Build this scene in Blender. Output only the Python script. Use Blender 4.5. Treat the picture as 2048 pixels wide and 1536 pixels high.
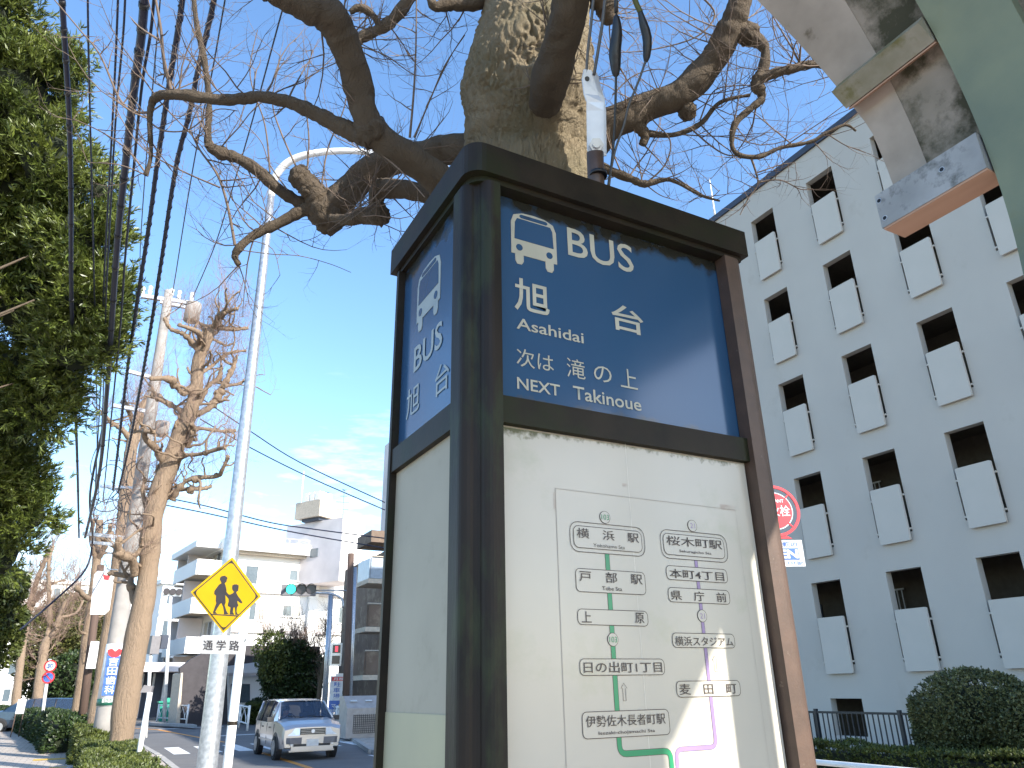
import bpy, math, random
import numpy as np
from mathutils import Vector, Matrix, noise
rnd = random.Random(7)
RNG = np.random.default_rng(11)
for o in list(bpy.data.objects): bpy.data.objects.remove(o)
scene = bpy.context.scene
COL = scene.collection

# ---------------------------------------------------------------- camera
F = 1477.0; YAW = 0.49667; PIT = 0.39099; ROL = -0.018307; EYE = 1.6
cy, sy, cp, sp = math.cos(YAW), math.sin(YAW), math.cos(PIT), math.sin(PIT)
FW = Vector((sy*cp, cy*cp, sp)); R0 = Vector((cy, -sy, 0)); U0 = R0.cross(FW)
RT = R0*math.cos(ROL) + U0*math.sin(ROL); UP = -R0*math.sin(ROL) + U0*math.cos(ROL)
cam = bpy.data.cameras.new('camera'); camo = bpy.data.objects.new('camera', cam); COL.objects.link(camo)
m = Matrix((RT, UP, -FW)).transposed().to_4x4(); m.translation = Vector((0, 0, EYE)); camo.matrix_world = m
cam.sensor_width = 36.0; cam.lens = F/2048*36; cam.clip_start = 0.05; cam.clip_end = 3000
scene.camera = camo

# ---------------------------------------------------------------- light
SUN_H = (0.42, -0.9075); SUN_EL = math.radians(29.0)
sun_dir = Vector((SUN_H[0]*math.cos(SUN_EL), SUN_H[1]*math.cos(SUN_EL), math.sin(SUN_EL)))
w = bpy.data.worlds.new('World'); scene.world = w; w.use_nodes = True
nt = w.node_tree; nt.nodes.clear()
out = nt.nodes.new('ShaderNodeOutputWorld'); bg = nt.nodes.new('ShaderNodeBackground')
sky = nt.nodes.new('ShaderNodeTexSky'); sky.sky_type = 'NISHITA'; sky.sun_disc = False
sky.sun_elevation = SUN_EL; sky.sun_rotation = math.atan2(SUN_H[0], SUN_H[1])
sky.air_density = 1.0; sky.dust_density = 0.5; sky.ozone_density = 1.9; sky.altitude = 30
geo = nt.nodes.new('ShaderNodeTexCoord'); sep = nt.nodes.new('ShaderNodeSeparateXYZ')
mp = nt.nodes.new('ShaderNodeMapping'); mp.inputs['Scale'].default_value = (1.0, 1.0, 4.5)
cn = nt.nodes.new('ShaderNodeTexNoise'); cn.inputs['Scale'].default_value = 3.2; cn.inputs['Detail'].default_value = 8; cn.inputs['Roughness'].default_value = 0.58
cr = nt.nodes.new('ShaderNodeMapRange'); cr.inputs['From Min'].default_value = 0.60; cr.inputs['From Max'].default_value = 0.82; cn.inputs['Scale'].default_value = 7
zr = nt.nodes.new('ShaderNodeMapRange'); zr.inputs['From Min'].default_value = 0.42; zr.inputs['From Max'].default_value = 0.12
mul = nt.nodes.new('ShaderNodeMath'); mul.operation = 'MULTIPLY'
mix = nt.nodes.new('ShaderNodeMixRGB'); mix.inputs['Color2'].default_value = (7.0, 7.4, 8.0, 1)
L = nt.links.new
L(geo.outputs['Generated'], mp.inputs['Vector']); L(mp.outputs['Vector'], cn.inputs['Vector'])
L(geo.outputs['Generated'], sep.inputs[0]); L(sep.outputs['Z'], zr.inputs['Value'])
cdir = (FW + RT*((722-1024)/F) - UP*((945-768)/F)).normalized()
vd = nt.nodes.new('ShaderNodeVectorMath'); vd.operation = 'DISTANCE'; vd.inputs[1].default_value = cdir; L(geo.outputs['Generated'], vd.inputs[0])
dr = nt.nodes.new('ShaderNodeMapRange'); dr.inputs['From Min'].default_value = 0.16; dr.inputs['From Max'].default_value = 0.04; L(vd.outputs['Value'], dr.inputs['Value'])
wm = nt.nodes.new('ShaderNodeMath'); wm.operation = 'MULTIPLY_ADD'; wm.inputs[1].default_value = .10; L(dr.outputs[0], wm.inputs[0]); L(cn.outputs['Fac'], wm.inputs[2]); L(wm.outputs[0], cr.inputs['Value'])
L(cr.outputs[0], mul.inputs[0]); L(zr.outputs[0], mul.inputs[1]); L(mul.outputs[0], mix.inputs['Fac'])
hs = nt.nodes.new('ShaderNodeHueSaturation'); hs.inputs['Saturation'].default_value = 1.12; hs.inputs['Value'].default_value = 1.18; L(sky.outputs[0], hs.inputs['Color']); L(hs.outputs[0], mix.inputs['Color1']); L(mix.outputs[0], bg.inputs['Color']); bg.inputs['Strength'].default_value = 0.15
L(bg.outputs[0], out.inputs[0])
sl = bpy.data.lights.new('sun', 'SUN'); sl.energy = 4.6; sl.angle = math.radians(0.5); sl.color = (1.0, 0.94, 0.85)
slo = bpy.data.objects.new('sun', sl); COL.objects.link(slo); slo.rotation_euler = sun_dir.to_track_quat('Z', 'Y').to_euler()
scene.view_settings.view_transform = 'Standard'; scene.view_settings.look = 'None'
scene.view_settings.exposure = 1.25; scene.view_settings.gamma = 1.0; scene.view_settings.use_curve_mapping = False

# ---------------------------------------------------------------- measuring helpers (rays through the photo meet real planes)
def ray(x, y): return FW + RT*((x-1024)/F) - UP*((y-768)/F)
def P(x, y, d): return ray(x, y)*d + Vector((0, 0, EYE))
def PX(x, y, X): r = ray(x, y); return r*(X/r.x) + Vector((0, 0, EYE))
def PY(x, y, Y): r = ray(x, y); return r*(Y/r.y) + Vector((0, 0, EYE))
def PZ(x, y, Z): r = ray(x, y); return r*((Z-EYE)/r.z) + Vector((0, 0, EYE))
def PV(x, y, X, Y):   # point over ground spot direction: same horizontal distance as (X, Y)
    r = ray(x, y); return r*(math.hypot(X, Y)/math.hypot(r.x, r.y)) + Vector((0, 0, EYE))

# ---------------------------------------------------------------- materials
MATS = {}
def mat(name, col, rough=0.8, metal=0.0, col2=None, scale=8.0, bump=0.0, bscale=None, detail=4, stretch=(1, 1, 1), spec=0.5,
        stain=None, stain_scale=2.0, stain_lo=0.5, stain_hi=0.62, coat=0.0, transl=0.0, island=0.0, emit=None, wave=None):
    if name in MATS: return MATS[name]
    mt = bpy.data.materials.new(name); MATS[name] = mt; mt.use_nodes = True
    n = mt.node_tree.nodes; l = mt.node_tree.links.new
    b = n['Principled BSDF']; b.inputs['Roughness'].default_value = rough; b.inputs['Metallic'].default_value = metal
    b.inputs['Specular IOR Level'].default_value = spec
    if coat: b.inputs['Coat Weight'].default_value = coat; b.inputs['Coat Roughness'].default_value = 0.08
    tc = n.new('ShaderNodeTexCoord'); mpp = n.new('ShaderNodeMapping'); mpp.inputs['Scale'].default_value = stretch
    l(tc.outputs['Object'], mpp.inputs['Vector'])
    no = n.new('ShaderNodeTexNoise'); no.inputs['Scale'].default_value = scale; no.inputs['Detail'].default_value = detail
    l(mpp.outputs[0], no.inputs['Vector'])
    c2 = col2 if col2 else tuple(c*0.82 for c in col)
    r = n.new('ShaderNodeMapRange'); r.inputs['From Min'].default_value = 0.35; r.inputs['From Max'].default_value = 0.65
    l(no.outputs['Fac'], r.inputs['Value'])
    mx = n.new('ShaderNodeMixRGB'); mx.inputs['Color1'].default_value = (*col, 1); mx.inputs['Color2'].default_value = (*c2, 1)
    l(r.outputs[0], mx.inputs['Fac']); last = mx.outputs[0]
    if stain:
        n2 = n.new('ShaderNodeTexNoise'); n2.inputs['Scale'].default_value = stain_scale; n2.inputs['Detail'].default_value = 8; n2.inputs['Roughness'].default_value = 0.65
        l(mpp.outputs[0], n2.inputs['Vector'])
        r2 = n.new('ShaderNodeMapRange'); r2.inputs['From Min'].default_value = stain_lo; r2.inputs['From Max'].default_value = stain_hi; l(n2.outputs['Fac'], r2.inputs['Value'])
        m2 = n.new('ShaderNodeMixRGB'); m2.inputs['Color2'].default_value = (*stain, 1); l(r2.outputs[0], m2.inputs['Fac']); l(last, m2.inputs['Color1']); last = m2.outputs[0]
    if island:
        g = n.new('ShaderNodeNewGeometry'); hs = n.new('ShaderNodeHueSaturation')
        r3 = n.new('ShaderNodeMapRange'); r3.inputs['To Min'].default_value = 1-island; r3.inputs['To Max'].default_value = 1+island
        l(g.outputs['Random Per Island'], r3.inputs['Value']); l(r3.outputs[0], hs.inputs['Value']); l(last, hs.inputs['Color']); last = hs.outputs[0]
    l(last, b.inputs['Base Color'])
    if bump:
        n3 = n.new('ShaderNodeTexNoise'); n3.inputs['Scale'].default_value = bscale or scale*4; n3.inputs['Detail'].default_value = 6; l(mpp.outputs[0], n3.inputs['Vector'])
        bp = n.new('ShaderNodeBump'); bp.inputs['Strength'].default_value = min(1, bump); bp.inputs['Distance'].default_value = 0.02*bump
        l(n3.outputs['Fac'], bp.inputs['Height']); l(bp.outputs[0], b.inputs['Normal'])
    if transl:
        tr = n.new('ShaderNodeBsdfTranslucent'); ms = n.new('ShaderNodeMixShader'); ms.inputs[0].default_value = transl
        l(last, tr.inputs['Color']); l(b.outputs[0], ms.inputs[1]); l(tr.outputs[0], ms.inputs[2]); l(ms.outputs[0], n['Material Output'].inputs['Surface'])
    if emit:
        b.inputs['Emission Color'].default_value = (*emit[:3], 1); b.inputs['Emission Strength'].default_value = emit[3]
    return mt

def bark_mat(name, c1, c2, sc=1.0, bump=1.0, moss=None):
    mt = bpy.data.materials.new(name); mt.use_nodes = True; n = mt.node_tree.nodes; l = mt.node_tree.links.new
    b = n['Principled BSDF']; b.inputs['Roughness'].default_value = 0.95; b.inputs['Specular IOR Level'].default_value = 0.2
    tc = n.new('ShaderNodeTexCoord'); mp_ = n.new('ShaderNodeMapping'); mp_.inputs['Scale'].default_value = (1, 1, 0.22)
    l(tc.outputs['Object'], mp_.inputs[0])
    wn = n.new('ShaderNodeTexNoise'); wn.inputs['Scale'].default_value = 4*sc; l(tc.outputs['Object'], wn.inputs['Vector'])
    ad = n.new('ShaderNodeMixRGB'); ad.blend_type = 'LINEAR_LIGHT'; ad.inputs['Fac'].default_value = 0.10; l(mp_.outputs[0], ad.inputs['Color1']); l(wn.outputs['Color'], ad.inputs['Color2'])
    v = n.new('ShaderNodeTexNoise'); v.noise_type = 'RIDGED_MULTIFRACTAL'; v.inputs['Scale'].default_value = 16*sc; v.inputs['Detail'].default_value = 5; l(ad.outputs[0], v.inputs['Vector'])
    no = n.new('ShaderNodeTexNoise'); no.inputs['Scale'].default_value = 60*sc; no.inputs['Detail'].default_value = 8; no.inputs['Roughness'].default_value = .7; l(ad.outputs[0], no.inputs['Vector'])
    vr = n.new('ShaderNodeMapRange'); vr.inputs['From Min'].default_value = 1.1; vr.inputs['From Max'].default_value = .15; l(v.outputs['Fac'], vr.inputs['Value'])
    h = n.new('ShaderNodeMath'); h.operation = 'MULTIPLY_ADD'; l(vr.outputs[0], h.inputs[0]); h.inputs[1].default_value = 0.5; l(no.outputs['Fac'], h.inputs[2])
    mx = n.new('ShaderNodeMixRGB'); mx.inputs['Color1'].default_value = (*c2, 1); mx.inputs['Color2'].default_value = (*c1, 1)
    hr = n.new('ShaderNodeMapRange'); hr.inputs['From Min'].default_value = 0.40; hr.inputs['From Max'].default_value = 0.80; l(h.outputs[0], hr.inputs['Value']); l(hr.outputs[0], mx.inputs['Fac'])
    last = mx.outputs[0]
    if moss:
        n4 = n.new('ShaderNodeTexNoise'); n4.inputs['Scale'].default_value = 5; n4.inputs['Detail'].default_value = 6; l(tc.outputs['Object'], n4.inputs['Vector'])
        r4 = n.new('ShaderNodeMapRange'); r4.inputs['From Min'].default_value = .48; r4.inputs['From Max'].default_value = .68; r4.inputs['To Max'].default_value = 0.75; l(n4.outputs['Fac'], r4.inputs['Value'])
        m4 = n.new('ShaderNodeMixRGB'); m4.inputs['Color2'].default_value = (*moss, 1); l(last, m4.inputs['Color1']); l(r4.outputs[0], m4.inputs['Fac']); last = m4.outputs[0]
    l(last, b.inputs['Base Color'])
    bp = n.new('ShaderNodeBump'); bp.inputs['Strength'].default_value = 0.9; bp.inputs['Distance'].default_value = 0.02*bump; l(h.outputs[0], bp.inputs['Height']); l(bp.outputs[0], b.inputs['Normal'])
    return mt

def glass_mat(name, tint, opac=0.5, rough=0.03):
    mt = bpy.data.materials.new(name); mt.use_nodes = True; n = mt.node_tree.nodes; l = mt.node_tree.links.new
    b = n['Principled BSDF']; b.inputs['Base Color'].default_value = (*tint, 1); b.inputs['Roughness'].default_value = rough; b.inputs['Specular IOR Level'].default_value = 0.7
    t = n.new('ShaderNodeBsdfTransparent'); ms = n.new('ShaderNodeMixShader'); ms.inputs[0].default_value = opac
    l(t.outputs[0], ms.inputs[1]); l(b.outputs[0], ms.inputs[2]); l(ms.outputs[0], n['Material Output'].inputs['Surface']); return mt

M = dict(
 frame=mat('bronze_frame', (0.014, 0.011, 0.008), .5, 0, spec=.2, col2=(0.024, 0.018, 0.012), scale=14, stain=(0.017, 0.019, 0.008), stain_scale=5, bump=.12, bscale=160),
 frame_post=mat('bronze_post', (0.011, 0.009, 0.007), .50, .0, spec=.22, col2=(0.024, 0.017, 0.013), scale=10, stain=(0.024, 0.028, 0.014), stain_scale=18, stretch=(1, 1, .3), bump=.15, bscale=180),
 post=mat('brown_anodised', (0.100, 0.062, 0.045), .45, .1, col2=(0.078, 0.050, 0.037), scale=30, stain=(0.15, 0.11, 0.08), stain_scale=60, stain_lo=.66, stain_hi=.7, bump=.15, bscale=240),
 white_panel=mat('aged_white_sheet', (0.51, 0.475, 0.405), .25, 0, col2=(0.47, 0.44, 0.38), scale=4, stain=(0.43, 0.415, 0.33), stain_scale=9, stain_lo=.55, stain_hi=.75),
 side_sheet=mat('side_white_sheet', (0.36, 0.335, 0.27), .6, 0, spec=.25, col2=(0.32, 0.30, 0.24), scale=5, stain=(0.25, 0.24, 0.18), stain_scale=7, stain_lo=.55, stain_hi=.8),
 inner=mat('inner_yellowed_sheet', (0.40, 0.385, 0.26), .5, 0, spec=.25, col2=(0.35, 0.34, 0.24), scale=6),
 cream=mat('cream_print', (0.47, 0.455, 0.375), .35, 0, col2=(0.40, 0.39, 0.32), scale=14),
 ink=mat('dark_print', (0.07, 0.055, 0.05), .4), green_ink=mat('green_print', (0.02, 0.27, 0.12), .3), violet_ink=mat('violet_print', (0.27, 0.19, 0.36), .3),
 faded=mat('faded_print', (0.33, 0.36, 0.34), .35, 0, col2=(0.26, 0.30, 0.30), scale=14), arm=mat('sun_glare_arm', (0.80, 0.82, 0.85), .35, .15),  # arm: galvanised steel coloured near white to carry the sun's glare
 fold=mat('fold_line', (0.60, 0.57, 0.50), .3), tape=mat('tape_stain', (0.40, 0.33, 0.28), .5, 0, col2=(0.47, 0.43, 0.37), scale=60),
 grey_ink=mat('grey_line', (0.37, 0.33, 0.29), .5),
 galv=mat('galvanised_steel', (0.50, 0.52, 0.55), .30, .65, col2=(0.33, 0.35, 0.38), scale=26, bump=.05, bscale=200),
 bracket=mat('zinc_plate', (0.62, 0.66, 0.72), .45, .45, col2=(0.5, 0.54, 0.6), scale=20),
 white_paint=mat('white_paint', (0.78, 0.78, 0.76), .45, 0, col2=(0.70, 0.70, 0.68), scale=6),
 black=mat('black_rubber', (0.012, 0.013, 0.016), .38, 0, bump=.3, bscale=60),
 cable=mat('blue_black_cable', (0.012, 0.015, 0.038), .45), wire=mat('grey_wire', (0.10, 0.10, 0.10), .5, .4),
 yellow=mat('sign_yellow', (0.72, 0.45, 0.01), .35, 0, col2=(0.70, 0.41, 0.01), scale=5), sign_ink=mat('sign_grey_black', (0.060, 0.055, 0.06), .45),
 red=mat('sign_red', (0.62, 0.03, 0.04), .35), blue=mat('sign_blue', (0.05, 0.13, 0.42), .35), white_sign=mat('sign_white', (0.64, 0.65, 0.65), .4),
 plate=mat('plate_grey_white', (0.56, 0.56, 0.56), .4, 0, col2=(0.52, 0.52, 0.51), scale=4),
 sign_green=mat('sign_green', (0.02, 0.12, 0.08), .4),
 facade=mat('grey_render', (0.50, 0.46, 0.40), .9, 0, col2=(0.475, 0.435, 0.38), scale=.8, bump=.35, bscale=55, stain=(0.43, 0.385, 0.325), stain_scale=.9, stain_lo=.6, stain_hi=.75, stretch=(1, 1, .7)),
 panel=mat('grey_balcony_panel', (0.545, 0.50, 0.435), .85, 0, col2=(0.525, 0.485, 0.42), scale=2, bump=.2, bscale=70),
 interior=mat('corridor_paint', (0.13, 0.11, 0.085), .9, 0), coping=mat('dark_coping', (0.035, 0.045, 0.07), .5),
 fence=mat('dark_fence_paint', (0.015, 0.018, 0.025), .4), concrete=mat('concrete', (0.30, 0.285, 0.27), .9, 0, col2=(0.23, 0.22, 0.21), scale=3, bump=.25, bscale=60),
 kerb=mat('kerb_concrete', (0.36, 0.35, 0.33), .9, 0, scale=9, bump=.2),
 asphalt=mat('asphalt', (0.125, 0.123, 0.122), .93, 0, col2=(0.105, 0.104, 0.103), scale=1.2, bump=.4, bscale=90, stain=(0.15, 0.145, 0.14), stain_scale=.5, stain_lo=.5, stain_hi=.7),
 pave=mat('pavement_blocks', (0.34, 0.31, 0.28), .92, 0, col2=(0.29, 0.265, 0.24), scale=3, bump=.3, bscale=40), earth=mat('earth', (0.13, 0.11, 0.08), .95, 0, bump=.5, bscale=20),
 line=mat('road_white', (0.72, 0.72, 0.70), .7, 0, stain=(0.5, 0.5, 0.48), stain_scale=6), orange=mat('road_orange', (0.62, 0.26, 0.04), .7, 0),
 tactile=mat('tactile_yellow', (0.62, 0.38, 0.05), .8),
 leaf_big=mat('evergreen_leaf', (0.122, 0.150, 0.026), .42, 0, col2=(0.058, 0.084, 0.016), scale=1.6, transl=.22, island=.45, spec=.5),
 leaf_hedge=mat('hedge_leaf', (0.095, 0.115, 0.022), .5, 0, col2=(0.055, 0.075, 0.02), scale=2.2, transl=.2, island=.4),
 leaf_dark=mat('shrub_leaf', (0.035, 0.060, 0.016), .45, 0, col2=(0.024, 0.042, 0.012), scale=2.0, transl=.15, island=.4),
 leaf_bush=mat('round_bush_leaf', (0.125, 0.140, 0.055), .5, 0, col2=(0.075, 0.092, 0.038), scale=3.0, transl=.15, island=.45),
 leaf_olive=mat('olive_leaf', (0.115, 0.115, 0.03), .55, 0, col2=(0.07, 0.08, 0.02), scale=.6, transl=.2, island=.4),
 leaf_red=mat('autumn_leaf', (0.22, 0.10, 0.03), .6, 0, col2=(0.16, 0.12, 0.03), scale=1, transl=.2, island=.3),
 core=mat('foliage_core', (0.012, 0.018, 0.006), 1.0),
 bark=bark_mat('near_bark', (0.29, 0.235, 0.155), (0.075, 0.052, 0.030), 1.0, 2.4, moss=(0.20, 0.175, 0.11)),
 bark_limb=bark_mat('limb_bark', (0.120, 0.094, 0.068), (0.045, 0.034, 0.026), 1.5, 1.3),
 bark_far=bark_mat('street_bark', (0.25, 0.185, 0.130), (0.105, 0.075, 0.054), .38, 4.0),
 twig=mat('twig_bark', (0.17, 0.125, 0.095), .9, 0, col2=(0.11, 0.08, 0.06), scale=3), twig_far=mat('twig_far', (0.25, 0.17, 0.13), .9),
 wood_pole=mat('dark_pole_wood', (0.10, 0.065, 0.05), .85, 0, stretch=(1, 1, .1), scale=20, bump=.3),
 wht=mat('white_render', (0.84, 0.83, 0.80), .85, 0, col2=(0.80, 0.79, 0.76), scale=.4), wht2=mat('grey_stucco_shade', (0.66, 0.61, 0.60), .85, 0, scale=.5),  # wht2 also serves as painted shade on the roof tower
 tan=mat('tan_soffit', (0.52, 0.45, 0.36), .9), dkwall=mat('dark_tile_wall', (0.040, 0.035, 0.040), .7, 0, col2=(0.030, 0.026, 0.030), scale=3, bump=.3, bscale=12),
 glass=mat('window_glass', (0.10, 0.13, 0.15), .12, 0, spec=.8), curtain=mat('window_curtain', (0.45, 0.42, 0.36), .8, 0, scale=9, stretch=(1, 1, .05)),
 frame_w=mat('window_frame', (0.62, 0.62, 0.62), .5, .2), brown=mat('brown_building', (0.16, 0.115, 0.085), .85, 0, col2=(0.12, 0.085, 0.06), scale=1.5, stain=(0.22, 0.17, 0.12), stain_scale=2),
 frost=mat('frosted_panel', (0.32, 0.38, 0.44), .3, 0, spec=.6), cabinet=mat('cabinet_paint', (0.42, 0.38, 0.35), .5, .2, scale=5),
 car=mat('silver_car_paint', (0.50, 0.49, 0.50), .28, .65, col2=(0.48, 0.47, 0.48), scale=2, coat=.8), tyre=mat('tyre', (0.018, 0.018, 0.018), .85), rim=mat('wheel_trim', (0.42, 0.42, 0.42), .35, .7),
 trim=mat('dark_trim', (0.025, 0.025, 0.028), .5), bumper=mat('grey_bumper', (0.16, 0.155, 0.165), .5), lamp=mat('lamp_glass', (0.88, 0.90, 0.92), .15, .1, spec=1.0, coat=1),
 carglass=glass_mat('car_glass', (0.03, 0.05, 0.09), .62), skin=mat('skin', (0.45, 0.26, 0.18), .6), cloth=mat('grey_jacket', (0.16, 0.17, 0.20), .9),
 green_lamp=mat('lit_green_lamp', (0.0, 0.5, 0.38), .4, emit=(0.05, 0.85, 0.62, 1.1)), red_lamp=mat('lit_red_lamp', (0.6, 0.03, 0.05), .4, emit=(0.9, 0.05, 0.08, .9)), dark_lens=mat('dark_lens', (0.035, 0.028, 0.032), .25),
 rib=mat('green_arch_paint', (0.225, 0.260, 0.180), .6, 0, col2=(0.165, 0.205, 0.155), scale=5, stain=(0.20, 0.20, 0.09), stain_scale=3, stain_lo=.55, stain_hi=.8, bump=.15, bscale=150),
 sheet=mat('stained_roof_sheet', (0.36, 0.31, 0.265), .85, 0, col2=(0.25, 0.22, 0.18), scale=7, stain=(0.060, 0.058, 0.036), stain_scale=5.5, stain_lo=.44, stain_hi=.56, bump=.25, bscale=70),
 sheet2=mat('plain_roof_sheet', (0.44, 0.385, 0.34), .85, 0, col2=(0.34, 0.30, 0.26), scale=9, bump=.15, bscale=90, stain=(0.12, 0.10, 0.07), stain_scale=9, stain_lo=.62, stain_hi=.75),
 beam=mat('weathered_steel_beam', (0.44, 0.45, 0.47), .6, .1, col2=(0.32, 0.33, 0.34), scale=8, stain=(0.08, 0.085, 0.08), stain_scale=11, stain_lo=.55, stain_hi=.7, bump=.2, bscale=120),
 beam2=mat('mossy_beam', (0.33, 0.31, 0.26), .8, 0, col2=(0.25, 0.24, 0.18), scale=14, stain=(0.17, 0.16, 0.07), stain_scale=9, stain_lo=.5, stain_hi=.65, bump=.3, bscale=90),
 bounce_pink=mat('pink_bounce_light', (0.55, 0.33, 0.23), .8, 0, col2=(0.47, 0.27, 0.18), scale=12, stretch=(1, .2, 1), stain=(0.40, 0.28, 0.10), stain_scale=8, stain_lo=.58, stain_hi=.72, bump=.15),  # light bounced from the sunlit ground, painted as pink on beam undersides
 car_blue=mat('dark_blue_paint', (0.03, 0.06, 0.10), .3, .4, coat=.6), green_p=mat('green_paint', (0.02, 0.30, 0.20), .5), seat=mat('seat_cloth', (0.05, 0.05, 0.055), .9),
)

def make_blue():
    mt = bpy.data.materials.new('dirty_blue_sheet'); mt.use_nodes = True; n = mt.node_tree.nodes; l = mt.node_tree.links.new
    b = n['Principled BSDF']; b.inputs['Roughness'].default_value = .16; b.inputs['Specular IOR Level'].default_value = .6
    tc = n.new('ShaderNodeTexCoord'); no = n.new('ShaderNodeTexNoise'); no.inputs['Scale'].default_value = 22; no.inputs['Detail'].default_value = 7; l(tc.outputs['Object'], no.inputs['Vector'])
    base = n.new('ShaderNodeMixRGB'); base.inputs['Color1'].default_value = (.021, .066, .148, 1); base.inputs['Color2'].default_value = (.033, .088, .175, 1)
    n1 = n.new('ShaderNodeTexNoise'); n1.inputs['Scale'].default_value = 3; l(tc.outputs['Object'], n1.inputs['Vector']); l(n1.outputs['Fac'], base.inputs['Fac'])
    sp_ = n.new('ShaderNodeSeparateXYZ'); l(tc.outputs['Object'], sp_.inputs[0])
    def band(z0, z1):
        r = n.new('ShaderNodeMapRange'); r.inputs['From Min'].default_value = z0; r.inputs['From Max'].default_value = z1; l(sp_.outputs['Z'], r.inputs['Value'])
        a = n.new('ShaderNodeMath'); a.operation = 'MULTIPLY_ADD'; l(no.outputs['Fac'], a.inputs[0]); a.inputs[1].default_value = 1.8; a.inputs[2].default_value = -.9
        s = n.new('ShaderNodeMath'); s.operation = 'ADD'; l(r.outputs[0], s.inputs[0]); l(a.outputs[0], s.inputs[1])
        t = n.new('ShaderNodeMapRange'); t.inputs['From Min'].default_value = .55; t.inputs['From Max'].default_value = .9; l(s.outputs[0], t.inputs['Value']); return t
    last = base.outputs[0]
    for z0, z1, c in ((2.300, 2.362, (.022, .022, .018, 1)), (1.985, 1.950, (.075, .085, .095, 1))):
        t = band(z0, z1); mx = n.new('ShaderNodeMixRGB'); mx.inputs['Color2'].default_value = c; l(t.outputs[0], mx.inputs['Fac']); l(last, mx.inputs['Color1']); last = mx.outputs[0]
    l(last, b.inputs['Base Color']); return mt
M['blue_panel'] = make_blue()
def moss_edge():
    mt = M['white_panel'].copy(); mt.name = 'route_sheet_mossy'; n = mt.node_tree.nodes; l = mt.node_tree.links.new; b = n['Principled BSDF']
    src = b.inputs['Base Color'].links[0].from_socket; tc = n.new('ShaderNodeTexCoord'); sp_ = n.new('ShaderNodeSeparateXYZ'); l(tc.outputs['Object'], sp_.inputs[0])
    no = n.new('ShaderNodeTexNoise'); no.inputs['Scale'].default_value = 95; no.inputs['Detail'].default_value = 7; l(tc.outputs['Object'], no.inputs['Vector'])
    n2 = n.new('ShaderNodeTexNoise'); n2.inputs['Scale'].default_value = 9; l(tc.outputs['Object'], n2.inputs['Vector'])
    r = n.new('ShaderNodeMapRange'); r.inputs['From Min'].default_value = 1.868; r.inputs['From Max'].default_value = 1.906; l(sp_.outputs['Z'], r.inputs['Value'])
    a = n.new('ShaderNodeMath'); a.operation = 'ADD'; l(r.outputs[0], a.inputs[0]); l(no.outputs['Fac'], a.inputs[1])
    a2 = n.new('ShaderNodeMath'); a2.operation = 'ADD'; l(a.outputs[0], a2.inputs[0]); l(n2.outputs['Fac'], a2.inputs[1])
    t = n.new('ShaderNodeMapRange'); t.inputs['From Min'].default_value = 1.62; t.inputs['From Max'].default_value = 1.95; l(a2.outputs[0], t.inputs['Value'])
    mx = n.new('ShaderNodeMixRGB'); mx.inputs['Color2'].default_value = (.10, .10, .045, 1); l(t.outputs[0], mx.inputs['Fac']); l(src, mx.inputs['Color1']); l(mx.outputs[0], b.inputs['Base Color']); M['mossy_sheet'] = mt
moss_edge()
def pave_joints():
    mt = M['pave']; n = mt.node_tree.nodes; l = mt.node_tree.links.new; b = n['Principled BSDF']
    br = n.new('ShaderNodeTexBrick'); br.inputs['Scale'].default_value = 1; br.inputs['Brick Width'].default_value = .3; br.inputs['Row Height'].default_value = .3; br.inputs['Mortar Size'].default_value = .008
    tc = n.new('ShaderNodeTexCoord'); l(tc.outputs['Object'], br.inputs['Vector'])
    br.inputs['Color1'].default_value = (.44, .38, .32, 1); br.inputs['Color2'].default_value = (.36, .31, .26, 1); br.inputs['Mortar'].default_value = (.15, .14, .12, 1)
    l(br.outputs[0], b.inputs['Base Color'])
pave_joints()

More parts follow.
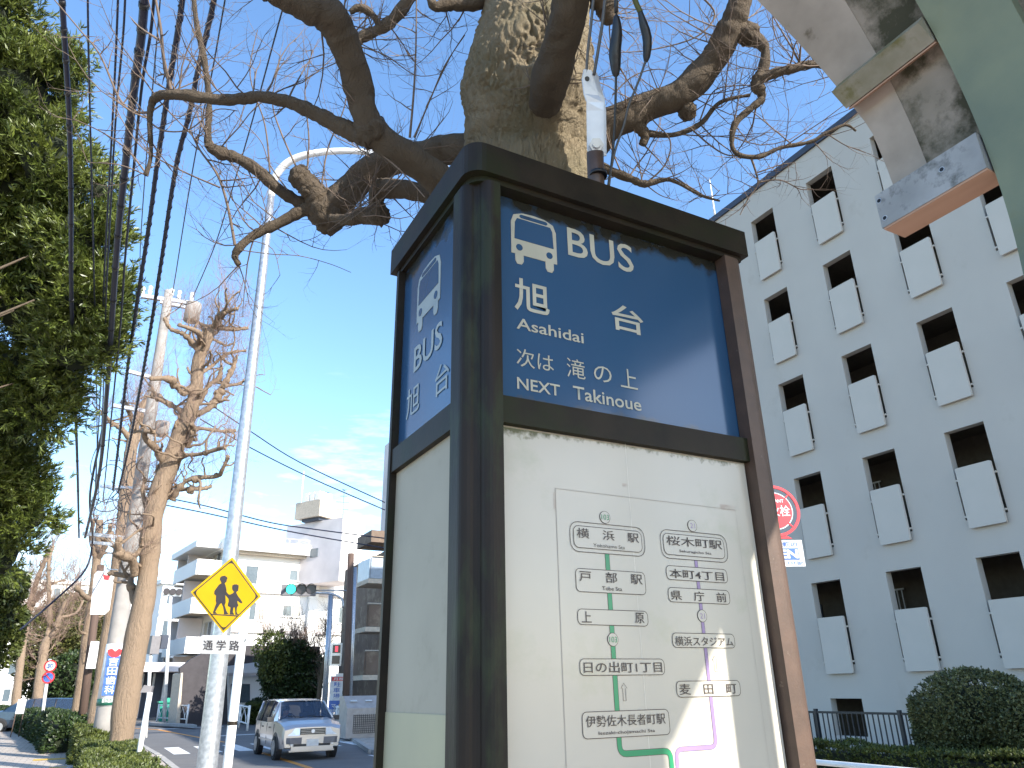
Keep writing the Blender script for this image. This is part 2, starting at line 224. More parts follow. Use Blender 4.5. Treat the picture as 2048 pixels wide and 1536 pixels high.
# ---------------------------------------------------------------- mesh helpers
class MB:
    def __init__(s): s.v = []; s.f = []; s.smooth = []
    def add(s, vs, fs, sm=False):
        b = len(s.v); s.v += [tuple(v) for v in vs]; s.f += [tuple(i+b for i in f) for f in fs]; s.smooth += [sm]*len(fs); return s
    def box(s, x0, x1, y0, y1, z0, z1):
        return s.add([(x, y, z) for z in (z0, z1) for y in (y0, y1) for x in (x0, x1)], [(0, 2, 3, 1), (4, 5, 7, 6), (0, 1, 5, 4), (2, 6, 7, 3), (0, 4, 6, 2), (1, 3, 7, 5)])
    def obox(s, c, ax, ay, az):   # centre and half-axis vectors
        c = Vector(c); ax = Vector(ax); ay = Vector(ay); az = Vector(az)
        return s.add([c+ax*i+ay*j+az*k for k in (-1, 1) for j in (-1, 1) for i in (-1, 1)], [(0, 2, 3, 1), (4, 5, 7, 6), (0, 1, 5, 4), (2, 6, 7, 3), (0, 4, 6, 2), (1, 3, 7, 5)])
    def tube(s, pts, rad, n=8, caps=True, disp=0, seed=0, smooth=True):
        pts = [Vector(p) for p in pts]; N = len(pts)
        if not hasattr(rad, '__len__'): rad = [rad]*N
        t = (pts[1]-pts[0]).normalized(); a = Vector((0, 0, 1)) if abs(t.z) < .9 else Vector((1, 0, 0)); u = t.cross(a).normalized()
        vs = []
        for i, p in enumerate(pts):
            t2 = (pts[min(i+1, N-1)]-pts[max(i-1, 0)]).normalized()
            u = (u-t2*u.dot(t2)).normalized(); v = t2.cross(u)
            for k in range(n):
                an = 2*math.pi*k/n; r = rad[i]; d = u*math.cos(an)+v*math.sin(an)
                if disp: q = p+d*r; r *= 1+disp*noise.noise(q*(2.2/max(.06, rad[0]))*0.5+Vector((seed, 0, 0)))
                vs.append(p+d*r)
        fs = [(i*n+k, i*n+(k+1) % n, (i+1)*n+(k+1) % n, (i+1)*n+k) for i in range(N-1) for k in range(n)]
        b = len(s.v); s.add(vs, fs, smooth)
        if caps:
            s.f += [tuple(b+k for k in range(n))[::-1], tuple(b+(N-1)*n+k for k in range(n))]; s.smooth += [False, False]
        return s
    def prism(s, poly, O, A, B, N_, t):   # poly in (a,b) along A,B from O, thickness t along N_
        O, A, B, N_ = Vector(O), Vector(A), Vector(B), Vector(N_); n = len(poly)
        vs = [O+A*a+B*b for a, b in poly]+[O+A*a+B*b+N_*t for a, b in poly]
        fs = [tuple(range(n))[::-1], tuple(range(n, 2*n))]+[(i, (i+1) % n, n+(i+1) % n, n+i) for i in range(n)]
        return s.add(vs, fs)
    def disc(s, c, nrm, r, t=.004, n=28, r2=None):
        nrm = Vector(nrm).normalized(); a = Vector((0, 0, 1)) if abs(nrm.z) < .9 else Vector((1, 0, 0)); u = nrm.cross(a).normalized(); v = nrm.cross(u)
        if r2 is None: return s.prism([(r*math.cos(2*math.pi*k/n), r*math.sin(2*math.pi*k/n)) for k in range(n)], c, u, v, nrm, t)
        c = Vector(c); vs = []
        for rr, tt in ((r, 0), (r2, 0), (r2, t), (r, t)): vs += [c+u*rr*math.cos(2*math.pi*k/n)+v*rr*math.sin(2*math.pi*k/n)+nrm*tt for k in range(n)]
        return s.add(vs, [(j*n+k, j*n+(k+1) % n, ((j+1) % 4)*n+(k+1) % n, ((j+1) % 4)*n+k) for j in range(4) for k in range(n)])
    def build(s, name, material, parent=None, origin=None):
        me = bpy.data.meshes.new(name)
        off = Vector((0, 0, 0))
        if parent is not None: off = world_loc(parent)
        elif origin is not None: off = Vector(origin)
        me.from_pydata([(v[0]-off.x, v[1]-off.y, v[2]-off.z) for v in s.v], [], s.f)
        if any(s.smooth): me.polygons.foreach_set('use_smooth', s.smooth)
        me.materials.append(material); o = bpy.data.objects.new(name, me); COL.objects.link(o)
        if parent is not None: o.parent = parent
        elif origin is not None: o.location = off
        return o
def world_loc(o):
    l = Vector(o.location); p = o.parent
    while p is not None: l += Vector(p.location); p = p.parent
    return l
def tag(o, label=None, cat=None, group=None, kind=None):
    if label: o['label'] = label
    if cat: o['category'] = cat
    if group: o['group'] = group
    if kind: o['kind'] = kind
    return o
def thing(name, label, cat, loc=(0, 0, 0), group=None):
    o = bpy.data.objects.new(name, None); o.empty_display_size = .2; COL.objects.link(o); o.location = loc; return tag(o, label, cat, group)
def np_mesh(name, V, Q, material, parent=None, kind=None):   # V (n,3), Q (m,4) quads
    me = bpy.data.meshes.new(name); off = world_loc(parent) if parent is not None else Vector((0, 0, 0))
    V = np.asarray(V, dtype=np.float32)-np.array(off, dtype=np.float32)
    me.vertices.add(len(V)); me.vertices.foreach_set('co', V.ravel()); k = Q.shape[1]
    me.loops.add(Q.size); me.loops.foreach_set('vertex_index', Q.astype(np.int32).ravel())
    me.polygons.add(len(Q)); me.polygons.foreach_set('loop_start', np.arange(0, Q.size, k, dtype=np.int32)); me.update(calc_edges=True); me.validate()
    me.materials.append(material); o = bpy.data.objects.new(name, me); COL.objects.link(o)
    if parent is not None: o.parent = parent
    if kind: o['kind'] = kind
    return o
def copy_tree(o, parent=None, loc=None):
    c = o.copy(); COL.objects.link(c)
    if parent is not None: c.parent = parent
    if loc is not None: c.location = loc
    for ch in list(o.children): copy_tree(ch, c)
    return c
_tc = [0]
def text_mesh(body, bold=0.0):
    c = bpy.data.curves.new('lettering', 'FONT'); c.body = body; c.offset = bold; c.resolution_u = 3
    o = bpy.data.objects.new('lettering_src', c); COL.objects.link(o); dg = bpy.context.evaluated_depsgraph_get(); dg.update()
    me = bpy.data.meshes.new_from_object(o.evaluated_get(dg)); bpy.data.objects.remove(o); bpy.data.curves.remove(c); return me
def text(body, p00, p10, p01, nrm, material, parent, bold=0.0, lift=.0015):
    """lettering whose ink box spans p00 (bottom left) - p10 (bottom right) - p01 (top left)"""
    me = text_mesh(body, bold); vs = [v.co for v in me.vertices]
    x0 = min(v.x for v in vs); x1 = max(v.x for v in vs); y0 = min(v.y for v in vs); y1 = max(v.y for v in vs)
    p00, p10, p01 = Vector(p00), Vector(p10), Vector(p01); off = world_loc(parent); nr = Vector(nrm).normalized()*lift
    for v in me.vertices: v.co = p00+(p10-p00)*((v.co.x-x0)/(x1-x0))+(p01-p00)*((v.co.y-y0)/(y1-y0))+nr-off
    me.materials.clear(); me.materials.append(material); me.name = 'lettering'; o = bpy.data.objects.new('lettering', me); COL.objects.link(o); o.parent = parent; return o
def rrect(x0, x1, z0, z1, r, n=4):
    p = []
    for cx, cz, a0 in ((x1-r, z1-r, 0), (x0+r, z1-r, 90), (x0+r, z0+r, 180), (x1-r, z0+r, 270)):
        p += [(cx+r*math.cos(math.radians(a0+90*k/n)), cz+r*math.sin(math.radians(a0+90*k/n))) for k in range(n+1)]
    return p

def leaf_quads(C, A, ln, wd):
    """C centres (n,3), A axis directions (n,3): one pointed leaf (rhombus) each"""
    n = len(C); rn = RNG.normal(size=(n, 3)); S = np.cross(A, rn); S /= np.linalg.norm(S, axis=1, keepdims=True)+1e-9
    L_ = (ln*(0.7+0.6*RNG.random(n)))[:, None]; W = (wd*(0.7+0.6*RNG.random(n)))[:, None]; dn = np.cross(A, S)*L_*0.12
    V = np.stack([C, C+A*L_*.45+S*W*.5+dn, C+A*L_, C+A*L_*.45-S*W*.5+dn], 1).reshape(-1, 3)
    return V, np.arange(4*n).reshape(n, 4)
def unit(v): return v/(np.linalg.norm(v, axis=-1, keepdims=True)+1e-9)
def sprigs(centres, out, per, ln, wd, spread=.8):
    """per leaves around each sprig centre, pointing out and around"""
    n = len(centres); C = np.repeat(centres, per, 0); O = np.repeat(unit(out), per, 0)
    A = unit(O+RNG.normal(size=C.shape)*spread); C = C+O*RNG.random((len(C), 1))*ln*.8
    return leaf_quads(C, A, ln, wd)
def blob_points(blobs, n, shell=.55, clump=0.0, nclump=0):
    vol = np.array([b[3]*b[4]*b[5] for b in blobs])**.67; pr = vol/vol.sum(); idx = RNG.choice(len(blobs), n, p=pr)
    B = np.array(blobs); d = unit(RNG.normal(size=(n, 3)))
    if clump:   # gather directions in clumps
        cd = unit(RNG.normal(size=(nclump, 3))); k = RNG.integers(0, nclump, n); d = unit(cd[k]+RNG.normal(size=(n, 3))*clump)
        rr = shell+(1-shell)*(RNG.random(nclump)[k]*.75+.25*RNG.random(n))
    else: rr = shell+(1-shell)*RNG.random(n)
    return B[idx, :3]+d*rr[:, None]*B[idx, 3:6], d
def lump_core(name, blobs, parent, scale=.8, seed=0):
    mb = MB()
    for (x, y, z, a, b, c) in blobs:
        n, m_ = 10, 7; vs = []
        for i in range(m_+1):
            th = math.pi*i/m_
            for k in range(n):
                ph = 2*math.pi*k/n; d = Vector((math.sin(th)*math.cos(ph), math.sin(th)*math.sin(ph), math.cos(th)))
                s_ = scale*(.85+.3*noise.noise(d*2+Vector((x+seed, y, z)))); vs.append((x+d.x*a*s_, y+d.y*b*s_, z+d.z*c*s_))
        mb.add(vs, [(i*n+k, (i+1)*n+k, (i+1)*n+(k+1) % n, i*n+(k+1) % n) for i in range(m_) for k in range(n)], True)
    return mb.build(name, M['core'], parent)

# ================================================================ SETTING
def struct(o): o['kind'] = 'structure'; return o
g = MB(); g.box(-400, 500, -150, 700, -.6, -.01); struct(g.build('ground', M['earth']))
r = MB(); r.add([(2.1, -30, 0), (7.2, -30, 0), (7.2, 22, 0), (8.9, 30, 0), (30, 36, 0), (30, 52, 0), (7.5, 56, 0), (-6, 140, 0), (-14, 140, 0), (0.2, 60, 0), (1.7, 40, 0), (2.1, 24, 0)], [tuple(range(12))])
struct(r.build('road', M['asphalt']))
s = MB(); s.add([(-9, -30, .1), (0.05, -30, .1), (0.05, 30, .1), (-.8, 40, .1), (-3, 60, .1), (-18, 140, .1), (-30, 140, .1)], [tuple(range(7))])
s.add([(0.05, -30, .096), (1.95, -30, .096), (1.95, 26, .096), (1.55, 40, .096), (.05, 60, .096), (-14, 140, .096), (-18, 140, .092), (-3, 60, .092), (-.8, 40, .092), (.05, 30, .092)], [tuple(range(10))])
struct(s.build('left_pavement', M['pave']))
s = MB(); s.add([(7.35, -30, .1), (16.2, -30, .1), (16.2, 33, .1), (10.5, 31.5, .1), (9.0, 29.6, .1), (7.35, 22, .1)], [tuple(range(6))])
s.add([(8, 56, .1), (30, 52.5, .1), (60, 60, .1), (60, 120, .1), (-4, 120, .1)], [tuple(range(5))])
struct(s.build('right_pavement', M['pave']))
# kerbs, stone by stone where the photograph still shows them
def kerb(name, path, near):
    root = None; mb = MB()
    for (a, b) in zip(path[:-1], path[1:]):
        a = Vector(a); b = Vector(b); d = (b-a); Ln = d.length; d.normalize(); nrm = Vector((-d.y, d.x, 0)); k = int(Ln/.6)
        for i in range(k):
            c = a+d*(.6*i+.3)
            if near[0] < c.y < near[1]: stones.append((name, c, d, nrm))
            else: mb.obox((c.x, c.y, .055), d*.297, nrm*.075, (0, 0, .065))
    o = struct(mb.build(name, M['kerb'])); stp.append(o); return o
stones = []; stp = []
kl = kerb('left_kerb', [(2.03, -10, 0), (2.03, 24, 0), (1.63, 40, 0)], (11, 34)); kr = kerb('right_kerb', [(7.27, 2, 0), (7.27, 22, 0), (8.95, 29.8, 0), (10.5, 31.7, 0)], (17, 30))
for nm, c, d, nrm in stones:
    mb = MB(); h = .12+rnd.uniform(-.003, .003); mb.obox((c.x, c.y, h/2-.01), d*.292, nrm*.075, (0, 0, h/2)); mb.build('kerb_stone', M['kerb'], kl if nm == 'left_kerb' else kr)
# road markings (4 mm above the asphalt)
def paint(poly, m_, z=.004, name='road_marking'):
    b = MB(); n_ = len(poly); b.add([(x, y, z) for x, y in poly], [tuple(range(n_))]); return struct(b.build(name, m_))
x = 2.55
for k in range(7):
    if k*0.9+x+.45 < 8.6: paint([(x+.9*k-.0, 25.6), (x+.9*k+.45, 25.6), (x+.9*k+.45, 29.0), (x+.9*k, 29.0)], M['line'], name='crosswalk_stripe')
paint([(2.3, 17.2), (4.55, 17.2), (4.55, 17.65), (2.3, 17.65)], M['line'], name='stop_line')
paint([(4.72, -10), (4.88, -10), (4.88, 24.6), (4.72, 24.6)], M['orange'], name='centre_line')
paint([(4.6, 30.5), (4.75, 30.5), (3.6, 44), (-1.5, 62), (-1.7, 62), (3.4, 44)], M['orange'], name='centre_line')
paint([(4.9, 35), (7.6, 35.5), (7.6, 35.9), (4.9, 35.4)], M['line'], name='stop_line')
paint([(3.6, 44.4), (6.8, 45.3), (6.8, 45.7), (3.5, 44.8)], M['line'], name='stop_line')
paint([(7.0, -10), (7.1, -10), (7.1, 21.5), (7.0, 21.5)], M['line'], name='edge_line')
paint([(-.9, 24.3), (.02, 24.3), (.02, 24.9), (-.9, 24.9)], M['tactile'], .104, name='tactile_strip')
paint([(-.45, 21.6), (-.1, 21.6), (-.1, 21.85), (-.45, 21.85)], M['tactile'], .104, name='tactile_strip')
# hills / far ground rise behind
hb = MB(); n_ = 40; vs = []
for k in range(n_+1):
    xx = -300+18*k; h = 6+5*noise.noise(Vector((xx*.01, 3, 0)))+3*noise.noise(Vector((xx*.05, 1, 0))); vs += [(xx, 330+.1*xx, -1), (xx, 330+.1*xx, h)]
hb.add(vs, [(2*k, 2*k+2, 2*k+3, 2*k+1) for k in range(n_)]); vs2 = [(a, b+60, c) for a, b, c in vs]
hb.add(vs[1::2]+vs2[1::2], [(k, k+1, n_+1+k+1, n_+1+k) for k in range(n_)]); struct(hb.build('far_hill', M['leaf_dark']))

# ---------------------------------------------------------------- grey apartment facade across the road
FX = 16.237; YC = [15.97, 13.787, 11.584, 9.412, 7.263, 5.11, 2.95]; OW = .906
ROWS = [(4.0+2.8*k-2.0, 4.0+2.8*k) for k in range(5)]
B1 = thing('apartment_block', 'grey rendered apartment block in shade, with rows of dark openings behind grey balcony panels', 'building', (FX, 10, 0))
mb = MB(); y_lo, y_hi, top = -6.0, 22.0, 16.15
rows_all = [(.41, 1.24)]+ROWS
ycuts = [y_lo]+sum([[yc-OW, yc] for yc in sorted(YC)], [])+[y_hi]; zcuts = [0.0]+[v for ab in rows_all for v in ab]+[top]
hole = lambda iy, iz: iy % 2 == 1 and iz % 2 == 1
vid = {}
def fv(xi, iy, iz):
    key = (xi, iy, iz)
    if key not in vid: vid[key] = len(mb.v); mb.v.append((FX+.2*xi, ycuts[iy], zcuts[iz]))
    return vid[key]
for iy in range(len(ycuts)-1):
    for iz in range(len(zcuts)-1):
        if hole(iy, iz):
            for f in ([fv(0, iy, iz), fv(1, iy, iz), fv(1, iy, iz+1), fv(0, iy, iz+1)], [fv(0, iy+1, iz), fv(0, iy+1, iz+1), fv(1, iy+1, iz+1), fv(1, iy+1, iz)], [fv(0, iy, iz), fv(0, iy+1, iz), fv(1, iy+1, iz), fv(1, iy, iz)], [fv(0, iy, iz+1), fv(1, iy, iz+1), fv(1, iy+1, iz+1), fv(0, iy+1, iz+1)]): mb.f.append(tuple(f)); mb.smooth.append(False)
        else:
            for xi, od in ((0, 1), (1, -1)): f = [fv(xi, iy, iz), fv(xi, iy, iz+1), fv(xi, iy+1, iz+1), fv(xi, iy+1, iz)][::od]; mb.f.append(tuple(f)); mb.smooth.append(False)
mb.box(FX, FX+10, y_hi, y_hi+.2, 0, top); mb.box(FX, FX+10, y_lo-.2, y_lo, 0, top)
mb.build('wall', M['facade'], B1)
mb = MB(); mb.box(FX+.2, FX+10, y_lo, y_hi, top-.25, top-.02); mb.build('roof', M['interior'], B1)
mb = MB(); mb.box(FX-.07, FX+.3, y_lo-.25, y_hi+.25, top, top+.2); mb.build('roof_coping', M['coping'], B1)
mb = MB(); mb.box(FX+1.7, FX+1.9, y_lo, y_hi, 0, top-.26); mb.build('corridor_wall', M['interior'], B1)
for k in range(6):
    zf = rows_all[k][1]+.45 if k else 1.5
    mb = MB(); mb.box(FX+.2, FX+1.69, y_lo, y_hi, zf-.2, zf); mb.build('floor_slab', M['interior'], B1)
pm = None
for yc in YC:
    for (a, b) in ROWS:
        if pm is None:
            mb = MB(); c = yc-OW/2; pw = .39; z0 = a-.2; z1 = a+1.12; x0, x1 = FX-.10, FX-.04
            pr_ = rrect(c-.03-pw, c-.03+pw, z0, z1, .03, 3); mb.prism(pr_, (x0, 0, 0), (0, 1, 0), (0, 0, 1), (1, 0, 0), .06)
            pm = mb.build('balcony_panel', M['panel'], B1); pm0 = (yc, a)
            bb = MB()
            for zz in (a+.05, a+.85): bb.box(FX-.038, FX+.02, c-OW/2+.002, c-OW/2+.09, zz, zz+.04); bb.box(FX-.038, FX+.02, c+OW/2-.12, c+OW/2-.002, zz, zz+.04)
            bm_ = bb.build('panel_bracket', M['panel'], B1)
        else:
            for q in (pm, bm_):
                o = q.copy(); COL.objects.link(o); o.location = (0, yc-pm0[0], a-pm0[1])
for (yc, (a, b)) in ((YC[1], ROWS[0]), (YC[1], ROWS[1]), (YC[1], ROWS[2])):   # corridor window grilles seen through openings
    mb = MB(); y0 = yc-.5; z0 = a+.55; z1 = a+1.75; X_ = FX+1.62
    for k in range(8): mb.box(X_, X_+.02, y0-.9+.13*k, y0-.9+.13*k+.025, z0, z1)
    mb.box(X_, X_+.03, y0-.95, y0+.1, z1, z1+.04); mb.box(X_, X_+.03, y0-.95, y0+.1, z0-.04, z0); mb.build('window_grille', M['frame_w'], B1)
for j, yc in enumerate(YC):
    for i, (a, b) in enumerate(ROWS):
        if (i+j) % 2 == 0:
            mb = MB(); mb.box(FX+1.66, FX+1.695, yc-1.0, yc-.25, a-.35, a+1.65); mb.build('corridor_door', M['coping'], B1)
ant = MB(); q = PX(1431, 440, FX+.4); ant.tube([q, q+Vector((0, 0, 1.0)), q+Vector((0, 0, 1.75))], [.04, .03, .012], 6)
tag(ant.build('roof_mast', M['white_paint'], None, q), 'thin white mast on the roof edge of the grey apartment block', 'mast')

# fence, hedge, bush, rail on far side
FNX = 12.5; fr = thing('iron_fence', 'dark iron railing with upright bars in front of the grey block', 'fence', (FNX, 8, 0))
mb = MB(); mb.box(FNX-.02, FNX+.02, 2, 15, 1.06, 1.10); mb.build('top_rail', M['fence'], fr)
mb = MB(); mb.box(FNX-.015, FNX+.015, 2, 15, .2, .23); mb.build('bottom_rail', M['fence'], fr)
bar = None
for k in range(118):
    yy = 2.05+.11*k
    if bar is None:
        mb = MB(); mb.box(FNX-.009, FNX+.009, yy-.009, yy+.009, .23, 1.06); bar = mb.build('bar', M['fence'], fr)
    else: o = bar.copy(); COL.objects.link(o); o.location = (0, .11*k, 0)
for k in range(8):
    mb = MB(); yy = 2+1.8*k; mb.box(FNX-.03, FNX+.03, yy-.03, yy+.03, .1, 1.14); mb.build('post', M['fence'], fr)

def hedge(name, label, path, w_, h, leaf, n, ln=.05, cat='hedge', group=None, z0=.08):
    """path of (x, y); foliage mass with loose leafy surface over a dark core"""
    t = thing(name, label, cat, (path[0][0], path[0][1], z0), group); mb = MB(); C = []; O = []
    segs = list(zip(path[:-1], path[1:])); Ls = np.array([math.dist(a, b) for a, b in segs]); 
    for (a, b), Ln in zip(segs, Ls):
        a = Vector((*a, 0)); b = Vector((*b, 0)); d = (b-a).normalized(); nr = Vector((-d.y, d.x, 0)); c = (a+b)/2
        mb.obox((c.x, c.y, z0+h*.45), d*(Ln/2-.14), nr*max(.05, w_/2-.16), (0, 0, h*.40))
        k = int(1.3*n*Ln/Ls.sum()); u = RNG.random(k)*Ln; s_ = RNG.random(k)
        ends_ = RNG.random(k) < min(.2, w_/Ln*.5); u = np.where(ends_, np.where(RNG.random(k) < .5, .02, Ln-.02), u)
        face = RNG.random(k); face = np.where(ends_, .45, face); lat = np.where(face < .27, -1, np.where(face < .55, 1, RNG.uniform(-1, 1, k))); lat = np.where(ends_, RNG.uniform(-1, 1, k), lat); zz = np.where(face < .55, RNG.random(k), 1.0)
        for i in range(k):
            e = .06*noise.noise(Vector((u[i]*1.3+a.x, lat[i], zz[i]*2)))*2
            p = a+d*u[i]+nr*(lat[i]*(w_/2-.03+e)); C.append((p.x, p.y, z0+zz[i]*(h-.03)+(e+.02 if zz[i] >= .99 else 0)+RNG.uniform(-.02, .02)))
            o_ = nr*(lat[i] if zz[i] < .99 else lat[i]*.3)+Vector((0, 0, 1 if zz[i] >= .99 else .3)); O.append((o_.x, o_.y, o_.z))
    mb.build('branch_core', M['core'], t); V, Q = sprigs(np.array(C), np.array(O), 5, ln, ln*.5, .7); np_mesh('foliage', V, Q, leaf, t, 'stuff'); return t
hedge('roadside_hedge', 'low clipped green hedge along the far pavement under the big round bush', [(10.6, 1.5), (10.6, 16)], .7, .6, M['leaf_hedge'], 12000, .045)
def shrub(name, label, blobs, leaf, n, ln, cat='bush', group=None, stem=True, shell=.8, per=5, core=.78, clump=0, nclump=0, wd=.5):
    b0 = blobs[0]; t = thing(name, label, cat, (b0[0], b0[1], 0), group)
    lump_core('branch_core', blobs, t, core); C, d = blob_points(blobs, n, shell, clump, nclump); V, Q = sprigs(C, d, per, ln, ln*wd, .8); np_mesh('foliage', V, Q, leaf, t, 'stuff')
    if stem: mb = MB(); mb.tube([(b0[0], b0[1], 0), (b0[0], b0[1], b0[2])], [.07, .04], 7); mb.build('stem', M['bark_limb'], t)
    return t
shrub('round_bush', 'large round clipped dark green bush in front of the grey block', [(11.4, 7.15, 1.15, .75, .95, .62), (11.4, 6.2, 1.05, .7, .8, .5), (11.4, 7.3, .85, .7, .8, .45), (11.4, 5.4, 1.0, .6, .7, .45)], M['leaf_bush'], 22000, .042, shell=.80, core=.70, clump=.16, nclump=260)
mb = MB(); gr = thing('guard_pipe', 'white tubular guard rail along the far kerb at the lower right corner', 'guard rail', (7.5, 5, 0))
mb.tube([(7.5, -4, .74), (7.5, 14, .78)], .03, 10); mb.build('rail', M['white_paint'], gr)
for yy in (-2, 0, 2, 4, 8.5, 10.5, 12.5):
    mb = MB(); mb.tube([(7.5, yy, .1), (7.5, yy, .73)], .035, 8); mb.build('post', M['white_paint'], gr)

# ---------------------------------------------------------------- hydrant sign
hd = thing('hydrant_sign', 'red round fire hydrant sign with white kanji, half hidden behind the bus stop pylon', 'sign', (0, 0, 0))
hp = P(1548, 1022, 9.0); hd.location = (hp.x, hp.y, .1); nh = Vector((-.42, -.9, 0)).normalized(); uh = Vector((.9, -.42, 0)).normalized(); zh = Vector((0, 0, 1))
hr = .315
mb = MB(); mb.disc(hp, nh, hr, .02, 40, hr-.035); 
for a in (45, 135, 225, 315):
    c = hp+uh*math.cos(math.radians(a))*(hr-.06)+zh*math.sin(math.radians(a))*(hr-.06); dd = uh*math.cos(math.radians(a))+zh*math.sin(math.radians(a))
    mb.obox(c+nh*.01, dd*.045, dd.cross(nh)*.008, nh*.008)
mb.prism([(-.16, -.30), (.10, -.30), (.17, -.34), (-.2, -.34)], hp, uh, zh, nh, .015)
mb.build('outer_ring', M['red'], hd)
mb = MB(); mb.disc(hp, nh, hr-.085, .012, 36); mb.build('disc_border', M['white_sign'], hd)
mb = MB(); mb.disc(hp, nh, hr-.097, .016, 36); dk = mb.build('disc', M['red'], hd)
text('消火栓', hp+uh*-.19+zh*-.07, hp+uh*.19+zh*-.07, hp+uh*-.19+zh*.065, nh, M['white_sign'], dk, .01, .018)
text('HYDRANT', hp+uh*-.13+zh*.10, hp+uh*.13+zh*.10, hp+uh*-.13+zh*.14, nh, M['white_sign'], dk, .02, .018)
mb = MB(); mb.tube([(hp.x-nh.x*.04, hp.y-nh.y*.04, .1), (hp.x-nh.x*.04, hp.y-nh.y*.04, hp.z+.3)], .03, 10); mb.build('pole', M['galv'], hd)
ap = thing('advert_plate', 'white and blue advertising plate hanging under the red hydrant sign', 'sign', (hp.x, hp.y, 0)); c = hp+zh*-.51+uh*-.06
mb = MB(); mb.obox(c, uh*.34, nh*.006, zh*.155); pl = mb.build('plate', M['white_sign'], ap)
mb = MB(); mb.obox(c+nh*.007-zh*.01+uh*-.02, uh*.30, nh*.003, zh*.068); pb = mb.build('blue_band', M['blue'], ap)
o_ = c+nh*.008
text('安心と信頼の', o_+uh*-.28+zh*.075, o_+uh*.28+zh*.075, o_+uh*-.28+zh*.135, nh, M['blue'], pl, .015)
text('EN', o_+uh*.04+zh*-.062, o_+uh*.27+zh*-.062, o_+uh*.04+zh*.042, nh, M['white_sign'], pb, .04, .004)
text('rp.co.jp', o_+uh*.02+zh*-.142, o_+uh*.31+zh*-.142, o_+uh*.02+zh*-.088, nh, M['blue'], pl, .01)

# ================================================================ BUS STOP PYLON
X0, X1, Y0, Y1 = .465, 1.139, 1.0, 1.418
FLX, FRX = .525, 1.068; LNY, LFY = 1.078, 1.380
ZT, ZC, ZB, ZW, ZL = 2.547, 2.471, 2.052, 2.0045, .42
PYL = thing('bus_stop_pylon', 'dark bronze framed bus stop pylon with blue name panels above white route map panels', 'bus stop sign', ((X0+X1)/2, (Y0+Y1)/2, .1))
def post_outline(cx, cy, sx, sy, w_, d_, r=.03):
    """rounded outer corner at (cx,cy); w_ along x, d_ along y (signs give the direction inward)"""
    pts = []
    for k in range(7):
        a = math.radians(90*k/6); pts.append((cx+sx*(r-r*math.cos(a)), cy+sy*(r-r*math.sin(a))))
    pts = pts+[(cx+sx*w_, cy), (cx+sx*w_, cy+sy*.030), (cx+sx*(w_-.012), cy+sy*.034), (cx+sx*(w_-.012), cy+sy*(d_-.012)), (cx+sx*.034, cy+sy*(d_-.012)), (cx+sx*.030, cy+sy*d_), (cx, cy+sy*d_)]
    return pts
def beaded_outline(cx, cy, w_, d_):
    pts = []; r = .019
    for k in range(7): a = math.radians(180+90*k/6); pts.append((cx+r+r*math.cos(a), cy+.046+r*math.sin(a)))
    pts.append((cx+.0235, cy+.0235))
    for k in range(7): a = math.radians(180+90*k/6); pts.append((cx+.046+r*math.cos(a), cy+r+r*math.sin(a)))
    return pts+[(cx+w_, cy), (cx+w_, cy+.030), (cx+w_-.012, cy+.034), (cx+w_-.012, cy+d_-.012), (cx+.034, cy+d_-.012), (cx+.030, cy+d_), (cx, cy+d_)]
def post(cx, cy, sx, sy, w_, d_, m_):
    mb = MB(); pts = post_outline(cx, cy, sx, sy, w_, d_); mb.prism(pts if sx*sy > 0 else pts[::-1], (0, 0, .1), (1, 0, 0), (0, 1, 0), (0, 0, 1), ZC-.1+.001); return mb.build('corner_post', m_, PYL)
mb = MB(); mb.prism(beaded_outline(X0, Y0, FLX-X0, LNY-Y0), (0, 0, .1), (1, 0, 0), (0, 1, 0), (0, 0, 1), ZC-.1+.001); mb.build('corner_post', M['frame_post'], PYL); post(X1-.003, Y0, -1, 1, .058, .075, M['post']); post(X0, Y1, 1, -1, .06, Y1-LFY, M['frame']); post(X1-.005, Y1, -1, -1, .06, .05, M['post'])
# cap: front/left fascia with rounded near corner and a roof sheet
mb = MB(); pts = post_outline(X0-.006, Y0-.006, 1, 1, .0, .0, .035)[:7]
outl = pts+[(X1+.006, Y0-.006), (X1+.006, Y1+.006), (X0-.006, Y1+.006)]
mb.prism(outl, (0, 0, ZC+.012), (1, 0, 0), (0, 1, 0), (0, 0, 1), ZT-ZC-.012)
inner = [(x_ + (.012 if x_ < .8 else -.012), y_+(.012 if y_ < 1.2 else -.012)) for x_, y_ in outl]; mb.prism(inner, (0, 0, ZC), (1, 0, 0), (0, 1, 0), (0, 0, 1), .0125)
mb.build('cap', M['frame'], PYL)
mb = MB(); mb.box(FLX-.01, FRX+.01, Y0+.012, Y0+.05, ZW, ZB); mb.build('middle_rail', M['frame'], PYL)
mb = MB(); mb.box(X0+.003, X0+.05, LNY-.01, LFY+.01, ZW, ZB); mb.build('middle_rail', M['frame'], PYL)
mb = MB(); mb.box(FLX-.01, FRX+.02, Y0+.008, Y0+.05, ZL-.1, ZL); mb.box(X0+.008, X0+.05, LNY-.01, LFY+.01, ZL-.1, ZL); mb.build('bottom_rail', M['frame'], PYL)
mb = MB(); mb.box(X0+.08, X1-.08, Y0+.08, Y1-.08, .1, ZC); mb.build('inner_box', M['frame'], PYL)
YP = Y0+.032; XP = X0+.016
mb = MB(); mb.box(FLX-.006, FRX+.030, YP, YP+.008, ZB-.004, ZC-.001); NP1 = mb.build('name_panel', M['blue_panel'], PYL); NP1['label'] = 'blue bus stop name panel facing the pavement'
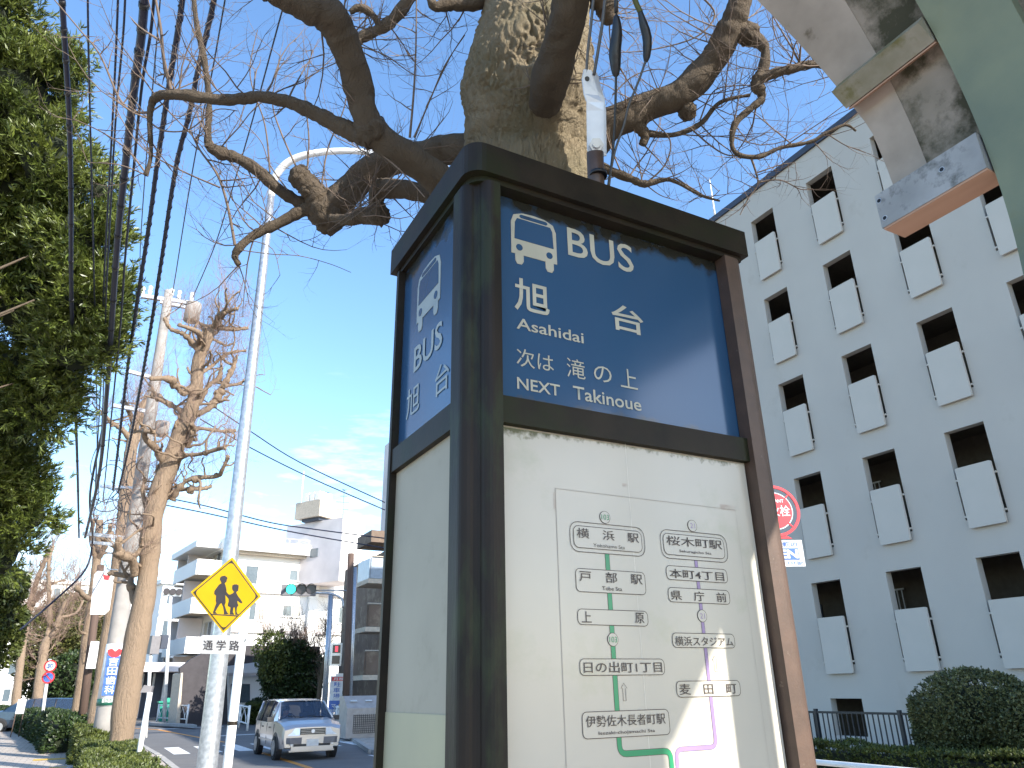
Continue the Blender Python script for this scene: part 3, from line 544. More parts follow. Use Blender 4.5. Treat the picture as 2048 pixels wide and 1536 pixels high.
mb = MB(); mb.box(XP, XP+.008, LNY-.004, LFY+.006, ZB-.004, ZC-.001); NP2 = mb.build('name_panel', M['blue_panel'], PYL); NP2['label'] = 'narrow blue name panel on the left side'
YM = Y0+.024
mb = MB(); mb.box(FLX-.006, FRX+.008, YM+.003, YM+.008, ZL, ZW+.004); mb.build('backing_sheet', M['white_panel'], PYL)
mb = MB(); mb.box(FLX-.004, FRX+.004, YM, YM+.0025, ZL, ZW-.004); RM = mb.build('route_map_panel', M['mossy_sheet'], PYL); RM['label'] = 'white route map panel with green and violet lines'
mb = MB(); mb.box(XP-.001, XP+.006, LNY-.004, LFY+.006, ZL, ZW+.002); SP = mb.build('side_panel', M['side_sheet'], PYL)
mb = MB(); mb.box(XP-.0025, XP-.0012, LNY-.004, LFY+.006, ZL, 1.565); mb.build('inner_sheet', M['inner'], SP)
mb = MB(); mb.box(X1-.04, X1-.035, Y0+.07, Y1-.05, ZL, ZC); mb.build('side_panel', M['white_panel'], PYL)
mb = MB(); mb.box(X0+.06, X1-.06, Y1-.04, Y1-.035, ZL, ZC); mb.build('side_panel', M['white_panel'], PYL)
# --- lettering on the blue panels
def Z8(x_, y_): return (760+x_/2.5603, 300+y_/2.56)
def front_text(body, tl, bl, rt, conv, Yp, material, parent, bold=0.0):
    a = PY(*conv(*tl), Yp); b = PY(*conv(*bl), Yp); c = PY(*conv(*rt), Yp)
    xl = (a.x+b.x)/2; return text(body, (xl, Yp, b.z), (c.x, Yp, b.z), (xl, Yp, a.z), (0, -1, 0), material, parent, bold)
for body, tl, bl, rt, bo in (('BUS', (958, 395), (958, 538), (1292, 545), .006), ('旭', (690, 650), (682, 815), (866, 800), .012), ('台', (1183, 782), (1185, 915), (1346, 880), .012),
        ('Asahidai', (697, 858), (697, 915), (1040, 960), .010), ('次は', (697, 1012), (697, 1105), (887, 1100), 0.0), ('滝', (955, 1063), (955, 1160), (1048, 1130), 0.0),
        ('の', (1093, 1100), (1093, 1180), (1183, 1150), 0.0), ('上', (1228, 1115), (1228, 1212), (1316, 1200), 0.0), ('NEXT', (700, 1163), (700, 1222), (920, 1235), .012), ('Takinoue', (987, 1208), (987, 1275), (1335, 1310), .010)):
    front_text(body, tl, bl, rt, Z8, YP, M['cream'], NP1, bo)
def left_text(body, tl, bl, rt, conv, Xp, material, parent, bold=0.0):
    a = PX(*conv(*tl), Xp); b = PX(*conv(*bl), Xp); c = PX(*conv(*rt), Xp); yl = (a.y+b.y)/2
    return text(body, (Xp, yl, b.z), (Xp, c.y, b.z), (Xp, yl, a.z), (-1, 0, 0), material, parent, bold)
for body, tl, bl, rt, bo in (('BUS', (178, 1018), (176, 1143), (322, 960), .01), ('台', (285, 1125), (285, 1272), (357, 1150), .0), ('旭', (140, 1240), (138, 1385), (203, 1290), 0.0)):
    left_text(body, tl, bl, rt, Z8, XP, M['faded'], NP2, bo)
def bus_icon(o3, A, B, N_, W, H, parent, base, ink='cream'):
    """white bus front: o3 bottom-left, A right, B up"""
    def q(pts, t, m_, nm): mb = MB(); mb.prism([(a*W, b*H) for a, b in pts], o3, A, B, N_, t); return mb.build(nm, m_, parent)
    body = [(.00, .18), (.0, .78), (.06, .92), (.25, .985), (.5, 1), (.75, .985), (.94, .92), (1, .78), (1, .18)]
    q(body, .0012, M[ink], 'bus_symbol')
    q([(.07, .46), (.085, .78), (.13, .86), (.87, .86), (.915, .78), (.93, .46)], .0020, base, 'windscreen_cutout')
    q([(x_*.62+.19, y_) for x_, y_ in ((0, .905), (.05, .885), (.95, .885), (1, .905), (1, .93), (.95, .95), (.05, .95), (0, .93))], .0020, base, 'blind_cutout')
    for cx in (.17, .83): mb = MB(); mb.disc(Vector(o3)+Vector(A)*(cx*W)+Vector(B)*(.31*H), N_, .07*W, .0020, 18); mb.build('lamp_cutout', base, parent)
    for cx in (.08, .74): q([(cx, .18), (cx+.18, .18), (cx+.18, .06), (cx+.14, .0), (cx+.04, .0), (cx, .06)], .0012, M[ink], 'wheel_symbol')
a = PY(*Z8(668, 345), YP); b = PY(*Z8(676, 560), YP); c = PY(*Z8(900, 470), YP); tp_ = PY(*Z8(765, 335), YP); bt = PY(*Z8(705, 583), YP)
bus_icon((a.x, YP-.0003, bt.z), (1, 0, 0), (0, 0, 1), (0, -1, 0), c.x-a.x, tp_.z-bt.z-.0, NP1, M['blue_panel'])
a = PX(*Z8(197, 700), XP); c = PX(*Z8(311, 700), XP); tp_ = PX(*Z8(270, 560), XP); bt = PX(*Z8(207, 928), XP)
bus_icon((XP-.0003, a.y, bt.z), (0, -1, 0), (0, 0, 1), (-1, 0, 0), a.y-c.y, tp_.z-bt.z, NP2, M['blue_panel'], 'faded')
# --- route map
def A5(x_, y_): return (1080+x_/4.6545, 1000+y_/4.655)
def B5(x_, y_): return (1080+x_/4.452, 1240+y_/4.452)
YR = YM
def mp_pt(conv, x_, y_): q = PY(*conv(x_, y_), YR); return q.x, q.z
def line_strip(pts, wd, material, lift, name):
    """flat printed line of width wd through (x,z) points"""
    mb = MB(); P_ = [Vector((a, 0, b)) for a, b in pts]; vs = []
    for i, p in enumerate(P_):
        d = (P_[min(i+1, len(P_)-1)]-P_[max(i-1, 0)]).normalized(); n_ = Vector((-d.z, 0, d.x))*wd/2; vs += [p+n_, p-n_]
    mb.add([(v.x, YR-lift, v.z) for v in vs], [(2*i, 2*i+1, 2*i+3, 2*i+2) for i in range(len(P_)-1)]); return mb.build(name, material, RM)
def rounded_path(pts, r=.012, n=4):
    out_ = [pts[0]]
    for i in range(1, len(pts)-1):
        p0, p, p1 = (Vector(q) for q in (pts[i-1], pts[i], pts[i+1])); a = p+(p0-p).normalized()*r; b = p+(p1-p).normalized()*r
        for k in range(n+1): t = k/n; out_.append(tuple(a*(1-t)**2+p*2*t*(1-t)+b*t*t))
    return out_+[pts[-1]]
def mbox(conv, tl, bl, rt, r=.008, fill=True, lift=.0012):
    xa, za = mp_pt(conv, *tl); xb, zb = mp_pt(conv, *bl); xc, _ = mp_pt(conv, *rt); xa = (xa+xb)/2; w2 = .0011
    mb = MB(); o1 = rrect(xa, xc, zb, za, r); o2 = rrect(xa+w2, xc-w2, zb+w2, za-w2, r-w2); n_ = len(o1)
    mb.add([(a, YR-lift, b) for a, b in o1]+[(a, YR-lift, b) for a, b in o2], [(i, (i+1) % n_, n_+(i+1) % n_, n_+i) for i in range(n_)]); mb.build('station_box', M['ink'], RM)
    if fill: mb = MB(); mb.add([(a, YR-lift+.0002, b) for a, b in o2], [tuple(range(n_))]); mb.build('station_box_fill', M['white_panel'], RM)
gx = [(mp_pt(A5, 628, 505)), mp_pt(B5, 697, 1052)]
gc = mp_pt(B5, 712, 1195); g2 = mp_pt(B5, 1160, 1185); g3 = mp_pt(B5, 1175, 1330)
gl = (gx[0][0]+gx[1][0])/2; gr_ = (g2[0]+g3[0])/2
line_strip(rounded_path([(gl, gx[0][1]), (gl, gc[1]), (gr_, gc[1]), (gr_, gc[1]-.25)]), .0095, M['ink'], .0004, 'route_line_edge'); line_strip(rounded_path([(gl, gx[0][1]), (gl, gc[1]), (gr_, gc[1]), (gr_, gc[1]-.25)]), .0080, M['green_ink'], .0006, 'green_route_line')
v0 = mp_pt(A5, 1460, 560); v1 = mp_pt(B5, 1500, 535); v2 = mp_pt(B5, 1560, 1130); v3 = mp_pt(B5, 1200, 1170)
vl = (v0[0]+v1[0]+v2[0])/3; vp = rounded_path([(vl, v0[1]), (vl, v2[1]), (gr_+.0115, v2[1]), (gr_+.0115, v2[1]-.25)])
line_strip(vp, .0078, M['ink'], .0004, 'route_line_edge'); line_strip(vp, .0066, M['violet_ink'], .0006, 'violet_route_line')
mt_ = lambda *a_: front_text(*a_)
def mtext(body, conv, tl, bl, rt, m_='ink', bold=.006): o = front_text(body, tl, bl, rt, conv, YR-.0006, M[m_], RM, bold); return o
mbox(A5, (270, 192), (279, 478), (971, 385), .016, False); mbox(A5, (303, 232), (312, 442), (945, 380), .010); mtext('横　浜　駅', A5, (337, 258), (340, 352), (915, 345)); mtext('Yokohama Sta', A5, (492, 403), (492, 437), (785, 440), 'ink', -.004)
mbox(A5, (325, 632), (334, 855), (978, 770)); mtext('戸　部　駅', A5, (360, 655), (361, 757), (948, 735)); mtext('Tobe Sta', A5, (575, 803), (575, 840), (760, 828))
mbox(A5, (342, 1010), (349, 1162), (1002, 1100)); mtext('上', A5, (382, 1035), (383, 1140), (475, 1090)); mtext('原', A5, (880, 1048), (881, 1148), (965, 1100))
mbox(B5, (347, 343), (353, 498), (1106, 415)); mtext('日の出町1丁目', B5, (385, 372), (386, 472), (1082, 415))
mbox(B5, (367, 818), (379, 1065), (1150, 910)); mtext('伊勢佐木長者町駅', B5, (402, 855), (404, 958), (1112, 880)); mtext('Isezaki-chojamachi Sta', B5, (518, 993), (518, 1033), (1020, 995))
mbox(A5, (1113, 268), (1124, 540), (1737, 440), .016, False); mbox(A5, (1140, 305), (1150, 507), (1712, 450), .010); mtext('桜木町駅', A5, (1170, 330), (1172, 418), (1687, 405)); mtext('Sakuragicho Sta', A5, (1293, 462), (1293, 493), (1590, 500))
mbox(A5, (1167, 606), (1176, 742), (1740, 710)); mtext('本町4丁目', A5, (1200, 638), (1200, 724), (1707, 710))
mbox(A5, (1185, 810), (1194, 950), (1762, 905)); mtext('県　庁　前', A5, (1213, 838), (1213, 930), (1730, 905))
mbox(B5, (1170, 112), (1179, 247), (1731, 190)); mtext('横浜スタジアム', B5, (1198, 145), (1199, 230), (1715, 190))
mbox(B5, (1208, 543), (1216, 692), (1781, 610)); mtext('麦　田　町', B5, (1235, 568), (1238, 668), (1745, 610))
for conv, cx, cy_, rr, tx, m_ in ((A5, 610, 163, 48, '103', 'green_ink'), (A5, 678, 1300, 50, '103', 'green_ink'), (A5, 1427, 243, 42, '21', 'violet_ink'), (A5, 1512, 1080, 43, '21', 'violet_ink')):
    xx, zz = mp_pt(conv, cx, cy_); x2, _ = mp_pt(conv, cx+rr, cy_); R_ = x2-xx
    xx = gl if tx == '103' else vl
    mb = MB(); mb.disc((xx, YR-.0004, zz), (0, -1, 0), R_, .0010, 24); mb.build('route_number_disc', M['ink'], RM); mb = MB(); mb.disc((xx, YR-.0004, zz), (0, -1, 0), R_-.0008, .0012, 24); mb.build('route_number_fill', M['white_panel'], RM)
    hw = R_*(.72 if tx == '103' else .5); text(tx, (xx-hw, YR-.0017, zz-R_*.42), (xx+hw, YR-.0017, zz-R_*.42), (xx-hw, YR-.0017, zz+R_*.42), (0, -1, 0), M[m_], RM, -.004, .0006)
for conv, cx, y_a, y_b in ((B5, 742, 562, 720), (B5, 1550, 318, 462)):
    xx, za = mp_pt(conv, cx, y_a); _, zb = mp_pt(conv, cx, y_b); h = za-zb
    line_strip([(xx-.0026, zb), (xx-.0026, za-h*.3), (xx-.006, za-h*.3), (xx, za), (xx+.006, za-h*.3), (xx+.0026, za-h*.3), (xx+.0026, zb), (xx-.0026, zb)], .0008, M['ink'], .0010, 'direction_arrow')
# poster outline
xa, za = mp_pt(lambda a, b: (a, b), 1110, 977); xb, _ = mp_pt(lambda a, b: (a, b), 1470, 1020)
line_strip([(xa, za-.9), (xa, za)], .0010, M['grey_ink'], .0008, 'sheet_edge'); line_strip([(xa, za), (xb, za)], .0008, M['grey_ink'], .0008, 'sheet_edge'); line_strip([(xb, za), (xb, za-.9)], .0004, M['grey_ink'], .0008, 'sheet_edge')

xf, zf_ = mp_pt(lambda a, b: (a, b), 1248, 860); line_strip([(xf, zf_-.9), (xf, zf_)], .0012, M['fold'], .0003, 'sheet_fold')
for (a, b, c, d_) in ((1440, 1008, 30, 14), (1106, 985, 6, 34), (1244, 966, 10, 8)):
    x_a, z_a = mp_pt(lambda p, q: (p, q), a, b); x_b, z_b = mp_pt(lambda p, q: (p, q), a+c, b+d_); mb = MB(); mb.add([(x_a, YR-.0003, z_b), (x_b, YR-.0003, z_b), (x_b, YR-.0003, z_a), (x_a, YR-.0003, z_a)], [(0, 1, 2, 3)]); mb.build('tape_mark', M['tape'], RM)
# ---------------------------------------------------------------- shelter arch at the top right
SC = (.424, 2.65); SR = 1.246
def arc_pt(r_, a): return (SC[0]+r_*math.cos(a), SC[1]+r_*math.sin(a))
SH = thing('bus_shelter', 'arched bus shelter with green ribs, stained roof sheets and weathered beams overhead', 'bus shelter', (1.45, -1, .1))
def arc_sheet(r0, r1, ya, yb, a0, a1, n, name, m_, parent=SH):
    """curved plate between radii r0 and r1, from y=ya to the edge function/number yb"""
    mb = MB(); vs = []
    for k in range(n+1):
        a = a0+(a1-a0)*k/n; y2 = yb(a) if callable(yb) else yb
        for r_, yy in ((r0, ya), (r0, y2), (r1, y2), (r1, ya)): X_, Z_ = arc_pt(r_, a); vs.append((X_, yy, Z_))
    fs = []
    for k in range(n):
        for j in range(4): fs.append((4*k+j, 4*k+(j+1) % 4, 4*k+4+(j+1) % 4, 4*k+4+j))
    fs += [(0, 3, 2, 1), (4*n, 4*n+1, 4*n+2, 4*n+3)]
    mb.add(vs, fs, False); o = mb.build(name, m_, parent); return o
AL0, AL1 = math.radians(-37), math.radians(86)
for i, (ya, yb) in enumerate(((.535, .70), (-1.1, -.93), (-2.75, -2.58))):
    arc_sheet(SR, SR+.055, ya, yb, AL0, AL1, 60, 'arch_rib', M['rib'])
    x0_, z0_ = arc_pt(SR, AL0); mb = MB(); mb.box(x0_-.003, x0_+.06, ya, yb, .1, z0_); mb.build('leg', M['rib'], SH)
edge = lambda a: .950+.26*max(0, math.sin(a)-.28)
a_b2 = math.asin((2.705-2.65)/1.28); a_b1 = math.atan2(1.50+1.6-2.65, 1.57-.424)
seam = .852
rs0, rs1 = 1.285, 1.293
arc_sheet(rs0, rs1, .70, seam, a_b2, a_b1, 10, 'roof_sheet', M['sheet']); arc_sheet(rs0-.002, rs1, seam, edge, a_b2, a_b1, 10, 'roof_sheet', M['sheet2'])
arc_sheet(rs0, rs1, .70, seam, a_b1, AL1, 40, 'roof_sheet', M['sheet']); arc_sheet(rs0-.002, rs1, seam, edge, a_b1, AL1, 40, 'roof_sheet', M['sheet2'])
for ya, yb in ((-.93, .535), (-2.58, -1.1)):
    arc_sheet(rs0, rs1, ya, yb, a_b2, AL1, 40, 'roof_sheet', M['sheet'])
mb = MB(); mb.box(1.305, 1.385, .288, .312, .1, 2.9); mb.build('added_shade_post', M['rib'], SH)  # added out of view to throw the shadow strip on the route panel
def beam(pts, ya, yb, m_, name='beam'):
    mb = MB(); mb.prism(pts, (0, ya, 0), (1, 0, 0), (0, 0, 1), (0, 1, 0), yb-ya); return mb.build(name, m_, SH)
for ya, yb in ((-.928, .533), (-2.578, -1.102)): beam([(1.650, 2.704), (1.650, 2.806), (1.735, 2.806), (1.735, 2.704)], ya, yb, M['beam'])
b2 = beam([(1.650, 2.704), (1.650, 2.806), (1.735, 2.806), (1.735, 2.704)], .705, .982, M['beam']); b2['label'] = 'weathered grey beam with bolted end, open end hanging past the rib'
beam([(1.652, 2.698), (1.652, 2.7035), (1.735, 2.7035), (1.735, 2.698)], .705, .978, M['bounce_pink'], 'beam_soffit')  # separate underside strip, its pink stands for bounced sunlight
for yy, zz in ((.972, 2.785), (.968, 2.728), (.80, 2.765)):
    mb = MB(); mb.disc((1.6495, yy, zz), (-1, 0, 0), .0055, .0010, 12); mb.build('bolt_hole', M['black'], b2); mb = MB(); mb.disc((1.6495, yy, zz), (-1, 0, 0), .0072, .0006, 14, .0056); mb.build('bolt_rim', M['bracket'], b2)
beam([(1.543, 3.106), (1.592, 3.068), (1.620, 3.105), (1.575, 3.145)], .705, .965, M['beam2']); beam([(1.594, 3.062), (1.5945, 3.067), (1.622, 3.104), (1.66, 3.125), (1.655, 3.108)], .705, .960, M['bounce_pink'], 'beam_soffit')  # lower face again coloured as if lit
for k in range(1, 5):
    a = a_b1+.42*k; c = Vector((*arc_pt(1.265, a), 0)); mb = MB(); X_, Z_ = arc_pt(1.262, a); t_ = Vector((-math.sin(a), 0, math.cos(a))); n_ = Vector((math.cos(a), 0, math.sin(a)))
    mb.obox((X_, .83, Z_), t_*.03, (0, .125, 0), n_*.02); mb.build('beam', M['beam2'], SH)

# ---------------------------------------------------------------- tree behind the pylon
def knobby(pts, rads, sub=5, wob=.15, seed=0):
    """smooth a polyline of (Vector, radius) and roughen it"""
    P_ = [Vector(p) for p in pts]; n = len(P_); op = []; orr = []
    for i in range(n-1):
        p0, p1, p2, p3 = P_[max(i-1, 0)], P_[i], P_[i+1], P_[min(i+2, n-1)]
        for k in range(sub):
            t = k/sub; q = .5*((2*p1)+(-p0+p2)*t+(2*p0-5*p1+4*p2-p3)*t*t+(-p0+3*p1-3*p2+p3)*t**3)
            r_ = rads[i]*(1-t)+rads[i+1]*t; r_ *= 1+wob*noise.noise(q*(.35/max(r_, .004))+Vector((seed*3.1, 0, 0)))*1.6
            op.append(q); orr.append(r_)
    op.append(P_[-1]); orr.append(rads[-1]); return op, orr
def twig(mb, p, d, ln, r_, depth, rr, up=.25, n=4, curl=.35):
    steps = max(4, int(5+ln*4)) if depth else 5; pts = [p.copy()]; rads = [r_]; q = p.copy(); d = d.normalized(); kids = []
    for i in range(steps):
        d = (d+Vector((rr.uniform(-1, 1), rr.uniform(-1, 1), rr.uniform(-1, 1)))*curl*.35+Vector((0, 0, up*.12))).normalized(); q = q+d*(ln/steps); pts.append(q.copy()); rads.append(r_*(1-.75*(i+1)/steps))
        if depth > 0 and rr.random() < .75: kids.append((q.copy(), d.copy(), rads[-1]))
    mb.tube(pts, rads, n, False)
    for (kp, kd, kr_) in kids:
        s_ = Vector((rr.uniform(-1, 1), rr.uniform(-1, 1), rr.uniform(-1, 1))).normalized(); nd = (kd*.75+s_*.75).normalized()
        twig(mb, kp, nd, ln*rr.uniform(.35, .65), kr_*.75, depth-1, rr, up, max(3, n-1), curl)
TD = 2.6
TR = thing('street_tree', 'thick bare street tree with knobbly pruned limbs rising behind the bus stop pylon', 'tree', (1.06, 1.80, .1))
def tpx(lst, d0=TD):   # (px, py, halfwidth px, depth)
    return [P(a, b, d) for a, b, r_, d in lst], [r_*d/F for a, b, r_, d in lst]
tl_ = [(1085, -260, 100, 2.75), (1084, -120, 104, 2.7), (1082, -20, 106, 2.66), (1075, 60, 108, 2.63), (1060, 125, 124, 2.6), (1056, 190, 136, 2.6), (1057, 260, 130, 2.6), (1056, 330, 128, 2.6)]
pts, rads = tpx(tl_[::-1]); base = Vector((1.07, 1.83, .05)); nb = 7; p_0 = pts[0]; pts = [base.lerp(p_0, k/nb) for k in range(nb)]+pts; rads = [.30-.07*min(1, k/3) for k in range(nb)]+rads
pp, rr_ = knobby(pts, rads, 34, .03, 1)
keep = [i for i in range(len(pp)) if pp[i].z > 2.25 or i % 14 == 0]; pp = [pp[i] for i in keep]; rr_ = [rr_[i] for i in keep]
mb = MB(); NS = 330; tv = []; u = Vector((1, 0, 0))
for i, p in enumerate(pp):
    t = (pp[min(i+1, len(pp)-1)]-pp[max(i-1, 0)]).normalized(); u = (u-t*u.dot(t)).normalized(); v = t.cross(u)
    for k in range(NS):
        an = 2*math.pi*k/NS; d = u*math.cos(an)+v*math.sin(an); q = p+d*rr_[i]
        big = noise.noise(q*3.2)*.035+noise.noise(q*7+Vector((5, 0, 0)))*.012
        wq = q+Vector((noise.noise(q*5), noise.noise(q*5+Vector((9, 0, 0))), 0))*.03
        if q.z < 2.25: tv.append(q+d*big); continue
        wv = Vector((wq.x*46, wq.y*46, wq.z*5.2))+Vector((noise.noise(q*23), noise.noise(q*23+Vector((7, 0, 0))), noise.noise(q*16)*.9))*1.15
        ds, _ = noise.voronoi(wv); e = min(1.0, (ds[1]-ds[0])*2.6); dep = .45+.55*noise.noise(q*9+Vector((0, 5, 0))); plate = noise.noise(wv*.9+Vector((3, 3, 3)))*.0035
        chip = noise.noise(Vector((q.x*30, q.y*30, q.z*38))); tv.append(q+d*(big-(1-e)*.0165*max(.3, dep)+plate*1.3-max(0, chip-.2)*.018+noise.noise(Vector((q.x*120, q.y*120, q.z*40)))*.0018))
mb.add(tv, [(i*NS+k, i*NS+(k+1) % NS, (i+1)*NS+(k+1) % NS, (i+1)*NS+k) for i in range(len(pp)-1) for k in range(NS)], True)
mb.build('trunk', M['bark'], TR)
def knot(mb, c, r_, seed=0):
    n, m_ = (22, 14) if r_ < .12 and Vector(c).length < 5 else (10, 7); vs = []
    for i in range(m_+1):
        th = math.pi*i/m_
        for k in range(n):
            ph = 2*math.pi*k/n; d = Vector((math.sin(th)*math.cos(ph), math.sin(th)*math.sin(ph), math.cos(th))); vs.append(Vector(c)+d*r_*(1+.12*noise.noise(d*6+Vector((seed, 1, c[0]*7)))+.35*noise.noise(d*2.1+Vector((seed, c[0]*9, c[2]*9)))))
    mb.add(vs, [(i*n+k, (i+1)*n+k, (i+1)*n+(k+1) % n, i*n+(k+1) % n) for i in range(m_) for k in range(n)], True)
LIMBS = [
 ('limb', [(985, 520, 36, 2.55), (900, 400, 34, 2.42), (868, 352, 31, 2.36), (800, 305, 30, 2.3), (742, 255, 29, 2.28), (715, 165, 29, 2.25), (690, 90, 30, 2.2), (655, 30, 37, 2.15), (590, 5, 28, 2.1), (520, -40, 24, 2.05)], 16),
 ('limb', [(745, 275, 24, 2.28), (700, 262, 19, 2.3), (640, 232, 15, 2.32), (580, 205, 13, 2.33), (520, 194, 12, 2.34), (450, 200, 11, 2.35), (375, 191, 11, 2.36), (325, 190, 9, 2.38), (306, 200, 8, 2.4)], 10),
 ('limb', [(306, 198, 8, 2.4), (300, 225, 6, 2.4), (300, 260, 5, 2.4), (302, 310, 4, 2.42), (292, 352, 4, 2.42)], 6),
 ('limb', [(1000, 300, 34, 2.6), (905, 300, 32, 2.65), (850, 312, 29, 2.7), (790, 318, 27, 2.75), (735, 345, 30, 2.8), (695, 385, 30, 2.8), (655, 418, 34, 2.8), (628, 385, 25, 2.78), (600, 352, 21, 2.76)], 14),
 ('limb', [(655, 420, 22, 2.8), (612, 420, 13, 2.78), (560, 445, 11, 2.76), (510, 470, 9, 2.74), (482, 492, 9, 2.72), (470, 512, 7, 2.72), (478, 530, 5, 2.72)], 8),
 ('limb', [(640, 430, 18, 2.8), (590, 400, 12, 2.8), (552, 375, 11, 2.78), (520, 345, 12, 2.76), (478, 318, 12, 2.74), (440, 305, 13, 2.72), (418, 290, 9, 2.7), (416, 262, 6, 2.7), (418, 200, 6, 2.7), (408, 120, 6, 2.68), (392, 40, 5, 2.66), (386, -30, 4, 2.66)], 8),
 ('limb', [(900, 400, 20, 2.5), (850, 388, 18, 2.52), (800, 378, 19, 2.55), (762, 380, 18, 2.56), (752, 405, 16, 2.57), (762, 432, 17, 2.58), (725, 432, 17, 2.6), (700, 440, 12, 2.6), (660, 436, 8, 2.62)], 10),
 ('limb', [(1130, 340, 46, 2.6), (1180, 285, 40, 2.62), (1228, 245, 33, 2.6), (1295, 214, 28, 2.58), (1360, 188, 30, 2.56), (1418, 130, 29, 2.54), (1455, 65, 26, 2.5), (1478, 10, 22, 2.48), (1492, -60, 22, 2.46)], 14),
 ('limb', [(1478, 60, 20, 2.5), (1505, 75, 17, 2.49), (1530, 100, 10, 2.48), (1526, 140, 10, 2.47), (1512, 170, 13, 2.46), (1525, 195, 8, 2.46), (1500, 218, 7, 2.46), (1470, 248, 7, 2.46), (1464, 290, 5, 2.46), (1480, 310, 5, 2.46), (1520, 313, 5, 2.46), (1560, 296, 4, 2.46), (1620, 284, 4, 2.45), (1650, 268, 3, 2.44), (1690, 250, 3, 2.43), (1712, 262, 2, 2.43)], 7),
 ('limb', [(1518, 160, 11, 2.46), (1552, 145, 10, 2.45), (1585, 138, 9, 2.44), (1610, 130, 8, 2.44), (1650, 132, 7, 2.43), (1700, 150, 4, 2.4)], 7),
 ('limb', [(1360, 188, 18, 2.56), (1375, 222, 15, 2.57), (1382, 238, 9, 2.57)], 8),
 ('limb', [(1262, 240, 14, 2.58), (1290, 268, 10, 2.58), (1285, 290, 8, 2.58)], 7),
 ('limb', [(1290, 266, 8, 2.58), (1345, 270, 5, 2.57), (1400, 248, 5, 2.56), (1440, 205, 4, 2.55), (1500, 190, 3, 2.54)], 5),
 ('limb', [(1170, 320, 14, 2.6), (1220, 342, 9, 2.6), (1262, 358, 8, 2.58), (1290, 368, 7, 2.56), (1340, 360, 4, 2.55), (1400, 390, 3, 2.54), (1440, 402, 2, 2.53)], 6),
 ('limb', [(1085, 245, 30, 2.55), (1092, 200, 36, 2.38), (1104, 150, 36, 2.25), (1120, 90, 36, 2.17), (1138, 20, 38, 2.1), (1150, -60, 38, 2.05), (1160, -200, 34, 2.0)], 18),
 ('limb', [(1000, -30, 26, 2.65), (950, 5, 16, 2.62), (900, 8, 14, 2.6), (868, 12, 9, 2.58), (855, -20, 7, 2.58)], 8),
 ('limb', [(860, -60, 18, 2.9), (820, -5, 13, 2.9), (785, 40, 13, 2.9), (752, 62, 11, 2.88), (725, 75, 11, 2.87), (708, 95, 6, 2.86)], 8),
 ('limb', [(762, 55, 8, 2.88), (745, 30, 8, 2.86), (720, 15, 8, 2.85), (700, 25, 5, 2.85)], 6),
 ('limb', [(1200, -20, 30, 2.7), (1215, 20, 24, 2.72), (1222, 45, 12, 2.72)], 10),
]
limb_data = []
def roughen(mb):   # small cracks, pits and ridges on a limb
    n = len(mb.v); cen_ = None; out_ = []; K = 36; rings = [mb.v[i:i+K] for i in range(0, n-n % K, K)]
    for rg in rings:
        c = Vector((sum(v[0] for v in rg)/K, sum(v[1] for v in rg)/K, sum(v[2] for v in rg)/K))
        for v in rg:
            v = Vector(v); d = (v-c); r0_ = d.length+1e-6; a = noise.noise(v*42)*.0022+noise.noise(v*95)*.0012-max(0, noise.noise(v*24+Vector((4, 0, 0)))-.35)*.012
            out_.append(tuple(v+d/r0_*a))
    mb.v[:len(out_)] = out_
for i, (nm, lst, n) in enumerate(LIMBS):
    pts, rads = tpx(lst); big = n >= 10; pp, rr_ = knobby(pts, rads, 20 if big else 7, .07 if big else .16, i+2); mb = MB(); mb.tube(pp, rr_, 36 if big else 9, True, .14, i); roughen(mb) if big else None; limb_data.append((pp, rr_))
    if rads[0]*F/lst[0][3] > 9:
        for j in range(4, len(pp)-4, rnd.randint(15, 24)):
            if rnd.random() < .75:
                dv = Vector((rnd.uniform(-1, 1), rnd.uniform(-1, 1), rnd.uniform(-1, 1))).normalized(); knot(mb, pp[j]+dv*rr_[j]*.62, rr_[j]*rnd.uniform(.42, .62), i+j)
    mb.build(nm, M['bark_limb'], TR)
for (a, b, r_, d) in ((600, 354, 22, 2.76), (1497, 68, 24, 2.5), (1375, 222, 19, 2.57), (655, 428, 38, 2.8), (762, 432, 19, 2.58), (1519, 178, 12, 2.46), (742, 262, 34, 2.28)):
    mb = MB(); knot(mb, P(a, b, d), r_*d/F, a); mb.build('knot', M['bark_limb'], TR)
mb = MB(); rt_ = random.Random(21)
for pp, rr_ in limb_data:
    L_ = len(pp)
    for j in range(L_//4, L_):
        pr_ = .32 if L_ < 90 else .12
        if rt_.random() < pr_:
            s_ = Vector((rt_.uniform(-1, 1), rt_.uniform(-1, 1), rt_.uniform(-.6, 1))).normalized(); twig(mb, pp[j], s_, rt_.uniform(.14, .42), min(.0032, max(.0014, rr_[j]*.35)), 2, rt_, .9, 4, .6)
def px_twig(lst, r0, r1, kids=.6, ln=.14):
    pts = [P(*q) for q in lst]; pp, _ = knobby(pts, [1]*len(pts), 5, 0); n = len(pp); mb.tube(pp, [r0+(r1-r0)*i/(n-1) for i in range(n)], 5, False)
    for j in range(2, n):
        if rt_.random() < kids*.45: twig(mb, pp[j], Vector((rt_.uniform(-1, 1), rt_.uniform(-1, 1), rt_.uniform(-.7, 1))), ln*rt_.uniform(.5, 1.3), r1*1.3, 1, rt_, .5, 3, .6)
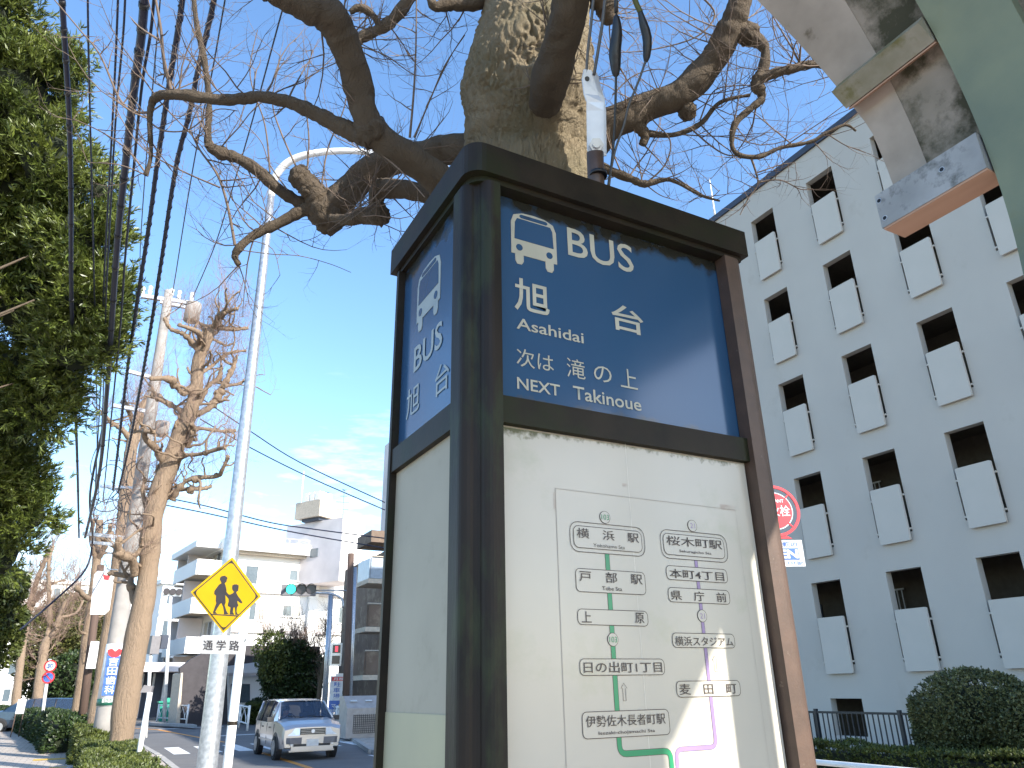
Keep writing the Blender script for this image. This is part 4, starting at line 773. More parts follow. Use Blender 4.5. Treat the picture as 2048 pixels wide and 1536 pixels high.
for lst, a, b in (
  ([(300, 225, 2.4), (262, 222, 2.4), (235, 190, 2.4), (200, 110, 2.4), (160, 60, 2.4), (105, -5, 2.4)], .0045, .002),
  ([(345, 190, 2.38), (328, 120, 2.38), (322, 60, 2.36), (310, -10, 2.35)], .0062, .004),
  ([(300, 245, 2.4), (330, 262, 2.4), (380, 258, 2.4), (430, 220, 2.4), (475, 222, 2.4)], .003, .0015),
  ([(296, 352, 2.42), (255, 300, 2.42), (205, 265, 2.42), (147, 238, 2.42)], .0035, .0015), ([(296, 352, 2.42), (240, 330, 2.42), (175, 325, 2.42)], .0028, .0012),
  ([(470, 490, 2.72), (455, 410, 2.72), (435, 350, 2.72), (400, 300, 2.72), (380, 260, 2.72)], .006, .003), ([(440, 375, 2.72), (360, 340, 2.72), (290, 300, 2.72), (250, 250, 2.72), (225, 200, 2.72)], .0035, .0015),
  ([(480, 500, 2.7), (540, 508, 2.7), (600, 512, 2.7), (660, 528, 2.7), (702, 545, 2.7)], .002, .001), ([(500, 480, 2.7), (545, 498, 2.7), (560, 550, 2.7), (595, 600, 2.7)][:3], .002, .001),
  ([(820, 275, 2.7), (828, 180, 2.7), (832, 90, 2.7), (833, -20, 2.7)], .005, .0025), ([(828, 275, 2.7), (860, 200, 2.7), (890, 130, 2.7), (930, 70, 2.7)], .0035, .0015), ([(852, 215, 2.7), (900, 115, 2.7), (935, 60, 2.7)], .003, .001),
  ([(700, 250, 2.3), (740, 290, 2.3), (800, 340, 2.25), (850, 395, 2.2)], .0035, .0015), ([(708, 90, 2.86), (770, 110, 2.86), (830, 150, 2.86), (880, 148, 2.86)], .003, .001),
  ([(600, 350, 2.76), (560, 260, 2.76), (545, 200, 2.76), (560, 120, 2.74)], .004, .0015), ([(612, 360, 2.76), (618, 280, 2.76), (610, 180, 2.76), (625, 100, 2.76)], .004, .0015), ([(640, 400, 2.76), (655, 300, 2.76), (690, 210, 2.76), (700, 120, 2.76)], .0038, .0015),
  ([(540, 345, 2.76), (530, 250, 2.76), (500, 150, 2.74), (515, 60, 2.74)], .0038, .0015), ([(575, 380, 2.76), (540, 330, 2.76), (520, 280, 2.76), (470, 230, 2.76)], .003, .001),
  ([(1500, 310, 2.46), (1512, 345, 2.46), (1515, 370, 2.46), (1495, 400, 2.46), (1480, 430, 2.46)], .0042, .0016), ([(1515, 365, 2.46), (1560, 360, 2.46), (1600, 378, 2.46), (1625, 378, 2.46)], .0032, .0012), ([(1515, 345, 2.46), (1560, 330, 2.46), (1590, 325, 2.46)], .0025, .001),
  ([(1655, 268, 2.44), (1690, 290, 2.44), (1720, 300, 2.44)], .0025, .001), ([(1290, 368, 2.56), (1330, 330, 2.56), (1340, 280, 2.56), (1300, 230, 2.56), (1310, 180, 2.56)], .0035, .0015),
  ([(1380, 255, 2.55), (1420, 290, 2.55), (1455, 310, 2.55), (1500, 312, 2.5)], .0035, .002), ([(1400, 240, 2.55), (1430, 180, 2.55), (1500, 170, 2.55), (1560, 160, 2.5)], .003, .0012),
  ([(1560, -10, 2.5), (1545, 40, 2.5), (1560, 90, 2.5), (1600, 110, 2.5)], .003, .001), ([(1400, -10, 2.6), (1430, 30, 2.6), (1390, 75, 2.6), (1300, 100, 2.6), (1230, 105, 2.6)], .004, .0015),
  ([(1225, 190, 2.62), (1270, 150, 2.62), (1330, 140, 2.62), (1380, 180, 2.62)], .003, .001), ([(1640, 140, 2.42), (1650, 170, 2.42), (1635, 200, 2.42)], .0014, .0008), ([(1470, 250, 2.46), (1500, 290, 2.46), (1520, 360, 2.46)][:2], .002, .001),
  ([(1350, 355, 2.55), (1390, 380, 2.55), (1420, 395, 2.55), (1440, 380, 2.55)], .003, .0012), ([(1290, 368, 2.56), (1320, 390, 2.56), (1350, 400, 2.56)], .0025, .001)):
    px_twig(lst, a, b, .8)
tag(mb.build('twigs', M['twig'], TR), kind='stuff')

# ---------------------------------------------------------------- bracket, brown pipe, hanging sleeves and wires at the pylon top
PD = 1.62
BK = thing('pipe_stay_bracket', 'bolted galvanised stay bracket on a short brown pipe behind the pylon cap', 'bracket', tuple(P(1192, 420, PD)))
mb = MB(); a = P(1190, 305, PD); b = P(1196, 460, PD); mb.tube([b, b.lerp(a, .5), a], .0185, 20); mb.build('pipe', M['post'], BK)
mb = MB(); c = P(1196, 350, PD-.005); mb.tube([c+Vector((0, 0, -.004)), c+Vector((0, 0, .004))], .020, 20); mb.build('pipe_band', M['black'], BK)
def strip(pts, wd, nrmz, th, name, m_, parent):
    """bent flat bar: pts = (px,py,depth, half width px, twist)"""
    mb = MB(); vs = []
    for (a, b, d, hw, tw) in pts:
        c = P(a, b, d); side = (RT*math.cos(tw)+FW*math.sin(tw)); n_ = (FW*math.cos(tw)-RT*math.sin(tw)); w2 = hw*d/F
        vs += [c-side*w2-n_*th, c+side*w2-n_*th, c+side*w2+n_*th, c-side*w2+n_*th]
    n = len(pts); mb.add(vs, [(4*k+j, 4*k+(j+1) % 4, 4*k+4+(j+1) % 4, 4*k+4+j) for k in range(n-1) for j in range(4)]+[(3, 2, 1, 0), (4*n-4, 4*n-3, 4*n-2, 4*n-1)]); return mb.build(name, m_, parent)
strip([(1175, 140, PD, 8, .3), (1176, 160, PD, 13, .3), (1182, 190, PD, 15, .25), (1190, 205, PD, 17, .1), (1190, 222, PD, 17, 0), (1191, 300, PD, 17, 0), (1192, 312, PD, 14, 0)], 0, 0, .0022, 'strap', M['bracket'], BK)
strip([(1186, 145, PD+.02, 8, .3), (1188, 165, PD+.02, 12, .3), (1196, 195, PD+.02, 13, .2), (1200, 225, PD+.02, 12, 0), (1202, 312, PD+.02, 11, 0)], 0, 0, .0022, 'strap', M['bracket'], BK)
mb = MB(); c = P(1174, 158, PD-.003); mb.disc(c, -FW, .0055, .0016, 14); mb.build('strap_hole', M['black'], BK)
mb = MB(); c = P(1192, 292, PD-.003); nn = -FW; mb.disc(c, nn, .016, .010, 6); mb.disc(c+nn*.0101, nn, .0085, .006, 16); mb.build('bolt', M['galv'], BK)
mb = MB(); mb.disc(P(1192, 292, PD-.002), -FW, .0185, .003, 20); mb.build('washer', M['bracket'], BK)
def wirething(name, label, cat, pts, rad, m_, n=7, group=None):
    mb = MB(); pp, rr_ = knobby([P(*q[:3]) for q in pts], rad if hasattr(rad, '__len__') else [rad]*len(pts), 5, 0); mb.tube(pp, rr_, n); o = mb.build(name, m_, None, tuple(pp[0])); return tag(o, label, cat, group)
wirething('stay_wire', 'taut stay wire rising from the hole in the galvanised bracket', 'wire', [(1172, 158, PD), (1176, 100, PD), (1183, 40, PD), (1192, -60, PD)], .0032, M['wire'])
wirething('stay_wire', 'steel stay wire running up just right of the galvanised bracket', 'wire', [(1188, 150, PD), (1198, 90, PD), (1207, 30, PD), (1216, -60, PD)], .0036, M['wire'])
def sleeve(label, pts, hw):
    t = thing('cable_sleeve', label, 'cable joint', tuple(P(*pts[0]))); mb = MB(); pp = [P(*q) for q in pts]; n = len(pp)
    pk, _ = knobby(pp, [1]*n, 6, 0); N = len(pk); rr_ = [hw*1.62/F*(.12+.88*math.sin(math.pi*min(1, max(0, (i/(N-1)*1.10-.05))))**.45)*(1+.06*noise.noise(Vector((i*.9, hw, 0)))) for i in range(N)]
    mb.tube(pk, rr_, 14, True, .08, hw); mb.build('sleeve', M['black'], t); return t
s1 = sleeve('black taped cable joint hanging straight beside the bracket', [(1232, 25, 1.6), (1234, 60, 1.6), (1230, 100, 1.6), (1231, 130, 1.6), (1232, 158, 1.6)], 12)
s2 = sleeve('slanting black cable joint, right of the straight hanging one', [(1278, 15, 1.6), (1286, 45, 1.6), (1294, 75, 1.6), (1294, 105, 1.6), (1291, 128, 1.6)], 9.5)
wirething('hanging_cable', 'thin black cable running down from the straight cable joint', 'cable', [(1232, -60, 1.6), (1232, 25, 1.6)], .0042, M['black']); wirething('hanging_cable', 'pale cable entering the top of the slanting cable joint', 'cable', [(1262, -40, 1.6), (1270, 0, 1.6), (1281, 25, 1.6)], .006, M['leaf_olive'])
wirething('hanging_cable', 'black cable hanging from the straight cable joint to the pylon cap', 'cable', [(1232, 150, 1.6), (1231, 200, 1.6), (1229, 260, 1.6), (1224, 320, 1.6), (1218, 360, 1.6), (1214, 392, 1.6)], .0028, M['black'])
wirething('hanging_cable', 'grey cable curving from the slanting cable joint down to the pylon cap', 'cable', [(1291, 122, 1.6), (1278, 160, 1.6), (1258, 210, 1.6), (1248, 250, 1.6), (1232, 295, 1.6), (1222, 340, 1.6), (1216, 392, 1.6)], .0026, M['wire'])

# ---------------------------------------------------------------- street lamp
LB = (1.03, 7.58); LP = thing('street_lamp', 'tall galvanised street lamp pole with a curved arm over the road', 'street lamp', (LB[0], LB[1], .1))
lb = PV(386, 1780, *LB); lt = PV(543, 385, LB[0], LB[1]); lb = Vector((lb.x, lb.y, .1)); n = 14
dirp = (lt-lb); pts = [lb+dirp*(k/n) for k in range(n+1)]; rads = [.100-.060*(k/n)**.8 for k in range(n+1)]; dl = (lt-Vector((0, 0, EYE))).dot(FW)
mb = MB(); mb.tube(pts, rads, 24); mb.build('pole', M['galv'], LP)
mb = MB(); top = pts[-1]; arm = [top+Vector((0, 0, -.05)), P(546, 365, dl), P(556, 345, dl), P(576, 325, dl), P(608, 311, dl), P(650, 304, dl), P(700, 302, dl), P(745, 306, dl), P(800, 312, dl)]
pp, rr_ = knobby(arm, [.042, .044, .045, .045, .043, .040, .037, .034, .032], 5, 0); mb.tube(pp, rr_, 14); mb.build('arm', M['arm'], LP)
mb = MB(); c = P(850, 322, dl); dd = (P(870, 326, dl)-P(800, 316, dl)).normalized(); sd = dd.cross(Vector((0, 0, 1))).normalized(); mb.obox(c, dd*.27, sd*.11, dd.cross(sd)*.05); mb.build('lamp_head', M['bracket'], LP)
mb = MB(); c = lb+dirp*.10; mb.obox(c+Vector((-.09, -.06, 0)), (.01, 0, 0), (0, .06, 0), (0, 0, .16)); mb.build('hatch', M['galv'], LP)

# ---------------------------------------------------------------- school route sign
sd_ = 6.02; SG = thing('school_route_sign', 'yellow diamond sign with two walking children above a white plate, on a white post', 'sign', (0, 0, 0))
pb = P(470, 1400, 6.12); SG.location = (pb.x, pb.y, .1)
mb = MB(); tp_ = P(476, 1262, 6.12); mb.tube([(pb.x, pb.y, .1), (pb.x, pb.y, tp_.z+.28)], .037, 16); mb.build('post', M['white_paint'], SG)
mb = MB(); mb.disc((pb.x, pb.y, P(451, 1536, 6.12).z+.33), (0, 0, 1), .0385, .03, 16); mb.build('post_band', M['frame'], SG)
ct = P(453, 1190, sd_); uL = (P(522.5, 1193, sd_+.0)-P(382, 1183.5, sd_)); uV = (P(465, 1114, sd_)-P(447.5, 1266, sd_)); hn = uL.cross(uV).normalized()
if hn.dot(FW) > 0: hn = -hn
top_, rgt, bot, lft = P(465, 1114, sd_), P(522.5, 1193, sd_), P(447.5, 1266, sd_), P(382, 1183.5, sd_)
cen = (top_+rgt+bot+lft)/4
def diamond(s_, lift, th, m_, nm, r_=0.0):
    mb = MB(); vs = []; C4 = [cen+(q-cen)*s_+hn*lift for q in (top_, rgt, bot, lft)]
    if r_:
        out_ = []
        for i in range(4):
            p0, p, p1 = C4[i-1], C4[i], C4[(i+1) % 4]
            for k in range(5): t = k/4; a_ = p.lerp(p0, r_); b_ = p.lerp(p1, r_); out_.append(a_*(1-t)**2+p*2*t*(1-t)+b_*t*t)
        C4 = out_
    n_ = len(C4); mb.add(C4+[q+hn*th for q in C4], [tuple(range(n_)), tuple(range(n_, 2*n_))[::-1]]+[(i, (i+1) % n_, n_+(i+1) % n_, n_+i) for i in range(n_)]); return mb.build(nm, m_, SG)
diamond(1, 0, .008, M['yellow'], 'sign_plate'); diamond(.925, .0085, .002, M['sign_ink'], 'sign_border'); fc = diamond(.885, .0108, .002, M['yellow'], 'sign_face', .10)
def Z4(x_, y_): return (340+x_/6.4, 1090+y_/6.4)
def on_plane(px_, py_, pt, nr): r_ = ray(px_, py_); o_ = Vector((0, 0, EYE)); return o_+r_*((pt-o_).dot(nr)/r_.dot(nr))
boy = [(640, 420), (660, 400), (700, 392), (722, 405), (738, 425), (728, 440), (724, 468), (700, 490), (712, 520), (722, 560), (724, 600), (745, 628), (768, 636), (800, 620), (822, 598), (812, 590), (797, 570), (795, 540), (800, 515), (820, 504), (855, 503), (878, 515), (878, 545), (872, 585), (850, 600), (850, 615), (872, 655), (905, 700), (928, 735), (915, 748), (890, 735), (868, 715), (862, 720), (868, 760), (880, 765), (865, 790), (858, 800), (852, 850), (862, 880), (880, 890), (880, 896), (835, 892), (836, 870), (830, 800), (812, 800), (805, 860), (820, 885), (820, 893), (765, 890), (768, 850), (775, 800), (740, 780), (742, 755), (752, 720), (750, 690), (722, 655), (706, 640), (712, 690), (712, 740), (700, 770), (720, 840), (735, 868), (755, 885), (690, 888), (690, 850), (682, 800), (662, 745), (645, 750), (605, 810), (580, 855), (605, 880), (552, 878), (550, 860), (572, 800), (592, 745), (585, 710), (590, 650), (565, 625), (568, 590), (600, 545), (625, 510), (660, 488), (650, 465), (638, 445)]
ppz = cen+hn*.0135
mb = MB(); vs = [on_plane(*Z4(*q), ppz, hn) for q in boy]; mb.add(vs, [tuple(range(len(vs)))]); mb.build('children_symbol', M['sign_ink'], fc)
mb = MB(); vs = [on_plane(*Z4(*q), ppz, hn) for q in ((528, 880), (880, 902), (872, 916), (540, 894))]; mb.add(vs, [(0, 1, 2, 3)]); mb.build('ground_line', M['sign_ink'], fc)
# white plate
def Pp(x_, y_): return on_plane(*Z4(x_, y_), cen+hn*.0, hn)
a_, b_, c_, d_ = Pp(372, 1155), Pp(950, 1168), Pp(935, 1398), Pp(358, 1388); O_ = d_; AX = (c_-d_); AZ = (a_-d_); wW = AX.length; hH = AZ.length
AXn = AX/wW; AZn = AZ/hH
mb = MB(); mb.prism(rrect(0, wW, 0, hH, .035), O_-hn*.004, AXn, AZn, hn, .008); wp = mb.build('name_plate', M['plate'], SG)
text('通 学 路', O_+AXn*wW*.11+AZn*hH*.20+hn*.004, O_+AXn*wW*.91+AZn*hH*.20+hn*.004, O_+AXn*wW*.11+AZn*hH*.76+hn*.004, hn, M['sign_ink'], wp, .012)
mb = MB(); mb.obox(P(474, 1283, 6.1), RT*.06, FW*.05, UP*.012); mb.build('clamp', M['galv'], SG)

# leaning white post further up the planting strip
wpx, wpy = 1.34, 20.5
LPs = thing('roadside_sign_post', 'slim white post carrying a dark sign seen from behind, left of the lamp pole', 'sign', (1.25, 16.0, .1))
a = PV(268, 1560, 1.25, 16.0); b = PV(300, 1385, 1.25, 16.0); mb = MB(); mb.tube([Vector((a.x, a.y, .1)), b], .045, 12); mb.build('post', M['white_paint'], LPs)
mb = MB(); vs = [PV(280, 1385, 1.25, 16), PV(302, 1385, 1.25, 16), PV(306, 1372, 1.25, 16), PV(288, 1370, 1.25, 16)]; c0 = sum(vs, Vector())/4; mb.add([v for v in vs]+[v+Vector((.04, .22, 0)) for v in vs], [(0, 1, 2, 3), (7, 6, 5, 4)]+[(i, (i+1) % 4, 4+(i+1) % 4, 4+i) for i in range(4)]); mb.build('sign_back', M['bumper'], LPs)

# ---------------------------------------------------------------- utility pole, wires
UPX, UPY = .594, 22.98
UPo = thing('utility_pole', 'concrete utility pole with advertising sleeves, crossarms and transformer among the street trees', 'utility pole', (UPX, UPY, .1))
ub = PV(203, 1490, UPX, UPY); ut = PV(338, 582, UPX, UPY); ub = Vector((ub.x, ub.y, .1)); dv = ut-ub
def upt(t): return ub+dv*t
def ur(t): return .245-.115*t
mb = MB(); mb.tube([upt(k/12) for k in range(13)], [ur(k/12) for k in range(13)], 20); mb.build('pole', M['concrete'], UPo)
def sleeve_on(t0, t1, m_, nm, extra=.012, arc=None):
    mb = MB(); mb.tube([upt(t0), upt((t0+t1)/2), upt(t1)], [ur(t0)+extra, ur((t0+t1)/2)+extra, ur(t1)+extra], 20); return mb.build(nm, m_, UPo)
def tpx_of(y_):   # parameter on the pole from picture height
    lo, hi = 0, 1
    for _ in range(30):
        mid = (lo+hi)/2; q = upt(mid)-Vector((0, 0, EYE)); yy = 768-F*q.dot(UP)/q.dot(FW)
        if yy > y_: lo = mid
        else: hi = mid
    return lo
tA, tB = tpx_of(1412), tpx_of(1288); slv = sleeve_on(tA, tB, M['white_sign'], 'advert_sleeve')
sleeve_on(tA+.001, tpx_of(1397), M['sign_green'], 'green_label', .016)
vn = (Vector((0, 0, 0))-Vector((upt(0).x, upt(0).y, 0))).normalized(); vs_ = Vector((-vn.y, vn.x, 0))
if vs_.dot(RT) < 0: vs_ = -vs_
zu = dv.normalized()
mb = MB(); c = upt(tpx_of(1302)); mb.prism([(.17*math.cos(math.radians(a)), .17*math.sin(math.radians(a))) for a in range(175, 366, 19)]+[(.08, .05), (0, -.02), (-.08, .05)], c+vn*(ur(.15)+.02), vs_, zu, vn, .01); ad = mb.build('round_logo', M['red'], slv)
for k, ch in enumerate('吉田歯科'):
    yy = 1324+18.5*k; c = upt(tpx_of(yy))+vn*(ur(.15)+.02); hs = .135
    mb = MB(); mb.obox(c, vs_*.16, vn*.006, zu*hs); bq = mb.build('blue_block', M['blue'], slv)
    text(ch, c-vs_*.11-zu*.1+vn*.007, c+vs_*.11-zu*.1+vn*.007, c-vs_*.11+zu*.1+vn*.007, vn, M['white_sign'], bq, .01)
c = upt(tpx_of(1401))+vn*(ur(.05)+.022); text('歯科医院', c-vs_*.13-zu*.05, c+vs_*.13-zu*.05, c-vs_*.13+zu*.05, vn, M['white_sign'], slv, .01)
def crossarm(y_, l, r_, wd=.05, tilt=0, nm='crossarm'):
    c = upt(tpx_of(y_)); a = PV(l, y_-tilt, UPX, UPY); b = PV(r_, y_+tilt, UPX, UPY); a = Vector((a.x, a.y, a.z)); mb = MB(); d = (b-a); mb.obox((a+b)/2, d/2, Vector((0, 0, 1)).cross(d).normalized()*wd, (0, 0, wd)); mb.build(nm, M['galv'], UPo); return a, b
A1 = crossarm(600, 283, 392, .06, 8); crossarm(612, 320, 400, .05, 8); crossarm(750, 258, 312, .05, 7); crossarm(818, 225, 305, .05, 7); crossarm(1072, 165, 262, .045, 5); crossarm(1088, 180, 262, .04, 3); crossarm(975, 200, 300, .035, 3)
for px_, py_ in ((285, 585), (300, 583), (343, 588), (358, 592), (383, 596)):
    mb = MB(); q = PV(px_, py_, UPX, UPY); mb.tube([q+Vector((0, 0, -.15)), q, q+Vector((0, 0, .05)), q+Vector((0, 0, .15)), q+Vector((0, 0, .2))], [.03, .07, .045, .07, .03], 8); mb.build('insulator', M['white_paint'], UPo)
mb = MB(); q = PV(385, 625, UPX, UPY); mb.tube([q+Vector((0, 0, -.32)), q+Vector((0, 0, -.3)), q+Vector((0, 0, .3)), q+Vector((0, 0, .33))], [.2, .24, .24, .2], 14); mb.build('transformer', M['concrete'], UPo)
mb = MB(); q = PV(324, 857, UPX, UPY); mb.tube([q+Vector((0, 0, -.24)), q+Vector((0, 0, -.2)), q+Vector((0, 0, .2)), q+Vector((0, 0, .22))], [.14, .2, .2, .1], 14); mb.build('switch_box', M['concrete'], UPo)
mb = MB(); q = PV(295, 1010, UPX, UPY)
for k in range(26): 
    q = PV(300-rnd.uniform(0, 90), 1010+rnd.uniform(-90, 70), UPX, UPY); pts = [q+Vector((.35*math.cos(a*1.1+k), 0, .25*math.sin(a*1.1+k)*(1+.2*k % 2))) for a in range(5)]; pp, rr_ = knobby(pts, [.012]*5, 4, 0); mb.tube(pp, rr_, 4)
mb.build('jumper_loops', M['wire'], UPo)
# overhead cables: picture column points, each point put at the height the cable hangs
CABLES = [
 ('thick black cable nearest the left edge, hanging over the evergreen', [(120, -60), (128, 60), (138, 230), (142, 400), (143, 600), (150, 800), (155, 940), (158, 1075)], 6.6, 5.3, 5.6, 0),
 ('thin wire just right of the leftmost thick black cable', [(175, -60), (177, 100), (183, 350), (189, 600), (194, 850), (192, 1000)], 6.6, 5.6, 2.0, 0),
 ('thin wavy wire left of the thickest bundled cable', [(238, -60), (232, 100), (222, 300), (208, 560), (200, 800), (188, 1010)], 6.8, 5.6, 2.2, 0),
 ('loosely waving thin wire touching the left of the thickest bundle', [(252, -60), (247, 60), (232, 230), (222, 400), (212, 600), (206, 800), (196, 1000)], 6.4, 5.6, 2.2, .0),
 ('thickest black bundled cable, ending at the low crossarm', [(292, -60), (284, 60), (268, 180), (252, 320), (236, 470), (224, 640), (214, 780), (198, 950), (170, 1075)], 6.2, 5.4, 8.4, 0),
 ('blue-black cable running close along the thickest bundle', [(312, -60), (302, 60), (284, 170), (268, 330), (250, 520), (240, 660), (222, 840), (206, 1000)], 6.3, 5.5, 3.0, 0),
 ('spiral wrapped thick cable in the middle of the overhead bundle', [(370, -60), (362, 20), (335, 190), (314, 330), (298, 450), (272, 620), (252, 760), (238, 880), (226, 980)], 6.3, 5.7, 5.6, .35),
 ('thick spiral wrapped cable on the right of the overhead bundle', [(438, -60), (424, 20), (398, 130), (378, 230), (350, 345), (320, 540), (292, 710), (258, 890), (236, 985)], 6.4, 5.9, 5.4, .35),
 ('thin dark wire rising to the pole top insulators', [(462, -60), (450, 0), (425, 140), (400, 260), (375, 400), (352, 545), (345, 585)], 11.5, 11.9, 1.7, 0),
 ('thin dark wire farthest right, crossing above the lamp pole', [(590, -60), (562, 30), (505, 240), (470, 360), (430, 490), (385, 596)], 11.5, 11.9, 1.7, 0),
 ('faint wire low between the spiral cables and the pole', [(325, -60), (312, 100), (290, 350), (280, 520), (286, 583)], 11.0, 11.9, 1.4, 0),
 ('short drop cable falling from the low crossarm to the pavement trees', [(205, 860), (180, 990), (185, 1080), (170, 1140), (110, 1200), (40, 1260)], 6, 4.6, 2.2, 0),
]
for lab, pts, za, zb, hw, hel in CABLES:
    Q = []; n_ = len(pts)
    for i, (a, b) in enumerate(pts):
        z_ = za+(zb-za)*i/(n_-1); q = PZ(a, b, z_)
        if q.y > 24 or (q-Vector((0, 0, EYE))).dot(FW) < 0 or q.y < 0: q = PV(a, b, UPX, UPY)
        Q.append(q)
    dtop = (Q[1]-Vector((0, 0, EYE))).dot(FW); R_ = hw*dtop/F; pp, rr_ = knobby(Q, [R_]*n_, 8, .0); mb = MB()
    t = thing('overhead_cable', lab, 'cable', tuple(Q[0]), 'overhead cables converging on the utility pole'); mb.tube(pp, rr_, 8, True); mb.build('sheath', M['cable'], t)
    if hel:
        mb = MB(); hp_ = []; acc = 0
        for i in range(len(pp)-1):
            seg = (pp[i+1]-pp[i]); k_ = max(2, int(seg.length/.022)); k_ = min(k_, 60); dn = seg.normalized(); s1_ = dn.cross(Vector((0, 0, 1))).normalized(); s2_ = dn.cross(s1_)
            for j in range(k_): a = acc; acc += seg.length/k_*34; p = pp[i]+seg*(j/k_); hp_.append(p+(s1_*math.cos(a)+s2_*math.sin(a))*(R_*1.08))
        mb.tube(hp_, R_*.28, 4, False); tag(mb.build('spiral_wrap', M['cable'], t), kind='stuff')
    elif hw > 3:
        mb = MB()
        for i in range(2, len(pp)-1, 3):
            dn = (pp[i+1]-pp[i]).normalized(); mb.tube([pp[i]-dn*.02, pp[i]+dn*.02], R_*1.2, 8)
        tag(mb.build('cable_tie', M['black'], t), kind='stuff')
for lab, pts, d in (('upper thin wire slanting down to the right behind the lamp pole', [(400, 795), (500, 862), (600, 925), (770, 1005)], 33), ('middle thin wire slanting down to the right across the pale cloud', [(400, 838), (500, 895), (620, 955), (770, 1020)], 33), ('lower wire crossing in front of the rooftop tower', [(330, 1010), (420, 1028), (540, 1055), (640, 1074), (780, 1098)], 33), ('blue-black wire just below the rooftop tower window', [(330, 995), (420, 1014), (540, 1045), (640, 1060), (780, 1078)], 33)):
    wirething('street_wire', lab, 'wire', [(a, b, d) for a, b in pts], .028, M['cable'], 5)

# ---------------------------------------------------------------- pavement trees (bare, pruned)
def pollard(label, trunk, limbs, X_, Y_, tw=(.5, 1.3), nt=1.0, seed=1, twr=.006, rr2=.02, density=.35):
    t = thing('pruned_tree', label, 'tree', (X_, Y_, .1)); r_ = random.Random(seed)
    D = (PV(*trunk[0][:2], X_, Y_)-Vector((0, 0, EYE))).dot(FW)
    def cv(lst, jit=0): 
        pts = []; rd = []
        for i, (a, b, hw) in enumerate(lst): 
            q = PV(a, b, X_, Y_); pts.append(q); rd.append(hw*(q-Vector((0, 0, EYE))).dot(FW)/F)
        if jit:
            dep = r_.uniform(-1, 1)*jit; n = len(pts)
            for i in range(n): pts[i] = pts[i]+(pts[i]-Vector((0, 0, EYE))).normalized()*dep*(i/(n-1))
        return pts, rd
    pts, rd = cv(trunk); rd = [a_*.90 for a_ in rd]; pts[0].z = .08; pp, rr_ = knobby(pts, rd, 8, .08, seed); mb = MB(); mb.tube(pp, rr_, 16, True, .08, seed); mb.build('trunk', M['bark_far'], t); allp = list(zip(pp[len(pp)//3:], rr_[len(pp)//3:])); ends = []
    for lst in limbs:
        pts, rd = cv(lst, 1.6); rd = [a*.82 for a in rd]; pts = [pts[0]]+[p+Vector((r_.uniform(-1, 1), r_.uniform(-1, 1), r_.uniform(-1, 1)))*rd[0]*.7 for p in pts[1:]]; pp, rr_ = knobby(pts, rd, 6, .34, seed+len(ends)); mb = MB(); mb.tube(pp, rr_, 9, True, .12, seed)
        for j in range(4, len(pp)):
            if r_.random() < .13 or j == len(pp)-1: knot(mb, pp[j]+Vector((r_.uniform(-1, 1), r_.uniform(-1, 1), r_.uniform(-1, 1)))*rr_[j]*.5, rr_[j]*r_.uniform(1.0, 1.45), j)
        mb.build('limb', M['bark_far'], t); allp += list(zip(pp, rr_)); ends += [(pp[-1], rr_[-1])]*3+[(pp[-3], rr_[-3])]
    # smaller crooked side limbs
    for p, rr__ in list(allp):
        if r_.random() < .30*density:
            d0 = Vector((r_.uniform(-1, 1), r_.uniform(-1, 1), r_.uniform(-.2, 1))).normalized(); q = p.copy(); ps = [q.copy()]; ln_ = r_.uniform(.35, 1.0)*(1 if density > .7 else 1.4)
            for k in range(4): d0 = (d0+Vector((r_.uniform(-1, 1), r_.uniform(-1, 1), r_.uniform(-.6, 1.0)))*.75).normalized(); q = q+d0*ln_/4; ps.append(q.copy())
            r0_ = min(rr__*.55, .05); pp, rr_ = knobby(ps, [r0_, r0_*.8, r0_*.7, r0_*.6, r0_*.5], 4, .3, r_.random()*9); mb = MB(); mb.tube(pp, rr_, 7, True, .1, 1); mb.build('branch', M['bark_far'], t); allp += list(zip(pp, rr_)); ends.append((pp[-1], rr_[-1]))
    mb = MB()
    for p, rr__ in allp:
        if r_.random() < density*nt*(.17 if rr__ < .045 else .36): s_ = Vector((r_.uniform(-1, 1), r_.uniform(-1, 1), r_.uniform(-.3, 1))).normalized(); twig(mb, p, s_, r_.uniform(*tw), twr, 2, r_, 1.0, 3, .45)
    for p, rr__ in ends: s_ = Vector((r_.uniform(-.8, .8), r_.uniform(-.8, .8), 1)).normalized(); twig(mb, p, s_, r_.uniform(*tw)*1.3, twr, 2, r_, 1.2, 3, .4)
    tag(mb.build('twigs', M['twig_far'], t), kind='stuff'); return t
